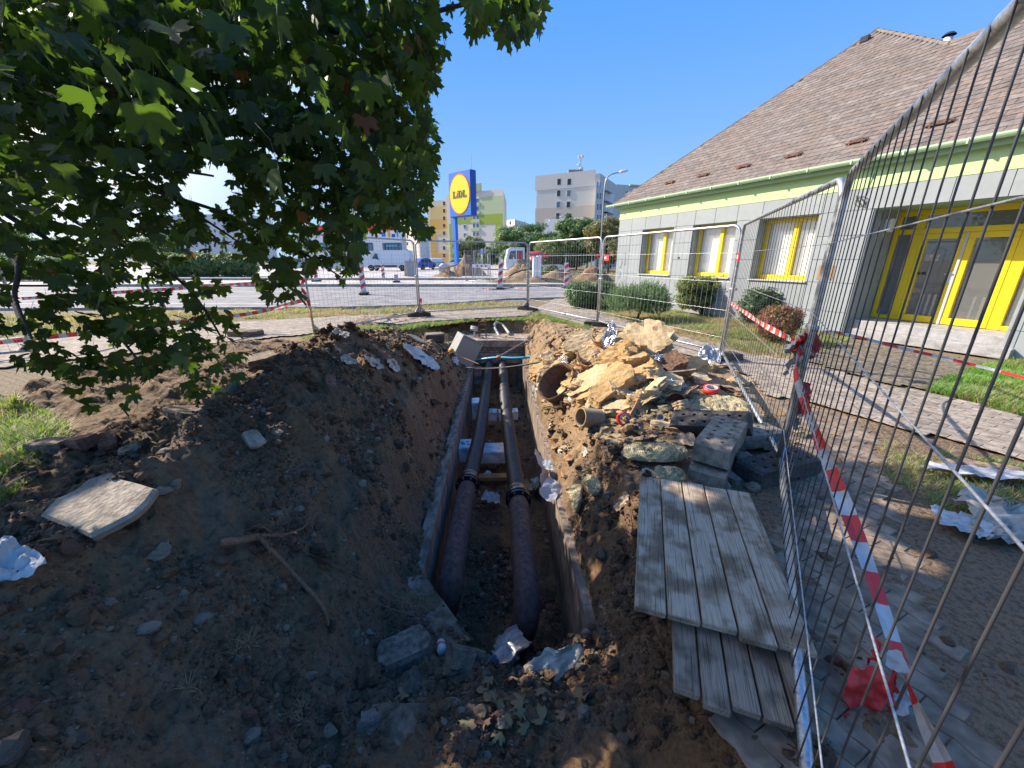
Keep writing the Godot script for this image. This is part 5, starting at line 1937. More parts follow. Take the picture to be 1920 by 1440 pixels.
# ---------------------------------------------------------------- stones and rubble
func rock_mesh(sd: int, cuts: int, rough: float, flat := Vector3.ONE, sub := 3) -> ArrayMesh:
	var key := "rock%d_%d_%.2f_%s" % [sd, cuts, rough, flat]
	if meshes.has(key):
		return meshes[key]
	var r := RandomNumberGenerator.new()
	r.seed = sd
	var s := SphereMesh.new()
	s.radius = 1.0
	s.height = 2.0
	s.radial_segments = 4 * sub
	s.rings = 2 * sub
	var arr := s.get_mesh_arrays()
	var V: PackedVector3Array = arr[Mesh.ARRAY_VERTEX]
	var I: PackedInt32Array = arr[Mesh.ARRAY_INDEX]
	var planes := []
	for i in cuts:
		planes.append([Vector3(r.randfn(), r.randfn(), r.randfn()).normalized(), r.randf_range(0.45, 0.75)])
	for i in V.size():
		var p := V[i]
		for c in planes:
			var d: float = p.dot(c[0]) - c[1]
			if d > 0.0:
				p -= c[0] * d
		p *= 1.0 + rough * n_mid.get_noise_3d(p.x * 0.5 + sd, p.y * 0.5, p.z * 0.5)
		V[i] = p * flat
	var mb := MB.new()
	for i in range(0, I.size(), 3):
		if V[I[i]].distance_squared_to(V[I[i + 1]]) > 1e-9 and V[I[i + 1]].distance_squared_to(V[I[i + 2]]) > 1e-9 and V[I[i]].distance_squared_to(V[I[i + 2]]) > 1e-9:
			mb.out3(V[I[i]], V[I[i + 1]], V[I[i + 2]], Vector3.ZERO)
	meshes[key] = mb.done()
	return meshes[key]

func slab_mesh(sd: int, w: float, d: float, h: float) -> ArrayMesh:
	# broken plate of concrete: irregular outline, chipped rim
	var r := RandomNumberGenerator.new()
	r.seed = sd
	var out := []
	var n := 14
	for i in n:
		var a := TAU * i / n
		var c := Vector2(cos(a), sin(a))
		var k := 0.5 / maxf(absf(c.x), absf(c.y)) * r.randf_range(0.86, 1.0)
		out.append(Vector2(c.x * k * w, c.y * k * d))
	var mb := MB.new()
	var top := Vector3(0, h / 2, 0)
	var bot := Vector3(0, -h / 2, 0)
	for i in n:
		var a: Vector2 = out[i]
		var b: Vector2 = out[(i + 1) % n]
		var lv := func(p: Vector2, s: float, y: float): return Vector3(p.x * s, y, p.y * s)
		mb.out3(top, lv.call(a, 0.93, h / 2), lv.call(b, 0.93, h / 2), Vector3.ZERO)
		mb.out4(lv.call(a, 0.93, h / 2), lv.call(b, 0.93, h / 2), lv.call(b, 1.0, h * 0.2), lv.call(a, 1.0, h * 0.2), Vector3.ZERO)
		mb.out4(lv.call(a, 1.0, h * 0.2), lv.call(b, 1.0, h * 0.2), lv.call(b, 0.95, -h / 2), lv.call(a, 0.95, -h / 2), Vector3.ZERO)
		mb.out3(bot, lv.call(a, 0.95, -h / 2), lv.call(b, 0.95, -h / 2), Vector3.ZERO)
	return mb.done()

func slope_basis(p: Vector3, turn: float) -> Basis:
	var e := 0.12
	var n := Vector3(ter(p.x - e, p.z) - ter(p.x + e, p.z), 2 * e, ter(p.x, p.z - e) - ter(p.x, p.z + e)).normalized()
	var x := Vector3(cos(turn), 0, sin(turn))
	x = (x - n * x.dot(n)).normalized()
	return Basis(x, n, x.cross(n))

# px size -> metres at a spot
func px_m(p: Vector3, px: float) -> float:
	return px * dist_of(p) / FPX

func rubble():
	rng.seed = 9
	# [px x, px y, px width, depth/width, thickness/width, turn, material, label]
	for e in [
		[200, 958, 185, 0.62, 0.10, 0.35, M.stone_pale, "large flat pale concrete slab lying on the crest of the soil heap"],
		[490, 680, 75, 0.8, 0.14, 0.7, M.stone, "broken concrete slab leaning on the far end of the soil heap"],
		[462, 632, 62, 0.6, 0.2, 0.1, M.stone, "dark concrete lump at the top of the soil heap near the sidewalk"],
		[350, 783, 80, 0.6, 0.18, 0.4, M.stone, "flat grey slab at the back of the soil heap under the maple"],
		[425, 745, 62, 0.5, 0.25, -0.2, M.concrete_grey, "elongated bluish stone slab on the back of the soil heap"],
		[95, 848, 80, 0.5, 0.3, 0.1, M.stone, "mossy kerb piece at the edge of the lit grass"],
		[158, 838, 55, 0.6, 0.4, 0.3, M.brick_red, "reddish broken brick block beside the mossy kerb piece"],
		[205, 838, 45, 0.6, 0.5, 0.8, M.brick_red, "reddish brick lump next to the broken brick block"],
		[65, 822, 42, 0.6, 0.4, 0.5, M.stone, "brown stone lump in the grass beside the heap"],
		[620, 720, 34, 0.6, 0.3, 0.9, M.brick_red, "broken reddish tile on the trench side of the heap"],
		[478, 832, 44, 0.7, 0.2, 0.5, M.stone_pale, "pale triangular concrete fragment on the heap slope"],
		[760, 1236, 110, 0.6, 0.35, -0.5, M.rubble_grey, "long angular concrete lump in the front rubble"],
		[782, 640, 40, 0.8, 0.12, 0.2, M.concrete_grey, "flat stone plate on the pit shelf"]]:
		var p := pter(e[0], e[1])
		var w := px_m(p, e[2])
		var th: float = w * e[4]
		single("concrete_chunk", slab_mesh(int(e[0] * 3 + e[1]), w, w * e[3], th), e[6], Transform3D(slope_basis(p, e[5]), p + Vector3(0, th * 0.25 + w * 0.055, 0)), e[7], "slab")
	for e in [
		[695, 1362, 62, M.concrete_grey, "single pale grey stone on the soil in front of the cover slab"],
		[775, 1290, 62, M.rubble_grey, "grey stone wedged under the long concrete lump"],
		[862, 1252, 95, M.stone, "rough brown grey boulder beside the long concrete lump"],
		[905, 1240, 34, M.stone, "small brown stone at the corner of the broken slab"],
		[1392, 872, 52, M.stone_pale, "angular pale stone beside the stacked fence feet"],
		[1375, 905, 46, M.concrete_grey, "grey stone below the angular pale stone"],
		[1408, 918, 36, M.concrete_grey, "dark grey stone next to the top edge of the planks"],
		[1350, 918, 60, M.concrete_grey, "flat grey stone under the stacked fence feet"],
		[1497, 943, 34, M.concrete_grey, "broken grey stone on the paved path"],
		[1535, 935, 18, M.stone, "small stone beside the broken grey stone on the path"],
		[1478, 925, 16, M.stone, "small brown stone before the fence foot on the path"],
		[240, 855, 42, M.stone_pale, "pale rounded stone on the stony back of the heap"],
		[275, 840, 30, M.stone, "small brown stone on the stony back of the heap"],
		[135, 962, 34, M.stone_pale, "ochre stone lump at the end of the large flat slab"],
		[105, 950, 44, M.stone, "brown stone beside the ochre stone lump"],
		[305, 925, 34, M.stone_pale, "pale yellow lump at the upper end of the large slab"],
		[330, 915, 26, M.stone_pale, "small yellow lump at the upper end of the large slab"],
		[300, 1040, 40, M.stone_pale, "flat pale stone on the shaded heap slope"],
		[190, 1015, 26, M.stone_pale, "flat white pebble below the large slab"],
		[300, 1315, 32, M.stone, "rounded stone half sunk in the front soil"],
		[135, 1378, 24, M.stone_pale, "cream pebble in the soil below the buried sack"],
		[205, 1135, 34, M.stone_pale, "white chipped stone on the shaded slope"],
		[850, 805, 20, M.stone, "small stone on the channel wall ledge under the soil heap"],
		[800, 950, 24, M.stone, "stone stuck in the trench face"],
		[1120, 1105, 34, M.stone, "brown stone stuck in the trench face below the planks"],
		[945, 1365, 30, M.concrete_grey, "small grey stone among the fallen leaves"]]:
		var p := pter(e[0], e[1])
		var w := px_m(p, e[2]) * 0.5
		single("stone", rock_mesh(int(e[0] + e[1] * 7) % 97, 9, 0.5, Vector3(1, 0.62, 0.8), 4), e[3], Transform3D((slope_basis(p, rnd(0, TAU))).scaled(Vector3.ONE * w), p + Vector3(0, w * 0.25, 0)), e[4], "stone")
	# white edge of a sack at the far left
	var q := pter(18, 1065)
	single("cement_sack", scrap(px_m(q, 95), px_m(q, 60), 0.05, 4, 90, 0.2), M.plastic_white, Transform3D(slope_basis(q, 0.3), q + Vector3(0, 0.03, 0)), "white paper sack half buried beside the large flat slab", "sack")
	# loose stones and clods nobody could count
	var grps := {}
	var tries := 0
	var made := 0
	while made < 80000 and tries < 400000:
		tries += 1
		var x := rnd(-3.6, 2.4)
		var z := rnd(-9.5, 0.2)
		var tiny := made > 42000
		if tiny or rng.randf() < 0.45:
			z = rnd(-3.6, -0.2)
			x = rnd(-2.4, 1.2)
		if x > 1.0 and z > -3.6 and rng.randf() < 0.8:
			continue
		var dens := n_big.get_noise_2d(x * 1.1 + 20, z * 1.1) + 0.25
		if x < -1.7:
			dens += 0.35
		if rng.randf() > dens:
			continue
		var h := ter(x, z)
		var s := 0.005 + 0.013 * pow(rng.randf(), 3.0)
		if rng.randf() < 0.08:
			s = rnd(0.018, 0.045)
		if tiny:
			s = rnd(0.003, 0.008)
		var k := rng.randi() % 10
		if tiny:
			k = 5 + rng.randi() % 5
		var m := "loam" if k < 7 else ("stone" if k < 8 else ("stone_pale" if k < 9 else "brick_red"))
		if z < -3.4 and x > 0.3 and m == "loam":
			m = "sandclod"
		if not grps.has(m):
			grps[m] = []
		grps[m].append(Transform3D(eul(rnd(0, 6), rnd(0, 6), rnd(0, 6)).scaled(Vector3(s, s * rnd(0.5, 0.9), s * rnd(0.7, 1.0))), Vector3(x, h + s * 0.15, z)))
		made += 1
	rough_of("loam", 0.115, 0.068, 0.038, 0.04, 4.0, 0.97, 0.5, 0.7, 1.3)
	rough_of("sandclod", 0.38, 0.27, 0.165, 0.04, 4.0, 0.97, 0.5, 0.7, 1.2)
	for m in grps:
		var o := many("loose_stones", rock_mesh(5, 7, 0.5, Vector3.ONE, 2), M[m], grps[m])
		tag(o, {"loam": "dark crumbs of soil scattered over the heap and trench", "stone": "brown gravel scattered over the heap and trench", "stone_pale": "pale pebbles scattered over the heap and trench", "brick_red": "reddish brick crumbs scattered over the heap and trench", "sandclod": "sandy crumbs scattered round the insulation rubble"}[m], "gravel")
	# clods along the crest and the broken lip of the heap
	var slab_at := pter(200, 958)
	var cl := []
	for i in 520:
		var z := rnd(-8.0, -0.6)
		var x: float = [-1.15, -1.75, 0.85, -2.2][rng.randi() % 4] + rng.randfn(0, 0.16) + axis(z) + 0.1
		if in_channel(x, z, 0.12) or Vector2(x, z).distance_to(Vector2(slab_at.x, slab_at.z)) < 0.4:
			continue
		var s := rnd(0.02, 0.06) * (1.0 if rng.randf() < 0.9 else 1.7)
		cl.append(Transform3D(eul(rnd(0, 6), rnd(0, 6), rnd(0, 6)).scaled(Vector3(s, s * rnd(0.6, 0.9), s * rnd(0.7, 1.0))), Vector3(x, ter(x, z) + s * 0.25, z)))
	tag(many("soil_clods", rock_mesh(17, 5, 1.3, Vector3.ONE, 4), M.loam, cl), "lumps of dark earth along the broken edge of the heap", "soil")
	# root sticking out of the slope
	var r := thing("tree_root", pter(440, 1032), "broken reddish tree root sticking out of the shaded soil slope", "root")
	var at := func(x: float, y: float, up: float): return pter(x, y) + Vector3(0.02, up, 0.02) - r.position
	var mb := MB.new(true)
	mb.tube(smooth_path([at.call(415, 1030, 0.05), at.call(450, 1033, 0.07), at.call(490, 1030, 0.09)], 4), [0.016, .019, .02, .02, .019, .019, .018, .018, .018], 9)
	part("root_stump", mb.done(), M.root, r)
	mb = MB.new(true)
	mb.tube(smooth_path([at.call(488, 1028, 0.09), at.call(525, 1065, 0.08), at.call(560, 1100, 0.06), at.call(600, 1140, 0.04), at.call(612, 1170, 0.01)], 4), 0.011, 8)
	part("root_branch", mb.done(), M.root, r)
	mb = MB.new(true)
	mb.tube(smooth_path([at.call(490, 1030, 0.09), at.call(540, 1022, 0.08), at.call(575, 1008, 0.10), at.call(586, 990, 0.14)], 4), [0.012, .011, .01, .009, .009, .008, .008, .007, .006, .006, .005, .004, .003], 7)
	part("root_branch", mb.done(), M.root, r)
	for k in 9:
		mb = MB.new()
		var a: Vector3 = at.call(rnd(440, 560), 1028, 0.09)
		mb.tube([a, a + Vector3(rnd(-0.03, 0.1), rnd(0.0, 0.05), rnd(-0.05, 0.05)), a + Vector3(rnd(0, 0.2), rnd(-0.08, 0.06), rnd(-0.06, 0.06))], 0.0015, 4)
		part("rootlet", mb.done(), M.root, r)
	# thin roots and straw
	for e in [[[560, 1035, 640, 1075, 720, 1110, 800, 1165], "long thin root trailing across the cover slab"], [[600, 1060, 690, 1130, 790, 1165, 900, 1172], "thin root hanging over the slanting slab edge"], [[1180, 960, 1190, 1040, 1215, 1090], "thin root hanging on the trench face beside the planks"]]:
		var pts := []
		for i in range(0, e[0].size(), 2):
			pts.append(pter(e[0][i], e[0][i + 1]) + Vector3(0, 0.025, 0))
		var t := MB.new()
		t.tube(smooth_path(pts, 5), 0.0035, 5)
		single("root_strand", t.done(), M.root, Transform3D(), e[1], "root")
	for e in [[420, 1215], [350, 1270], [540, 1330], [620, 940], [1060, 1370], [500, 970]]:
		var p := pter(e[0], e[1])
		var xs := []
		for i in 10:
			xs.append(Transform3D(yaw(rnd(0, TAU)).scaled(Vector3(1.4, 0.6, 1.4) * rnd(0.025, 0.06)), p + Vector3(rnd(-0.1, 0.1), -0.008, rnd(-0.06, 0.06))))
		var o := many("straw_tuft", meshes.tuft[1], mat("straw", 0.22, 0.15, 0.085, 0.9), xs)
		tag(o, "dry grass roots sticking out of the shaded soil", "grass")

# ---------------------------------------------------------------- insulation rubble
func wool_mesh(sd: int, w: float, d: float, h: float) -> ArrayMesh:
	# torn block of mineral wool: flat faces, ragged layered sides, corners broken off
	var mb := MB.new()
	var nx := 13
	var ny := 7
	var nz := 10
	var P := func(i: int, j: int, k: int):
		var p := Vector3(float(i) / nx - 0.5, float(j) / ny - 0.5, float(k) / nz - 0.5)
		var q := p * Vector3(w, h, d)
		var layer := n_clod.get_noise_2d(j * 1.7 + sd * 3.0, sd) * 0.10
		var s := q + Vector3(sd * 1.7, 0, 0)
		var bite := 0.16 * n_mid.get_noise_3d(s.x * 1.6, s.y * 2.5, s.z * 1.6) + 0.10 * n_clod.get_noise_3d(s.x * 1.4, s.y * 3.0, s.z * 1.4) + layer
		var r := minf(w, d)
		var e := Vector3(p.x * 2.0, 0, p.z * 2.0)
		q += Vector3(signf(e.x) * pow(absf(e.x), 4.0), 0, signf(e.z) * pow(absf(e.z), 4.0)) * bite * r
		q.y += r * (0.05 * n_mid.get_noise_2d(s.x * 1.3, s.z * 1.3) + 0.035 * n_clod.get_noise_2d(s.x * 1.5, s.z * 1.5 + j))
		var c := absf(p.x) + absf(p.z) - 0.72
		if c > 0.0:
			q -= Vector3(signf(p.x) * w, 0, signf(p.z) * d) * c * (0.35 + 0.5 * n_mid.get_noise_2d(sd + signf(p.x) * 3.0, signf(p.z) * 5.0))
		return q
	for i in nx:
		for k in nz:
			mb.out4(P.call(i, ny, k), P.call(i + 1, ny, k), P.call(i + 1, ny, k + 1), P.call(i, ny, k + 1), Vector3(0, -9, 0))
			mb.out4(P.call(i, 0, k), P.call(i + 1, 0, k), P.call(i + 1, 0, k + 1), P.call(i, 0, k + 1), Vector3(0, 9, 0))
	for i in nx:
		for j in ny:
			for k in [0, nz]:
				mb.out4(P.call(i, j, k), P.call(i + 1, j, k), P.call(i + 1, j + 1, k), P.call(i, j + 1, k), Vector3(0, 0, 9 if k == 0 else -9))
	for k in nz:
		for j in ny:
			for i in [0, nx]:
				mb.out4(P.call(i, j, k), P.call(i, j, k + 1), P.call(i, j + 1, k + 1), P.call(i, j + 1, k), Vector3(9 if i == 0 else -9, 0, 0))
	return mb.done()

func mat_mesh(sd: int, w: float, d: float, h: float) -> ArrayMesh:
	# soft tufted piece of wool: lumpy pillow with a ragged rim
	var mb := MB.new()
	var n := 30
	var m := 22
	var P := func(i: int, j: int, s: float):
		var u := float(i) / n * 2.0 - 1.0
		var v := float(j) / m * 2.0 - 1.0
		var x := u * sqrt(1.0 - 0.42 * v * v) * w * 0.55
		var z := v * sqrt(1.0 - 0.42 * u * u) * d * 0.55
		var edge := pow(clampf(1.0 - maxf(absf(u), absf(v)), 0, 1), 0.4)
		var q := Vector3(x + sd, z, 0)
		var r := 1.0 + 0.14 * n_mid.get_noise_2d(q.x * 1.2, q.y * 1.2)
		var y := edge * h * (0.55 + 0.5 * n_mid.get_noise_2d(q.x, q.y)) + edge * 0.03 * n_clod.get_noise_2d(q.x * 2.0, q.y * 2.0) + edge * 0.014 * n_fine.get_noise_2d(q.x * 2.0, q.y * 2.0)
		return Vector3(x * r, y * s if s > 0.0 else -0.3 * h * edge, z * r)
	for i in n:
		for j in m:
			mb.quad(P.call(i, j, 1.0), P.call(i + 1, j, 1.0), P.call(i + 1, j + 1, 1.0), P.call(i, j + 1, 1.0))
			mb.quad(P.call(i, j, -1.0), P.call(i, j + 1, -1.0), P.call(i + 1, j + 1, -1.0), P.call(i + 1, j, -1.0))
	return mb.done()

func shell_mesh(r: float, th: float, len: float, arc: float, sd := 0) -> ArrayMesh:
	# curved piece of pipe insulation, axis along x
	var mb := MB.new(true)
	var n := 14
	var m := 6
	var P := func(i: int, j: int, o: float):
		var a := -arc / 2 + arc * i / n
		var rr := r + o + 0.012 * n_mid.get_noise_2d(i * 0.35 + sd, j * 0.3)
		var x := (float(j) / m - 0.5) * len * (1.0 + 0.08 * n_mid.get_noise_2d(i * 0.4, sd + 3.0))
		return Vector3(x, -cos(a) * rr, sin(a) * rr)
	for i in n:
		for j in m:
			mb.quad(P.call(i, j, 0.0), P.call(i + 1, j, 0.0), P.call(i + 1, j + 1, 0.0), P.call(i, j + 1, 0.0))
			mb.quad(P.call(i, j, th), P.call(i, j + 1, th), P.call(i + 1, j + 1, th), P.call(i + 1, j, th))
	for j in m:
		for i in [0, n]:
			mb.quad(P.call(i, j, 0.0), P.call(i, j + 1, 0.0), P.call(i, j + 1, th), P.call(i, j, th))
	for i in n:
		for j in [0, m]:
			mb.quad(P.call(i, j, 0.0), P.call(i + 1, j, 0.0), P.call(i + 1, j, th), P.call(i, j, th))
	return mb.done()

func insulation():
	rng.seed = 31
	# [px, py, px width, depth ratio, thickness ratio, rx, ry, rz, material, lift px, label]
	var W := [
		[1205, 655, 100, 0.75, 0.34, 0.75, -0.25, 0.30, M.wool, 10, "big upright yellow mineral wool slab at the top of the rubble"],
		[1155, 690, 85, 0.7, 0.3, 0.7, 0.5, 0.9, M.wool_b, 8, "ochre wool slab leaning against the big upright slab"],
		[1120, 665, 80, 0.55, 0.25, 0.4, 0.6, 0.6, M.wool, 6, "layered yellow wool board on the trench side shoulder of the rubble"],
		[1085, 650, 70, 0.5, 0.3, 0.3, 0.8, 0.4, M.wool, 4, "thin wool board at the street end of the rubble"],
		[1110, 725, 90, 0.6, 0.32, 0.5, -0.3, 0.7, M.wool, 6, "yellow wool slab above the rusty half drum"],
		[1150, 735, 95, 0.4, 0.4, 0.2, 0.5, 0.55, M.wool_b, 6, "long ochre wool roll lying across the rubble"],
		[1190, 720, 60, 0.6, 0.35, 0.4, 0.2, -0.3, M.wool, 4, "torn wool lump in the middle of the rubble"],
		[1200, 760, 70, 0.6, 0.35, 0.5, 0.9, 0.2, M.wool_b, 3, "wool slab with split layers above the tape ring"],
		[1160, 770, 60, 0.6, 0.4, 0.3, -0.6, 0.3, M.wool, 2, "crumbled wool lump beside the corrugated cuff"],
		[1250, 725, 60, 0.7, 0.4, 0.2, 1.2, 0.1, M.wool, 4, "flat wool board behind the brown film"],
		[1295, 700, 60, 0.7, 0.5, 0.2, 0.4, 0.2, M.wool_b, 6, "crumbly wool heap beside the foil scraps"],
		[1310, 720, 45, 0.7, 0.5, 0.1, 1.4, 0.1, M.wool, 3, "small wool lump among the foil scraps"],
		[1260, 690, 40, 0.8, 0.7, 0.4, 0.4, 0.5, M.rusty, 6, "rusty brown wool lump under the rolled film"],
		[1060, 690, 60, 0.6, 0.3, 0.2, 0.9, 0.5, M.wool, 2, "wool board at the trench edge of the rubble"],
		[1020, 700, 55, 0.7, 0.35, 0.1, 0.3, 0.3, M.wool_b, 2, "sandy wool lump above the channel wall"],
		[1120, 780, 40, 0.7, 0.5, 0.3, 0.2, 0.3, M.wool, 1, "small wool scrap above the corrugated cuff"],
		[1240, 800, 40, 0.5, 0.25, 0.1, -0.5, 0.1, M.wool, 1, "thin wool strip beside the red rimmed cup"],
		[1385, 720, 38, 0.8, 0.5, 0.2, 0.5, 0.2, M.wool, 1, "small wool lump beside the fence rail"]]
	for e in W:
		var p := pter(e[0], e[1])
		var w := px_m(p, e[2])
		single("wool_chunk", wool_mesh(int(e[0] + e[1]), w, w * e[3], w * e[4]), e[8], Transform3D(eul(e[5], e[6], e[7]), p + Vector3(0, px_m(p, e[9]), 0)), e[10], "insulation")
	for i in 34:
		var x := rng.randfn(1150, 75)
		var y := rng.randfn(705, 38)
		if x < 1010 or x > 1345 or y < 632 or y > 800:
			continue
		var p := pter(x, y)
		var w := px_m(p, rnd(24, 52))
		single("wool_chunk", wool_mesh(200 + i, w, w * rnd(0.55, 0.9), w * rnd(0.25, 0.5)), [M.wool, M.wool_b, M.wool][i % 3], Transform3D(eul(rnd(-0.4, 0.8), rnd(0, 6), rnd(-0.5, 0.8)), p + Vector3(0, w * 0.22, 0)), "torn yellow mineral wool chunk in the insulation rubble", "insulation", "torn wool chunks in the rubble")
	for e in [
		[1345, 775, 110, 0.8, 0.16, 0.22, 0.2, "large pale wool mat draped over the dark soil"],
		[1228, 855, 115, 0.45, 0.16, 0.15, 0.15, "long pale wool mat in the shade below the large mat"],
		[1255, 893, 55, 0.7, 0.3, 0.2, 0.1, "small pale wool lump between the mat and the stacked feet"],
		[1085, 935, 90, 0.35, 0.3, 0.9, 1.1, "rolled pale wool strip hanging over the channel edge"],
		[1112, 915, 95, 0.3, 0.3, 0.5, 1.0, "second rolled pale wool strip beside the hanging strip"]]:
		var p := pter(e[0], e[1])
		var w := px_m(p, e[2])
		single("wool_mat", mat_mesh(int(e[0]), w, w * e[3], w * e[4]), M.wool_pale, Transform3D(slope_basis(p, e[6]) * eul(0, 0, e[5] * 0.3), p + Vector3(0, w * 0.05, 0)), e[7], "insulation")
	# curved shells
	for e in [
		[1105, 690, 62, 2.2, 0.6, 0.9, -0.6, M.shell_paper, "orange brown shell of pipe insulation facing the trench"],
		[1135, 660, 55, 1.8, 0.3, 0.4, -0.9, M.shell_paper, "smooth peach shell beside the foil strip"],
		[1205, 775, 50, 1.8, 0.5, 1.2, 0.5, M.shell_paper, "orange shell fragment next to the tape ring"],
		[1150, 755, 52, 1.7, 1.2, 0.2, 0.4, M.shell_paper, "orange shell fragment behind the corrugated cuff"],
		[1195, 745, 50, 1.9, 0.2, 1.8, 0.3, M.shell_paper, "orange shell standing on edge in the rubble"],
		[1230, 700, 110, 2.4, 0.2, 0.05, 0.1, M.film_brown, "long translucent brown film half rolled over the rubble"],
		[1265, 740, 70, 2.2, 0.1, 0.6, 0.3, M.film_brown, "narrow brown film roll below the long film"]]:
		var p := pter(e[0], e[1])
		var w := px_m(p, e[2])
		single("insulation_shell", shell_mesh(w * 0.32, w * 0.04, w, e[3], int(e[0])), e[7], Transform3D(eul(e[4], e[5], e[6]), p + Vector3(0, w * 0.28, 0)), e[8], "insulation")
	# rusty half drum, corrugated cuff, dark bowl
	var p := pter(1045, 745)
	var w := px_m(p, 78)
	var dr := MB.new(true)
	dr.lathe([Vector2(0.02, -0.30), Vector2(0.34, -0.28), Vector2(0.46, -0.15), Vector2(0.5, 0.25), Vector2(0.49, 0.25), Vector2(0.45, -0.13), Vector2(0.33, -0.26), Vector2(0.0, -0.28)], 28)
	single("rusty_bowl", dr.done(), M.rusty, Transform3D(eul(0.5, 0.0, 0.7).scaled(Vector3.ONE * w), p + Vector3(0.04, w * 0.3, 0.02)), "rusty round shell standing on the edge of the channel", "insulation")
	p = pter(1105, 800)
	w = px_m(p, 42)
	var cf := MB.new(true)
	var prof := []
	for k in 33:
		prof.append(Vector2(0.42 + 0.02 * cos(k * PI / 2), -0.5 + k / 32.0))
	for k in 9:
		prof.append(Vector2(0.37, 0.5 - k / 8.0))
	cf.lathe(prof, 24)
	mat("cuff_brown", 0.25, 0.18, 0.10, 0.55)
	single("corrugated_cuff", cf.done(), M.cuff_brown, Transform3D(eul(0.1, 0.35, 1.35).scaled(Vector3.ONE * w), p + Vector3(0, w * 0.4, 0)), "short brown corrugated pipe cuff lying on the sandy soil", "pipe")
	p = pter(1265, 765)
	w = px_m(p, 36)
	cf = MB.new(true)
	cf.lathe([Vector2(0.0, -0.3), Vector2(0.38, -0.28), Vector2(0.5, 0.0), Vector2(0.5, 0.3), Vector2(0.47, 0.3), Vector2(0.46, 0.0), Vector2(0.0, -0.24)], 20)
	mat("dark_brown", 0.05, 0.028, 0.02, 0.8)
	single("dark_tin", cf.done(), M.dark_brown, Transform3D(eul(1.25, -0.2, 0.1).scaled(Vector3.ONE * w), p + Vector3(0, w * 0.3, 0)), "dark brown open tin lying on its side in the rubble", "tin")
	# tape rings and cups
	for e in [[1168, 795, 25, 1.2, 0.3, "red tape ring with white core standing on the sandy soil"], [1332, 742, 28, 0.1, 0.2, "red tape ring lying flat beside the pale wool mat"]]:
		p = pter(e[0], e[1])
		w = px_m(p, e[2])
		var o := thing("tape_roll", p + Vector3(0, w * 0.4, 0), e[5], "tape roll", "", eul(e[3], e[4], 0.1))
		var a := MB.new(true)
		a.lathe([Vector2(0.36 * w, -0.2 * w), Vector2(0.5 * w, -0.2 * w), Vector2(0.5 * w, 0.2 * w), Vector2(0.36 * w, 0.2 * w)], 24)
		part("tape", a.done(), M.red_plastic, o)
		a = MB.new(true)
		a.lathe([Vector2(0.355 * w, 0.205 * w), Vector2(0.40 * w, 0.206 * w), Vector2(0.40 * w, -0.205 * w), Vector2(0.345 * w, -0.205 * w), Vector2(0.345 * w, 0.205 * w), Vector2(0.355 * w, 0.206 * w)], 24)
		part("core", a.done(), M.plastic_white, o)
	for e in [[1237, 790, 15, M.hose_blue, "small blue and white cup with red rim on the dark soil"], [1232, 760, 16, M.red_label, "small white cup with red rim next to the dark tin"]]:
		p = pter(e[0], e[1])
		w = px_m(p, e[2])
		var o := thing("paper_cup", p + Vector3(0, w * 0.4, 0), e[4], "cup", "", eul(0.9, 0.4, 0.6))
		var a := MB.new(true)
		a.lathe([Vector2(0, -0.5 * w), Vector2(0.34 * w, -0.5 * w), Vector2(0.45 * w, 0.5 * w), Vector2(0.42 * w, 0.5 * w), Vector2(0.32 * w, -0.46 * w), Vector2(0, -0.46 * w)], 18)
		part("cup", a.done(), M.plastic_white, o)
		a = MB.new(true)
		a.lathe([Vector2(0.385 * w, -0.15 * w), Vector2(0.46 * w, 0.4 * w), Vector2(0.46 * w, 0.45 * w)], 18)
		part("print", a.done(), e[3], o)
	# foil
	for e in [[1130, 672, 28, 62, 0.5, 1.0, "long silver foil strip hanging down the rubble"], [1055, 692, 34, 22, 0.4, 0.3, "small silver foil piece above the rusty shell"], [1290, 690, 62, 22, 0.3, 0.2, "silver foil lying behind the crumbly wool"], [1325, 690, 36, 48, 0.8, 0.6, "crumpled silver foil at the end of the rubble"], [1205, 755, 55, 16, 0.3, 0.2, "narrow foil strip beside the small white cup"], [1243, 685, 34, 14, 0.4, -0.2, "foil strip under the long brown film"], [1262, 735, 30, 12, 0.3, 0.1, "foil scrap in the middle of the rubble"], [1140, 640, 16, 40, 0.6, 1.0, "thin foil strip at the top of the rubble"], [1215, 640, 24, 16, 0.5, 0.4, "bluish foil scrap behind the big upright slab"]]:
		p = pter(e[0], e[1])
		single("foil_scrap", scrap(px_m(p, e[2]), px_m(p, e[3]) * 1.3, px_m(p, 9), 5.0, int(e[0]), 0.2), M.foil, Transform3D(slope_basis(p, e[5]) * eul(e[4], 0, rnd(-0.3, 0.3)), p + Vector3(0, px_m(p, 12), 0)), e[6], "foil")
	# paper, film and board scraps
	for e in [[1100, 775, 40, 24, M.board_grey, "grey sheet scrap over the corrugated cuff"], [1070, 745, 34, 22, M.plastic_white, "whitish film beside the rusty shell"], [1230, 710, 44, 20, M.paper, "paper scrap in the rubble"], [1270, 735, 36, 14, M.paper, "torn paper strip in front of the crumbly wool"], [1005, 775, 26, 18, M.paper, "paper scrap on top of the sunlit channel wall"], [1050, 850, 16, 9, M.plastic_white, "white crumb sheet on the sandy slope"], [1095, 855, 20, 12, M.paper, "pale board crumb on the sandy slope"], [1030, 812, 24, 18, M.stone_pale, "flat pale flake below the corrugated cuff"], [1285, 830, 30, 26, M.film_brown, "brown film scrap on the dark soil"], [1370, 735, 30, 40, M.film_brown, "brown film bag under the fence"], [1215, 895, 30, 12, M.paper, "torn paper on the soil below the pale mat"], [1165, 950, 36, 14, M.film_brown, "brown paper strip beside the wool strips"]]:
		p = pter(e[0], e[1])
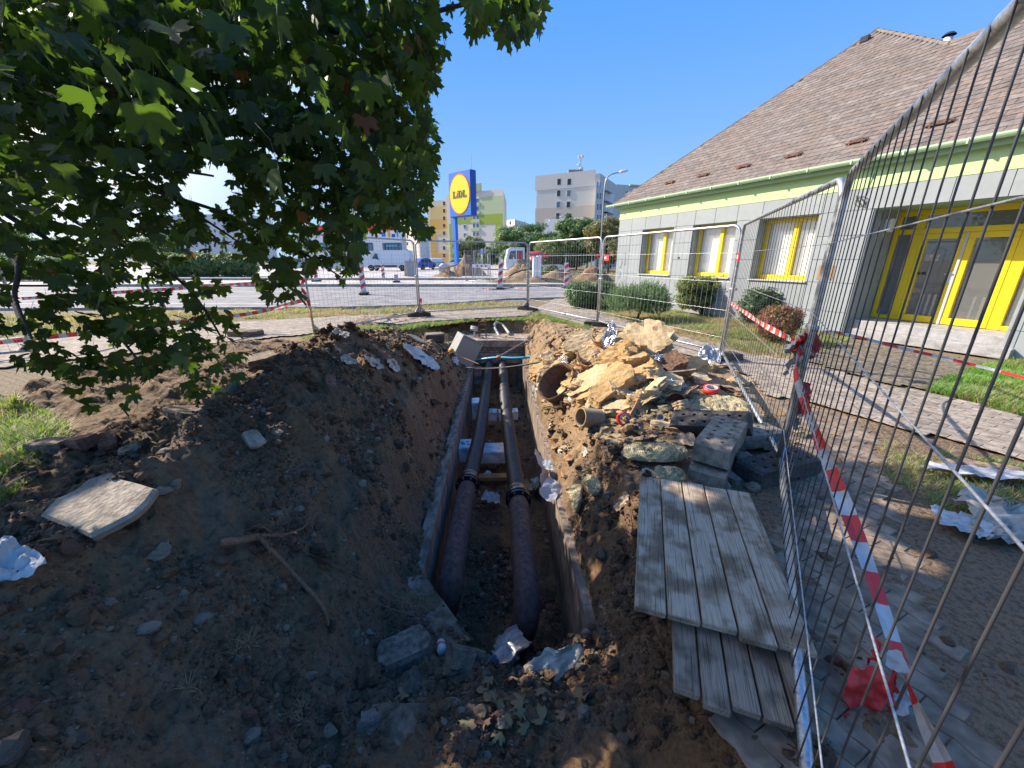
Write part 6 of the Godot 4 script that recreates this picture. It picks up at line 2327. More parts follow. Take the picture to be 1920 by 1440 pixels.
		single("paper_scrap", scrap(px_m(p, e[2]), px_m(p, e[3]) * 1.4, px_m(p, 6), 5.0, int(e[0] + e[1]), 0.1), e[4], Transform3D(slope_basis(p, rnd(0, 3)) * eul(rnd(-0.2, 0.4), 0, rnd(-0.2, 0.2)), p + Vector3(0, px_m(p, 7), 0)), e[5], "scrap")
	# crumbs of wool
	var xs := {}
	for i in 2600:
		var x := 0.5 + absf(rng.randfn(0.95, 0.5))
		var z := rng.randfn(-5.3, 0.9)
		if rng.randf() < 0.2:
			z = rnd(-4.2, -3.0)
		var h := ter(x, z)
		if in_channel(x, z, 0.1):
			continue
		var s := rnd(0.012, 0.035) if rng.randf() < 0.8 else rnd(0.03, 0.07)
		var m: String = ["wool", "wool_b", "wool", "wool_pale", "shell_paper"][rng.randi() % 5]
		if not xs.has(m):
			xs[m] = []
		xs[m].append(Transform3D(eul(rnd(0, 6), rnd(0, 6), rnd(0, 6)).scaled(Vector3(s * 1.3, s * 0.5, s)), Vector3(x, h + s * 0.3, z)))
	for m in xs:
		var o := many("wool_crumbs", rock_mesh(8, 6, 0.9, Vector3.ONE, 2), M[m], xs[m])
		tag(o, {"wool": "yellow mineral wool crumbs over the rubble", "wool_b": "ochre mineral wool crumbs over the rubble", "wool_pale": "pale wool crumbs over the rubble", "shell_paper": "orange shell crumbs over the rubble"}[m], "insulation")

# ---------------------------------------------------------------- things in and round the trench
func block_mesh(w: float, h: float, d: float) -> ArrayMesh:
	var mb := MB.new()
	mb.box(Vector3(0, h / 2, 0), Vector3(w, h, d), minf(w, h) * 0.05)
	return mb.done()

func foam_block(x: float, y: float, base: float, w: float, h: float, d: float, turn: float, label: String, mt: Material, group := "") -> Node3D:
	var p := pg(x, y, base)
	var o := thing("support_block", p, label, "block", group, yaw(turn))
	part("block", block_mesh(w, h, d), mt, o)
	return o

func trench_things():
	rng.seed = 41
	var o := foam_block(874, 858, -1.30, 0.22, 0.24, 0.3, 0.1, "white foam block with a chipped top beside the pipe under the soil heap", M.foam)
	var ch := MB.new()
	for e in [[-0.03, 0.02, 0.05], [0.04, 0.05, 0.035], [0.03, -0.04, 0.04], [-0.05, -0.03, 0.03]]:
		ch.box(Vector3(e[0], 0.242, e[1]), Vector3(e[2], 0.012, e[2] * 0.8), 0.002)
	part("chips", ch.done(), M.stone_pale, o)
	foam_block(894, 782, -1.30, 0.17, 0.34, 0.28, 0.1, "tall white foam block between the channel wall and the pipe under the soil heap", M.foam)
	foam_block(925, 860, -1.45, 0.52, 0.2, 0.32, 0.03, "long grey foam bar lying across between the pipes", M.foam)
	foam_block(924, 786, -1.35, 0.16, 0.18, 0.2, -0.05, "white foam cube between the pipes next to its twin", M.foam)
	foam_block(940, 786, -1.35, 0.10, 0.17, 0.2, 0.12, "narrow white foam cube leaning on the pipe under the rubble", M.foam)
	foam_block(966, 784, -1.35, 0.10, 0.17, 0.18, 0.05, "white foam cube on the outer side of the pipe under the rubble", M.foam)
	var bs := thing("brick_stack", pg(897, 736, -1.4), "narrow stack of grey bricks beside the chamber mouth", "bricks")
	for k in 6:
		var m := MB.new()
		m.box(Vector3(0, 0.07 + k * 0.098, 0), Vector3(0.16, 0.092, 0.14), 0.008)
		part("brick", m.done(), [M.brick_grey, M.brick_old][k % 2], bs, Transform3D(yaw(rnd(-0.08, 0.08)), Vector3.ZERO))
	# planks under the pipes
	for e in [[915, 895, 0.55], [925, 865, 0.5]]:
		pass
	var q := pg(918, 898, -1.55)
	single("timber_bearer", block_mesh(1.0, 0.06, 0.12), M.timber, Transform3D(yaw(0.03), q), "grey timber bearer across the channel floor", "timber")
	# plastic bits on the floor
	for e in [[920, 940, 26, 22, M.plastic_white, "crumpled white cup shell between the flanges"], [932, 871, 13, 8, M.plastic_white, "white plastic bit behind the flanges"], [914, 893, 13, 9, M.foam, "white foam bit on the channel floor"], [1004, 905, 14, 10, M.foam, "white foam crumb beside the flange under the rubble"], [995, 915, 28, 20, M.wool_pale, "grey wool scrap beside the flange under the rubble"], [1012, 917, 22, 16, M.paper, "curled paper at the foot of the sunlit channel wall"], [915, 865, 14, 6, M.foam, "foam sliver before the grey foam bar"]]:
		var p := pg(e[0], e[1], FLOOR + 0.08)
		single("litter_piece", scrap(px_m(p, e[2]), px_m(p, e[3]) * 1.5, px_m(p, 7), 7.0, int(e[0]), 1.2), e[4], Transform3D(eul(0.2, rnd(0, 3), 0.1), p + Vector3(0, 0.02, 0)), e[5], "litter")
	# sheet hanging over the right wall
	var hung := thing("plastic_sheet", pg(1022, 885, -0.74), "torn white plastic sheet draped over the sunlit channel wall", "sheet")
	for e in [[1012, 862, 0.30, 0.16, -0.70, 0.5, 0.9], [1020, 893, 0.34, 0.15, -0.72, 0.2, 1.2], [1032, 918, 0.26, 0.17, -0.70, -0.2, 0.5], [1027, 872, 0.16, 0.10, -0.64, 0.4, 0.2]]:
		part("fold", scrap(e[2], e[3], 0.025, 1.4, int(e[0]), 0.1, 14, 10, 0.08), M.plastic_white, hung, Transform3D(yaw(1.35 + e[5]) * eul(e[6], 0, 0.2), pg(e[0], e[1], e[4]) - hung.position))
	# cables and hose at the far end
	var line := func(called: String, a: Array, r: float, mt: Material, label: String):
		var t := MB.new(true)
		t.tube(smooth_path(a, 8), r, 8)
		return single(called, t.done(), mt, Transform3D(), label, "cable")
	line.call("hose", [pz(893, 676, -8.9), pz(908, 673, -8.7), pz(934, 670.5, -8.5), pz(965, 671.5, -8.3), pz(995, 669, -8.2), pz(1020, 664, -8.1), pz(1050, 661, -7.9)], 0.03, M.hose_blue, "bright blue hose spanning the far end of the trench")
	line.call("cable", [pz(936, 669, -8.5), pz(965, 652, -8.9), pz(995, 634, -9.4), pz(1013, 617, -9.9)], 0.022, M.cable_grey, "grey cable slanting up to the far corner of the pit")
	line.call("cable", [pter(815, 683), pz(850, 687, -7.6), pz(890, 690, -7.6), pz(925, 690, -7.5), pz(965, 687, -7.3), pz(1000, 681, -7.0), pter(1040, 676)], 0.018, M.cable_black, "black cable sagging across the trench in front of the chamber")
	line.call("cable", [pz(855, 687, -7.55), pz(895, 691.5, -7.5), pz(930, 690.5, -7.4), pz(975, 685, -7.2), pz(1015, 677, -7.0)], 0.010, M.cable_grey, "thin grey cable beside the black sagging cable")
	for e in [[935, 670, -8.47], [1014, 616, -9.85]]:
		var c := MB.new(true)
		c.lathe([Vector2(0, -0.05), Vector2(0.042, -0.045), Vector2(0.042, 0.045), Vector2(0, 0.05)], 10)
		single("cable_clip", c.done(), M.orange_plastic, Transform3D(eul(0, 0, 1.4), pz(e[0], e[1], e[2])), "orange clip on the blue hose" if e[0] < 1000 else "orange cap at the upper end of the grey cable", "clip")
	# white pipe loop on the shelf
	line.call("conduit", [pter(936, 632) + Vector3(0, 0.03, 0), pter(928, 625) + Vector3(0, 0.16, 0), pter(931, 620) + Vector3(0, 0.22, 0), pter(942, 620) + Vector3(0, 0.16, 0), pter(955, 629) + Vector3(0, 0.04, 0)], 0.035, M.plastic_white, "bent white conduit on the shelf above the chamber")
	# cabinet, standpipe and plate at the left of the chamber
	var cb := pz(868, 660, -8.2)
	var cab := thing("switch_cabinet", cb, "toppled grey metal cabinet leaning over the trench edge", "cabinet", "", yaw(0.5) * eul(0.1, 0, -0.5))
	var m := MB.new()
	m.box(Vector3(0.0, 0, 0), Vector3(0.48, 0.7, 0.40), 0.008)
	part("body", m.done(), M.board_grey, cab)
	m = MB.new()
	m.box(Vector3(-0.02, 0.0, 0.215), Vector3(0.52, 0.74, 0.025), 0.006)
	var lid := part("lid", m.done(), M.board_grey, cab)
	for k in 7:
		m = MB.new()
		m.box(Vector3(-0.22 + k * 0.065, 0.34, 0.231), Vector3(0.018, 0.03, 0.006))
		m.box(Vector3(-0.22 + k * 0.065, -0.34, 0.231), Vector3(0.018, 0.03, 0.006))
		part("rivet_pair", m.done(), M.dark_steel, lid)
	line.call("copper_tube", [pz(826, 656, -7.7), pz(860, 668, -7.5), pz(898, 683, -7.3)], 0.014, M.copper, "copper coloured stick lying against the cabinet")
	var oc := MB.new(true)
	oc.lathe([Vector2(0, -0.05), Vector2(0.05, -0.03), Vector2(0.05, 0.03), Vector2(0, 0.05)], 10)
	single("cable_clip", oc.done(), M.orange_yellow, Transform3D(eul(1, 0, 0.4), pz(846, 657, -7.55)), "yellow orange cap on the cabinet corner", "clip")
	var sp0 := pter(905, 634)
	var st := thing("valve_frame", sp0, "rusty valve frame with white tap on the pit shelf", "valve")
	for e in [[-0.09, 0.42], [0.09, 0.42]]:
		m = MB.new()
		m.box(Vector3(e[0], e[1] / 2, 0), Vector3(0.025, e[1], 0.03))
		part("leg", m.done(), M.rusty, st)
	for y in [0.40, 0.33, 0.2]:
		m = MB.new()
		m.box(Vector3(0, y, 0.004), Vector3(0.2, 0.03, 0.035))
		part("bar", m.done(), M.rusty, st)
	m = MB.new(true)
	m.tube([Vector3(-0.3, 0.25, 0), Vector3(-0.12, 0.22, 0)], 0.06, 10)
	m.tube([Vector3(-0.2, -0.02, 0), Vector3(-0.2, 0.2, 0)], 0.02, 8)
	part("tap", m.done(), M.plastic_white, st)
	var mp := pter(815, 640)
	var mh := thing("inspection_box", mp, "dark square inspection box on the pit shelf", "box", "", yaw(0.3))
	part("box", block_mesh(0.42, 0.16, 0.34), M.rubber_block, mh)
	m = MB.new()
	m.box(Vector3(0, 0.17, 0), Vector3(0.36, 0.02, 0.28), 0.005)
	part("lid", m.done(), M.concrete, mh)
	var wp := pter(790, 676)
	single("plastic_sheet", scrap(0.6, 0.3, 0.05, 2.0, 17, 0.1), M.plastic_white, Transform3D(slope_basis(wp, -0.35), wp + Vector3(0, 0.05, 0)), "white sheet lying on the soil beside the cabinet", "sheet")
	var wq := pter(850, 675)
	single("plastic_sheet", scrap(0.34, 0.25, 0.06, 4.0, 18, 0.3), M.plastic_white, Transform3D(slope_basis(wq, 0.9), wq + Vector3(0, 0.05, 0)), "small grey plastic rag under the cabinet", "sheet")
	for e in [[700, 685, 46], [738, 690, 40], [655, 685, 30], [640, 633, 26], [720, 605, 30]]:
		var p := pter(e[0], e[1])
		single("litter_piece", scrap(px_m(p, e[2]), px_m(p, 18) * 1.5, 0.03, 5.0, int(e[0]), 0.2), M.paper, Transform3D(slope_basis(p, rnd(0, 3)), p + Vector3(0, 0.03, 0)), "pale torn paper on the soil mounds beside the cabinet", "litter", "paper bits on the soil mounds")
	# front: foil wad, paper, can, packet
	var fw := pg(945, 1228, -0.70)
	var rm := rock_mesh(13, 10, 1.0, Vector3(1, 0.8, 0.75), 6)
	single("foil_wad", rm, M.foil, Transform3D(eul(0.2, 0.5, 0.1).scaled(Vector3.ONE * px_m(fw, 46)), fw + Vector3(0, px_m(fw, 10), 0)), "crumpled silver foil wad at the edge of the broken slab", "foil")
	var pp := pter(1028, 1262)
	single("paper_scrap", scrap(px_m(pp, 110), px_m(pp, 42), 0.03, 4.0, 23, 0.35, 18, 10, 0.35), M.paper, Transform3D(yaw(0.6) * eul(0.7, 0, 0.25), pp + Vector3(0, 0.05, 0)), "long torn cream paper standing up from the leaves", "scrap")
	var cn := pter(828, 1222)
	var can := thing("drink_can", cn + Vector3(0, 0.02, 0), "crushed white can with red print in the front rubble", "can", "", eul(1.2, 0.5, 0.2))
	m = MB.new(true)
	m.lathe([Vector2(0, -0.045), Vector2(0.026, -0.045), Vector2(0.03, -0.035), Vector2(0.024, -0.01), Vector2(0.031, 0.015), Vector2(0.027, 0.045), Vector2(0, 0.045)], 16)
	part("can", m.done(), M.plastic_white, can)
	m = MB.new(true)
	m.lathe([Vector2(0.027, -0.014), Vector2(0.0255, -0.009), Vector2(0.029, 0.002)], 16)
	part("print", m.done(), M.red_label, can)
	var pk := pter(942, 1258)
	var pack := thing("paper_packet", pk + Vector3(0, 0.03, 0), "red and white packet between the foil wad and the leaves", "packet", "", eul(0.5, 0.2, 0.1))
	part("wrapper", scrap(0.10, 0.07, 0.02, 6.0, 33, 0.3), M.red_label, pack)
	part("print", scrap(0.045, 0.072, 0.02, 6.0, 33, 0.3), M.plastic_white, pack, Transform3D(Basis(), Vector3(0, 0.004, 0)))
	# fallen leaves in front
	var lm := [leaf_mesh(0.5, 0.5), leaf_mesh(-0.4, 0.35)]
	for i in 46:
		var x := rng.randfn(965, 70) if i < 34 else rnd(640, 1250)
		var y := rng.randfn(1320, 45) if i < 34 else rnd(1000, 1420)
		var p := pter(x, y)
		single("fallen_leaf", lm[i % 2], M["fallen_%d" % (rng.randi() % 3)], Transform3D((slope_basis(p, rnd(0, TAU)) * eul(-PI / 2 + rnd(-0.5, 0.5), 0, rnd(-0.4, 0.4))).scaled(Vector3.ONE * rnd(0.05, 0.095)), p + Vector3(0, 0.02, 0)), "dry curled maple leaf lying on the soil by the trench", "leaf", "fallen leaves by the trench")

func plank_stage():
	rng.seed = 51
	var mk := func(called: String, label: String, c: Array, n: int, th: float, mt: Material, y: float):
		# c: left near, left far, right near corners
		var a: Vector3 = c[0]
		var lv: Vector3 = c[1] - c[0]
		var wv: Vector3 = c[2] - c[0]
		var o := thing(called, a, label, "planks", "", Basis(wv.normalized(), Vector3.UP, -(lv - wv.normalized() * lv.dot(wv.normalized())).normalized()))
		var W := wv.length()
		var L := lv.length()
		var sh := lv.dot(wv.normalized()) / L
		for i in n:
			var w := W / n
			var m := MB.new()
			var end := rnd(-0.02, 0.015)
			var sh_z := i * 3.7 + th * 40.0
			m.box(Vector3(i * 0.7, 0, -L / 2 + end + sh_z), Vector3(w - 0.007, th, L + rnd(-0.015, 0.015)), 0.004)
			var ang := -asin(clampf(sh, -1, 1))
			part("plank", m.done(), mt, o, Transform3D(Basis(), Vector3(w * (i + 0.5) - i * 0.7, th / 2 + rnd(-0.002, 0.002), -sh_z)))
		for z in [0.18, 0.8]:
			var bt := MB.new()
			bt.box(Vector3(W / 2, -0.02, -L * z), Vector3(W * 0.96, 0.036, 0.08), 0.003)
			part("batten", bt.done(), mt, o)
	var pl := func(x: float, y: float, h: float): return pg(x, y, h)
	mk.call("plank_panel", "upper weathered plank panel with mud stains beside the trench", [pl.call(1187, 1145, 0.12), pl.call(1287, 918, 0.12), pl.call(1533, 1238, 0.12)], 5, 0.03, M.wood, 0.12)
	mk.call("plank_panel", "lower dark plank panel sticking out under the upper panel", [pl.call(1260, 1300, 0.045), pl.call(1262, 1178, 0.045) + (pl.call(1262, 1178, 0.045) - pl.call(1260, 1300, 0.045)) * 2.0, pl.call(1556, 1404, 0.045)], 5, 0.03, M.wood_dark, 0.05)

func foot_stack():
	var p := pter(1318, 905)
	p.y = maxf(p.y, -0.02)
	var a := foot(p + Vector3(0.12, 0.0, -0.12), 0.95, "lower concrete fence foot of the small stack by the planks", M.concrete_grey)
	a.scale = Vector3(1, 1.25, 1.05)
	var b := foot(p + Vector3(0.17, 0.17, -0.16), 0.88, "upper concrete fence foot of the small stack by the planks", M.concrete_grey)
	b.scale = Vector3(1, 1.25, 1.05)
	var c := foot(Vector3(1.98, 0.02, -2.95), 0.2, "grey fence foot behind the small stack under the fence", M.concrete_grey)
	c.scale = Vector3(1, 1.1, 1)
	foot(Vector3(1.75, 0.1, -3.1), -0.5, "tilted dark fence foot between the stack and the pale wool mat", M.rubber_block, eul(0.35, 0, 0.2))
	# litter on the right
	var q := pg(1850, 895)
	single("plastic_sheet", scrap(0.75, 0.16, 0.03, 3.0, 7, 0.05, 18, 8, 0.2), M.plastic_white, Transform3D(yaw(-0.2), q + Vector3(0, 0.04, 0)), "long white plastic sheet on the trodden grass", "sheet")
	q = pg(1880, 985)
	single("paper_scrap", scrap(0.4, 0.3, 0.09, 3.0, 8, 0.1, 16, 12, 0.4), M.paper, Transform3D(yaw(0.3) * eul(0.2, 0, 0.1), q + Vector3(0, 0.05, 0)), "crumpled pale paper heap at the edge of the paved path", "scrap")
	q = pg(1800, 985)
	single("paper_scrap", scrap(0.26, 0.2, 0.03, 4.0, 9, 0.0, 14, 12, 0.5), M.plastic_white, Transform3D(yaw(0.8), q + Vector3(0, 0.03, 0)), "torn white paper flakes beside the crumpled paper heap", "scrap")
	q = pg(1830, 875)
	single("paper_scrap", scrap(0.4, 0.1, 0.02, 4.0, 10, 0.0, 14, 6, 0.3), M.film_brown, Transform3D(yaw(-0.3), q + Vector3(0, 0.03, 0)), "brown cardboard strip beside the white plastic sheet", "scrap")


# ---------------------------------------------------------------- the street
func text_mesh(s: String, size: float, depth: float, serif := true) -> TextMesh:
	var f := SystemFont.new()
	f.font_names = PackedStringArray(["Droid Serif" if serif else "Droid Sans"])
	f.font_weight = 800
	var t := TextMesh.new()
	t.text = s
	t.font = f
	t.font_size = 64
	t.pixel_size = size / 46.0
	t.depth = depth
	return t

func disc(r: float, sx: float, z0: float, z1: float, n := 40) -> ArrayMesh:
	var p := PackedVector2Array()
	for i in n:
		p.append(Vector2(cos(TAU * i / n) * r * sx, sin(TAU * i / n) * r))
	var mb := MB.new()
	mb.prism(p, z0, z1)
	return mb.done()

func pylon():
	var t := 36.0
	var b := pt(855, 515, t)
	b.y = 0.1
	# the box sign is turned: the face looks left of the camera, its right flank shows
	var yw := -0.72
	var o := thing("pylon_sign", b, "tall blue pylon sign with a yellow disc beside the car park", "sign", "", yaw(yw))
	var top := pt(870, 338, t).y - 0.1
	var bot := pt(870, 412, t).y - 0.1
	var H := top - bot
	var W := H * 0.80
	var mb := MB.new()
	mb.box(Vector3(0, (bot + 0.4) / 2, -0.15), Vector3(0.42, bot + 0.4, 0.3), 0.02)
	part("post", mb.done(), M.sign_blue_face, o)
	mb = MB.new()
	mb.box(Vector3(W * 0.47, (top + bot) / 2, 0), Vector3(W, H, 0.62), 0.03)
	var box := part("sign_box", mb.done(), M.sign_blue, o)
	var xf := Transform3D(Basis(), Vector3(W * 0.47, (top + bot) / 2, 0.31))
	mb = MB.new()
	mb.box(Vector3(0, 0, 0.01), Vector3(W * 0.95, H * 0.96, 0.03), 0.0)
	part("face", mb.done(), M.sign_blue_face, box, xf)
	part("ring", disc(H * 0.455, 0.83, 0.02, 0.04), M.sign_red, box, xf)
	part("disc", disc(H * 0.43, 0.82, 0.03, 0.06), M.sign_yellow, box, xf)
	var x := -1.22 * H * 0.15
	for e in [["L", 0.0, M.letter_dark, 0.0], ["i", 0.74, M.sign_red, -0.3], ["D", 1.46, M.letter_dark, 0.0], ["L", 2.42, M.letter_dark, 0.0]]:
		var l := MeshInstance3D.new()
		l.name = "letter"
		l.mesh = text_mesh(e[0], H * 0.15, 0.04)
		l.material_override = e[2]
		l.transform = xf * Transform3D(Basis(Vector3.BACK, e[3]), Vector3(x + e[1] * H * 0.15, 0.0, 0.075))
		box.add_child(l, true)
	var ae := MB.new()
	ae.tube([Vector3(W * 0.9, top, 0), Vector3(W * 0.9, top + 1.2, 0)], 0.02, 5)
	part("rod", ae.done(), M.wire, o)

func wheel(parent: Node, at: Vector3, r: float, w: float):
	var tr := Transform3D(Basis(Vector3.RIGHT, PI / 2), at)
	var mb := MB.new(true)
	mb.lathe([Vector2(r * 0.6, -w / 2), Vector2(r * 0.92, -w / 2), Vector2(r, -w * 0.35), Vector2(r, w * 0.35), Vector2(r * 0.92, w / 2), Vector2(r * 0.6, w / 2)], 20, tr)
	var wh := part("wheel", mb.done(), M.tyre, parent)
	mb = MB.new(true)
	mb.lathe([Vector2(0, w * 0.42), Vector2(r * 0.2, w * 0.44), Vector2(r * 0.58, w * 0.36), Vector2(r * 0.62, w * 0.5), Vector2(r * 0.62, -w * 0.5), Vector2(0, -w * 0.45)], 16, tr)
	part("rim", mb.done(), M.steel, wh)

func vehicle(called: String, label: String, cat: String, at: Vector3, turn: float, body: Array, wide: float, windows: Array, paint_m: Material, axles: Array, r: float, extras := 0) -> Node3D:
	# side outlines in metres: x forward, y up; the near side is +z
	var o := thing(called, at, label, cat, "", yaw(turn))
	var poly := vec2s(body)
	var shell := MB.new()
	# bevelled sides: a full-size middle and slightly smaller flanks
	var c := Vector2.ZERO
	for p in poly:
		c += p / poly.size()
	var sm := PackedVector2Array()
	for p in poly:
		sm.append(c + (p - c) * Vector2(0.985, 0.955))
	shell.prism(poly, -wide / 2 + 0.07, wide / 2 - 0.07)
	shell.prism(sm, -wide / 2, wide / 2)
	part("body", shell.done(), paint_m, o)
	for w in windows:
		for s in [1.0, -1.0]:
			var mb := MB.new()
			if s > 0:
				mb.prism(vec2s(w), wide / 2 - 0.02, wide / 2 + 0.006)
			else:
				mb.prism(vec2s(w), -wide / 2 - 0.006, -wide / 2 + 0.02)
			part("side_window", mb.done(), M.car_glass, o)
	for ax in axles:
		for s in [1.0, -1.0]:
			var ar := MB.new()
			var pp := PackedVector2Array()
			for k in 13:
				var a := PI * k / 12
				pp.append(Vector2(ax + cos(a) * r * 1.22, r * 0.85 + sin(a) * r * 1.2))
			ar.prism(pp, wide / 2 - 0.03 if s > 0 else -wide / 2 - 0.008, wide / 2 + 0.008 if s > 0 else -wide / 2 + 0.03)
			part("wheel_arch", ar.done(), M.car_trim, o)
			wheel(o, Vector3(ax, r, s * (wide / 2 - 0.10)), r, 0.22)
	return o

func car(label: String, at: Vector3, turn: float, pm: Material):
	var o := vehicle("parked_car", label, "car", at, turn, [-2.05, 0.3, -2.1, 0.75, -1.95, 0.98, -1.45, 1.38, -0.2, 1.48, 0.5, 1.38, 1.15, 0.98, 1.85, 0.82, 2.1, 0.6, 2.08, 0.3], 1.72, [[-1.5, 0.98, -1.25, 1.32, -0.4, 1.4, -0.4, 0.98], [-0.3, 0.98, -0.3, 1.4, 0.42, 1.32, 0.98, 0.98]], pm, [-1.25, 1.3], 0.32)
	var mb := MB.new()
	mb.quad(Vector3(0.58, 1.34, -0.7), Vector3(1.12, 1.0, -0.75), Vector3(1.12, 1.0, 0.75), Vector3(0.58, 1.34, 0.7))
	part("windscreen", mb.done(), M.car_glass, o, Transform3D(Basis(), Vector3(0.03, 0.03, 0)))
	for s in [-1.0, 1.0]:
		mb = MB.new()
		mb.box(Vector3(2.02, 0.68, s * 0.62), Vector3(0.16, 0.14, 0.34), 0.03)
		part("headlight", mb.done(), M.car_silver, o)
		mb = MB.new()
		mb.box(Vector3(-2.02, 0.82, s * 0.68), Vector3(0.12, 0.22, 0.26), 0.03)
		part("tail_light", mb.done(), M.tail_red, o)

func van(at: Vector3):
	var o := vehicle("white_van", "white panel van parked in front of the white store", "van", at, PI, [-2.75, 0.38, -2.78, 1.2, -2.7, 2.2, -2.5, 2.36, 1.0, 2.36, 1.35, 2.25, 2.0, 1.42, 2.7, 1.12, 2.85, 0.9, 2.85, 0.38], 2.0, [[1.0, 1.32, 1.05, 1.95, 1.35, 2.0, 1.75, 1.4]], M.car_white, [-1.75, 1.95], 0.34)
	var mb := MB.new()
	mb.quad(Vector3(1.42, 2.18, -0.85), Vector3(1.98, 1.46, -0.9), Vector3(1.98, 1.46, 0.9), Vector3(1.42, 2.18, 0.85))
	part("windscreen", mb.done(), M.car_glass, o, Transform3D(Basis(), Vector3(0.03, 0.02, 0)))
	for s in [-1.0, 1.0]:
		mb = MB.new()
		mb.box(Vector3(0.2, 0.55, s * 1.005), Vector3(2.7, 0.2, 0.02), 0.0)
		part("side_rub_strip", mb.done(), M.car_trim, o)
		mb = MB.new()
		mb.box(Vector3(1.0, 1.35, s * 1.08), Vector3(0.1, 0.26, 0.16), 0.03)
		part("mirror", mb.done(), M.car_trim, o)
		mb = MB.new()
		mb.box(Vector3(-2.74, 1.15, s * 0.93), Vector3(0.1, 0.55, 0.16), 0.02)
		part("tail_light", mb.done(), M.tail_red, o)
		mb = MB.new()
		mb.box(Vector3(2.62, 1.0, s * 0.78), Vector3(0.4, 0.2, 0.3), 0.04)
		part("headlight", mb.done(), M.car_silver, o)
		for x in [0.85, -0.6, -2.2]:
			mb = MB.new()
			mb.box(Vector3(x, 1.3, s * 1.002), Vector3(0.014, 1.5, 0.008), 0.0)
			part("door_seam", mb.done(), M.car_trim, o)
	mb = MB.new()
	mb.box(Vector3(2.8, 0.55, 0), Vector3(0.22, 0.3, 1.9), 0.04)
	part("bumper", mb.done(), M.car_trim, o)

func delineator(p: Vector3, h: float, turn: float, label: String, lean := 0.0):
	var o := thing("traffic_delineator", p, label, "delineator", "", yaw(turn) * eul(0, 0, lean))
	var mb := MB.new()
	mb.box(Vector3(0, 0.05, 0), Vector3(0.42, 0.1, 0.75), 0.03)
	part("foot", mb.done(), M.rubber, o)
	mb = MB.new()
	mb.box(Vector3(0, 0.1 + h / 2, 0), Vector3(0.24, h, 0.04), 0.012)
	var b := part("board", mb.done(), M.white_paint, o)
	for k in 3:
		for s in [0.0215, -0.0215]:
			mb = MB.new()
			var y := 0.1 + h * (0.12 + 0.3 * k)
			mb.prism(vec2s([-0.118, y, -0.118, y + h * 0.15, 0.118, y + h * 0.27, 0.118, y + h * 0.12]), s - 0.002, s + 0.002)
			part("stripe", mb.done(), M.red_plastic, b)

func mound(label: String, p: Vector3, r: Vector3, mt: Material, sd: int):
	var mb := MB.new(true)
	var n := 26
	var g := []
	for j in n + 1:
		var row := []
		for i in n + 1:
			var u := float(i) / n * 2 - 1
			var v := float(j) / n * 2 - 1
			var d := sqrt(u * u + v * v)
			var h := maxf(0.0, 1.0 - d) * (1.0 + 0.4 * n_mid.get_noise_2d(u * 0.6 + sd, v * 0.6)) + 0.14 * n_mid.get_noise_2d(u * 1.6, v * 1.6 + sd) * clampf(1.1 - d, 0, 1)
			row.append(Vector3(u * r.x, h * r.y - 0.04, v * r.z))
		g.append(row)
	for j in n:
		for i in n:
			mb.quad(g[j][i], g[j][i + 1], g[j + 1][i + 1], g[j + 1][i])
	single("soil_mound", mb.done(), mt, Transform3D(Basis(), p), label, "mound")

func street_lamp(px: float, base: float, t: float, top: float, reach: float, label: String):
	var b := pt(px, base, t)
	b.y = 0.0
	var h := pt(px, top, t).y
	var o := thing("street_lamp", b, label, "street lamp")
	var mb := MB.new(true)
	mb.tube(smooth_path([Vector3(0, 0, 0), Vector3(0, h * 0.5, 0), Vector3(0.02 * reach, h * 0.88, 0), Vector3(reach * 0.3, h * 0.97, 0), Vector3(reach, h, 0)], 5), 0.055, 8)
	part("pole", mb.done(), M.galvanized, o)
	mb = MB.new(true)
	mb.tube([Vector3(reach - 0.1, h - 0.02, 0), Vector3(reach + 0.1, h + 0.03, 0), Vector3(reach + 0.6, h + 0.12, 0), Vector3(reach + 0.7, h + 0.13, 0)], [0.06, 0.12, 0.11, 0.04], 10)
	part("lamp_head", mb.done(), M.white_paint, o)

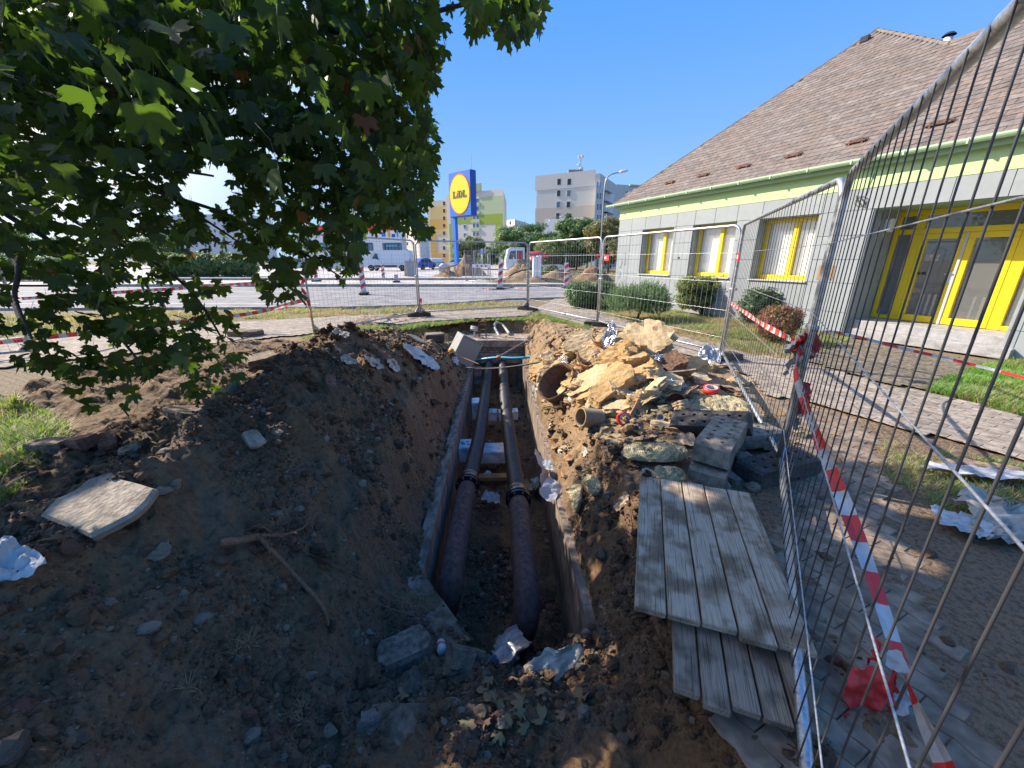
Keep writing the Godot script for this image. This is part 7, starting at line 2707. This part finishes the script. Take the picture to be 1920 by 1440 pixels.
func street():
	rng.seed = 61
	pylon()
	var v := pt(732, 509, 47)
	v.y = 0.2
	van(v)
	for e in [[793, 505, 52, 1.2, "car_blue", "dark blue car behind the white van"], [765, 505, 62, 0.3, "car_white", "second white car behind the van tail"], [818, 505, 58, 1.9, "car_silver", "silver car between the van and the pylon sign"], [862, 505, 50, 2.6, "car_silver", "silver blue car behind the pylon post"], [645, 512, 44, PI - 0.2, "car_silver", "pale blue car in front of the van nose"], [425, 500, 36, 0.2, "car_blue", "blue car behind the dark far hedge"], [100, 515, 42, 0.1, "car_blue", "blue car behind the loose hedge and the maple"], [560, 506, 46, 0.4, "car_silver", "silver car between the far hedge and the van"], [1150, 510, 52, 0.3, "car_silver", "silver car behind the fence near the grey building"]]:
		var p := pt(e[0], e[1], e[2])
		p.y = 0.2
		car(e[5], p, e[3], M[e[4]])
	street_lamp(1122, 520, 37, 335, 1.3, "tall street lamp with curved arm beside the beige block")
	street_lamp(1026, 510, 70, 410, 2.0, "distant street lamp in front of the white wall patch")
	# globe lamp near the store
	var gp := pt(673, 505, 40)
	gp.y = 0.2
	var gl := thing("globe_lamp", gp, "small globe lamp on a thin pole beside the store", "lamp")
	var mb := MB.new(true)
	var gh := pt(673, 464, 40).y - 0.2
	mb.tube([Vector3.ZERO, Vector3(0, gh - 0.2, 0)], 0.04, 6)
	part("pole", mb.done(), M.galvanized, gl)
	mb = MB.new(true)
	mb.lathe([Vector2(0, -0.26), Vector2(0.18, -0.2), Vector2(0.26, 0), Vector2(0.18, 0.2), Vector2(0, 0.26)], 14, Transform3D(Basis(), Vector3(0, gh, 0)))
	part("globe", mb.done(), M.white_paint, gl)
	# delineators
	var d := pg(683, 552)
	delineator(d, 1.15, 0.3, "white and red delineator standing on the road surface", 0.02)
	d = pt(720, 530, 29)
	d.y = 0.1
	delineator(d, 1.0, 0.2, "white and red delineator on the far pavement before the van")
	d = pt(744, 535, 25)
	d.y = 0.1
	delineator(d, 0.4, 0.2, "short striped marker stump on the far kerb")
	d = pg(937, 542)
	delineator(d, 1.3, 0.1, "striped delineator wrapped in loose tape at the road excavation", -0.06)
	d = pg(1061, 540)
	delineator(d, 1.25, 0.1, "striped delineator at the end of the road excavation")
	d = pt(595, 535, 26)
	d.y = 0.1
	delineator(d, 1.0, 0.1, "striped delineator behind the hanging maple leaves")
	# work site across the road
	rough_of("site_soil", 0.36, 0.24, 0.13, 0.04, 0.5, 0.97, 0.8, 0.65, 1.25)
	rough_of("site_soil_dark", 0.24, 0.15, 0.085, 0.04, 0.5, 0.97, 0.8, 0.65, 1.3)
	mound("brown soil mound behind the small barrier", pt(878, 520, 33) * Vector3(1, 0, 1) + Vector3(0, 0.15, 0), Vector3(1.7, 1.9, 1.4), M.site_soil_dark, 1)
	mound("long sandy spoil bank along the far edge of the road", pt(985, 534, 25.5) * Vector3(1, 0, 1), Vector3(3.2, 0.75, 1.3), M.site_soil, 2)
	mound("sandy spoil bank in front of the brick pile", pt(1040, 534, 25.5) * Vector3(1, 0, 1), Vector3(2.2, 0.8, 1.2), M.site_soil, 3)
	mound("dark soil mound behind the street end hedge", pt(1112, 520, 29) * Vector3(1, 0, 1), Vector3(1.6, 1.2, 1.3), M.site_soil_dark, 4)
	mound("soil heap in front of the truck", pt(988, 520, 33) * Vector3(1, 0, 1), Vector3(2.6, 1.7, 1.6), M.site_soil, 5)
	mound("low soil heap beside the trestle", pt(838, 520, 31) * Vector3(1, 0, 1) + Vector3(0, 0.1, 0), Vector3(1.5, 0.7, 1.0), M.site_soil, 6)
	# a-frame board, trestle
	var af := pt(770, 521, 31)
	af.y = 0.2
	var o := thing("a_frame_board", af, "white a-frame board standing on the car park edge", "board", "", yaw(0.5))
	for s in [-1.0, 1.0]:
		mb = MB.new()
		mb.box(Vector3(0, 0.62, 0.28 * s), Vector3(0.75, 1.3, 0.03), 0.005, eul(-0.4 * s, 0, 0))
		part("board", mb.done(), M.paper, o)
	var tr := pt(846, 526, 29.5)
	tr.y = 0.1
	o = thing("timber_trestle", tr, "light timber trestle leaning at the soil beside the pylon", "trestle")
	for e in [[-0.5, 0, -0.2, 0.9], [0.5, 0, 0.3, 0.85], [-0.2, 0, -0.1, 0.95], [0.0, 0.2, -0.6, 0.6]]:
		mb = MB.new()
		mb.tube([Vector3(e[0], e[1], 0), Vector3(e[2], e[3], 0.1)], 0.05, 4)
		part("leg", mb.done(), M.timber, o)
	mb = MB.new()
	mb.box(Vector3(0, 0.9, 0.1), Vector3(1.3, 0.12, 0.06), 0.005, eul(0, 0, 0.25))
	part("beam", mb.done(), M.timber, o)
	var sk := pt(833, 518, 31)
	sk.y = 0.2
	single("cement_sack", rock_mesh(3, 5, 0.4, Vector3(0.5, 0.55, 0.4)), M.plastic_white, Transform3D(Basis(), sk + Vector3(0, 0.55, 0)), "white sack leaning on the trestle", "sack")
	# barrier board with lamps, and leaning fence sections
	var ba := pt(903, 536, 25)
	ba.y = 0.1
	o = thing("road_barrier", ba, "low road barrier with white board and three red lamps", "barrier")
	mb = MB.new()
	mb.box(Vector3(0, 1.02, 0), Vector3(1.15, 0.2, 0.04), 0.01)
	part("board", mb.done(), M.white_paint, o)
	for x in [-0.25, 0.02, 0.3]:
		part("lamp", disc(0.06, 1.0, 0.0, 0.03, 16), M.sign_red, o, Transform3D(Basis(), Vector3(x, 1.02, 0.021)))
	mb = MB.new(true)
	for s in [-0.56, 0.56]:
		mb.tube([Vector3(s, 0, -0.15), Vector3(s, 1.0, 0), Vector3(s, 0, 0.15)], 0.02, 6)
	part("stand", mb.done(), M.galvanized, o)
	mb = MB.new(true)
	for k in 17:
		mb.tube([Vector3(-0.54 + k * 0.0675, 0.1, 0), Vector3(-0.54 + k * 0.0675, 0.95, 0)], 0.006, 4, false)
	mb.tube([Vector3(-0.56, 0.1, 0), Vector3(0.56, 0.1, 0)], 0.015, 5)
	part("grid", mb.done(), M.galvanized, o).set_meta("kind", "stuff")
	for e in [[890, 533, 26, 0.25], [906, 533, 26.5, 0.1]]:
		var q := pt(e[0], e[1], e[2])
		q.y = 0.1
		o = thing("leaning_fence", q, "fence section leaning behind the low road barrier", "fence", "fence sections behind the barrier", yaw(0.2) * eul(0, 0, e[3] * 0.2))
		mb = MB.new(true)
		mb.tube([Vector3(-0.55, 0, 0), Vector3(-0.55, 2.0, 0), Vector3(0.55, 2.0, 0), Vector3(0.55, 0, 0), Vector3(-0.55, 0.1, 0)], 0.025, 6)
		part("frame", mb.done(), M.galvanized, o)
		mb = MB.new(true)
		for k in 12:
			mb.tube([Vector3(-0.5 + k * 0.09, 0.1, 0), Vector3(-0.5 + k * 0.09, 2.0, 0)], 0.006, 4, false)
		part("wire_mesh", mb.done(), M.galvanized, o).set_meta("kind", "stuff")
	# work site fence along the far side
	for i in 6:
		var a := pt(915 + i * 48, 524, 33) * Vector3(1, 0, 1)
		var b := pt(915 + (i + 1) * 48, 524, 33) * Vector3(1, 0, 1)
		var L := a.distance_to(b)
		o = thing("site_fence", a, "galvanized site fence panel before the street trees", "fence", "site fence panels across the road", yaw(-atan2(b.z - a.z, b.x - a.x)))
		mb = MB.new(true)
		mb.tube([Vector3(0.03, 0, 0), Vector3(0.03, 1.95, 0), Vector3(L - 0.03, 1.95, 0), Vector3(L - 0.03, 0, 0)], 0.025, 6)
		mb.tube([Vector3(0, 0.15, 0), Vector3(L, 0.15, 0)], 0.02, 6)
		part("frame", mb.done(), M.galvanized, o)
		mb = MB.new(true)
		for k in int(L / 0.22):
			mb.tube([Vector3(k * 0.22, 0.15, 0), Vector3(k * 0.22, 1.95, 0)], 0.006, 4, false)
		part("wire_mesh", mb.done(), M.wire, o).set_meta("kind", "stuff")
		if i in [1, 2, 4]:
			mb = MB.new()
			mb.box(Vector3(0.5, 1.8, 0.04), Vector3(0.45, 0.35, 0.02))
			part("name_plate", mb.done(), M.red_label, o)
	# truck with white cab and red tank
	var tk := pt(1000, 518, 40)
	tk.y = 0.05
	o = vehicle("works_truck", "white works truck with a red tank behind the soil heap", "truck", tk, PI + 0.1, [2.9, 0.5, 2.95, 1.4, 2.7, 2.45, 2.4, 2.6, 1.1, 2.6, 1.05, 0.9, -3.0, 0.9, -3.0, 0.6, 1.0, 0.5], 2.1, [[1.25, 1.5, 1.25, 2.3, 1.85, 2.3, 1.85, 1.5], [1.95, 1.5, 1.95, 2.3, 2.5, 2.25, 2.68, 1.5]], M.car_white, [-1.9, 2.0], 0.45)
	mb = MB.new(true)
	mb.lathe([Vector2(0, -1.1), Vector2(0.5, -1.05), Vector2(0.62, -0.8), Vector2(0.66, 0.3), Vector2(0.5, 0.7), Vector2(0, 0.75)], 18, Transform3D(Basis(Vector3.BACK, PI / 2), Vector3(-0.3, 1.6, 0)))
	mat("tank_red", 0.55, 0.05, 0.045, 0.45)
	part("tank", mb.done(), M.tank_red, o)
	# brick pile, concrete posts, pipe
	var bp := pt(1045, 533, 26.5)
	bp.y = 0.0
	o = thing("block_pile", bp, "stack of grey hollow blocks beside the striped delineator", "blocks")
	for r in 4:
		for i in 5 - r / 2:
			mb = MB.new()
			mb.box(Vector3(-0.75 + i * 0.36 + r * 0.12, 0.12 + r * 0.22, rnd(-0.03, 0.03)), Vector3(0.33, 0.2, 0.25), 0.012)
			part("block", mb.done(), [M.brick_grey, M.stone_pale][rng.randi() % 2], o)
	for e in [[1002, 535, 25.2, 1.65], [1010, 535, 25.2, 1.7]]:
		var q := pt(e[0], e[1], e[2])
		q.y = 0.0
		mb = MB.new()
		mb.box(Vector3(0, e[3] / 2, 0), Vector3(0.25, e[3], 0.25), 0.02)
		mb.box(Vector3(0, e[3] + 0.02, 0), Vector3(0.3, 0.05, 0.3), 0.01)
		single("concrete_post", mb.done(), M.white_paint, Transform3D(yaw(0.2), q), "white concrete post standing in the road excavation", "post", "white posts in the excavation")
	mb = MB.new(true)
	mb.tube(smooth_path([pt(950, 522, 27), pt(965, 512, 27), pt(985, 506, 27), pt(1000, 504, 27)], 4), 0.06, 8)
	single("drain_pipe", mb.done(), M.cable_black, Transform3D(), "black plastic pipe curving over the soil heap", "pipe")
	var pl := pt(1050, 530, 27)
	pl.y = 0.0
	bush("weed_clump", "yellow green weeds growing on the excavation bank", pt(1030, 532, 26) * Vector3(1, 0, 1) + Vector3(0, 0.3, 0), [[Vector3(0, 0.4, 0), Vector3(0.55, 0.5, 0.4)], [Vector3(-0.7, 0.25, 0), Vector3(0.35, 0.3, 0.3)]], 500, 0.1, [M.bush_yellow, M.bush_green], clump_mesh())
	# signs
	for e in [[905, 472, 29, 0.32, "sign_blue_face", "square blue pedestrian sign on a post above the barrier", true], [831, 486, 60, 0.5, "white_paint", "small white notice sign on the lawn before the yellow block", false]]:
		var q := pt(e[0], 520, e[2])
		q.y = 0.0
		var h := pt(e[0], e[1], e[2]).y
		o = thing("sign_post", q, e[5], "sign")
		mb = MB.new(true)
		mb.tube([Vector3(0, 0, -0.04), Vector3(0, h + 0.2, -0.04)], 0.03, 6)
		part("post", mb.done(), M.galvanized, o)
		mb = MB.new()
		mb.box(Vector3(0, h, 0), Vector3(e[3], e[3] * 1.05, 0.02))
		part("plate", mb.done(), M[e[4]], o)
		mb = MB.new()
		mb.box(Vector3(0, h - 0.02, 0.012), Vector3(0.06, e[3] * 0.6, 0.006))
		mb.lathe([Vector2(0, 0.0), Vector2(0.05, 0.0)], 10, Transform3D(Basis(Vector3.RIGHT, PI / 2), Vector3(0, h + e[3] * 0.36, 0.016)))
		part("symbol", mb.done(), M.white_paint if e[6] else M.sign_red, o)


func _ready():
	var t0 := Time.get_ticks_msec()
	noises()
	sky_and_camera()
	materials()
	ground()
	roads()
	paving()
	channel()
	pipes()
	house()
	far_buildings()
	maple()
	lawns()
	shrubs()
	fences()
	tapes()
	rubble()
	insulation()
	trench_things()
	plank_stage()
	foot_stack()
	street()
	print("built in ", Time.get_ticks_msec() - t0, " ms")
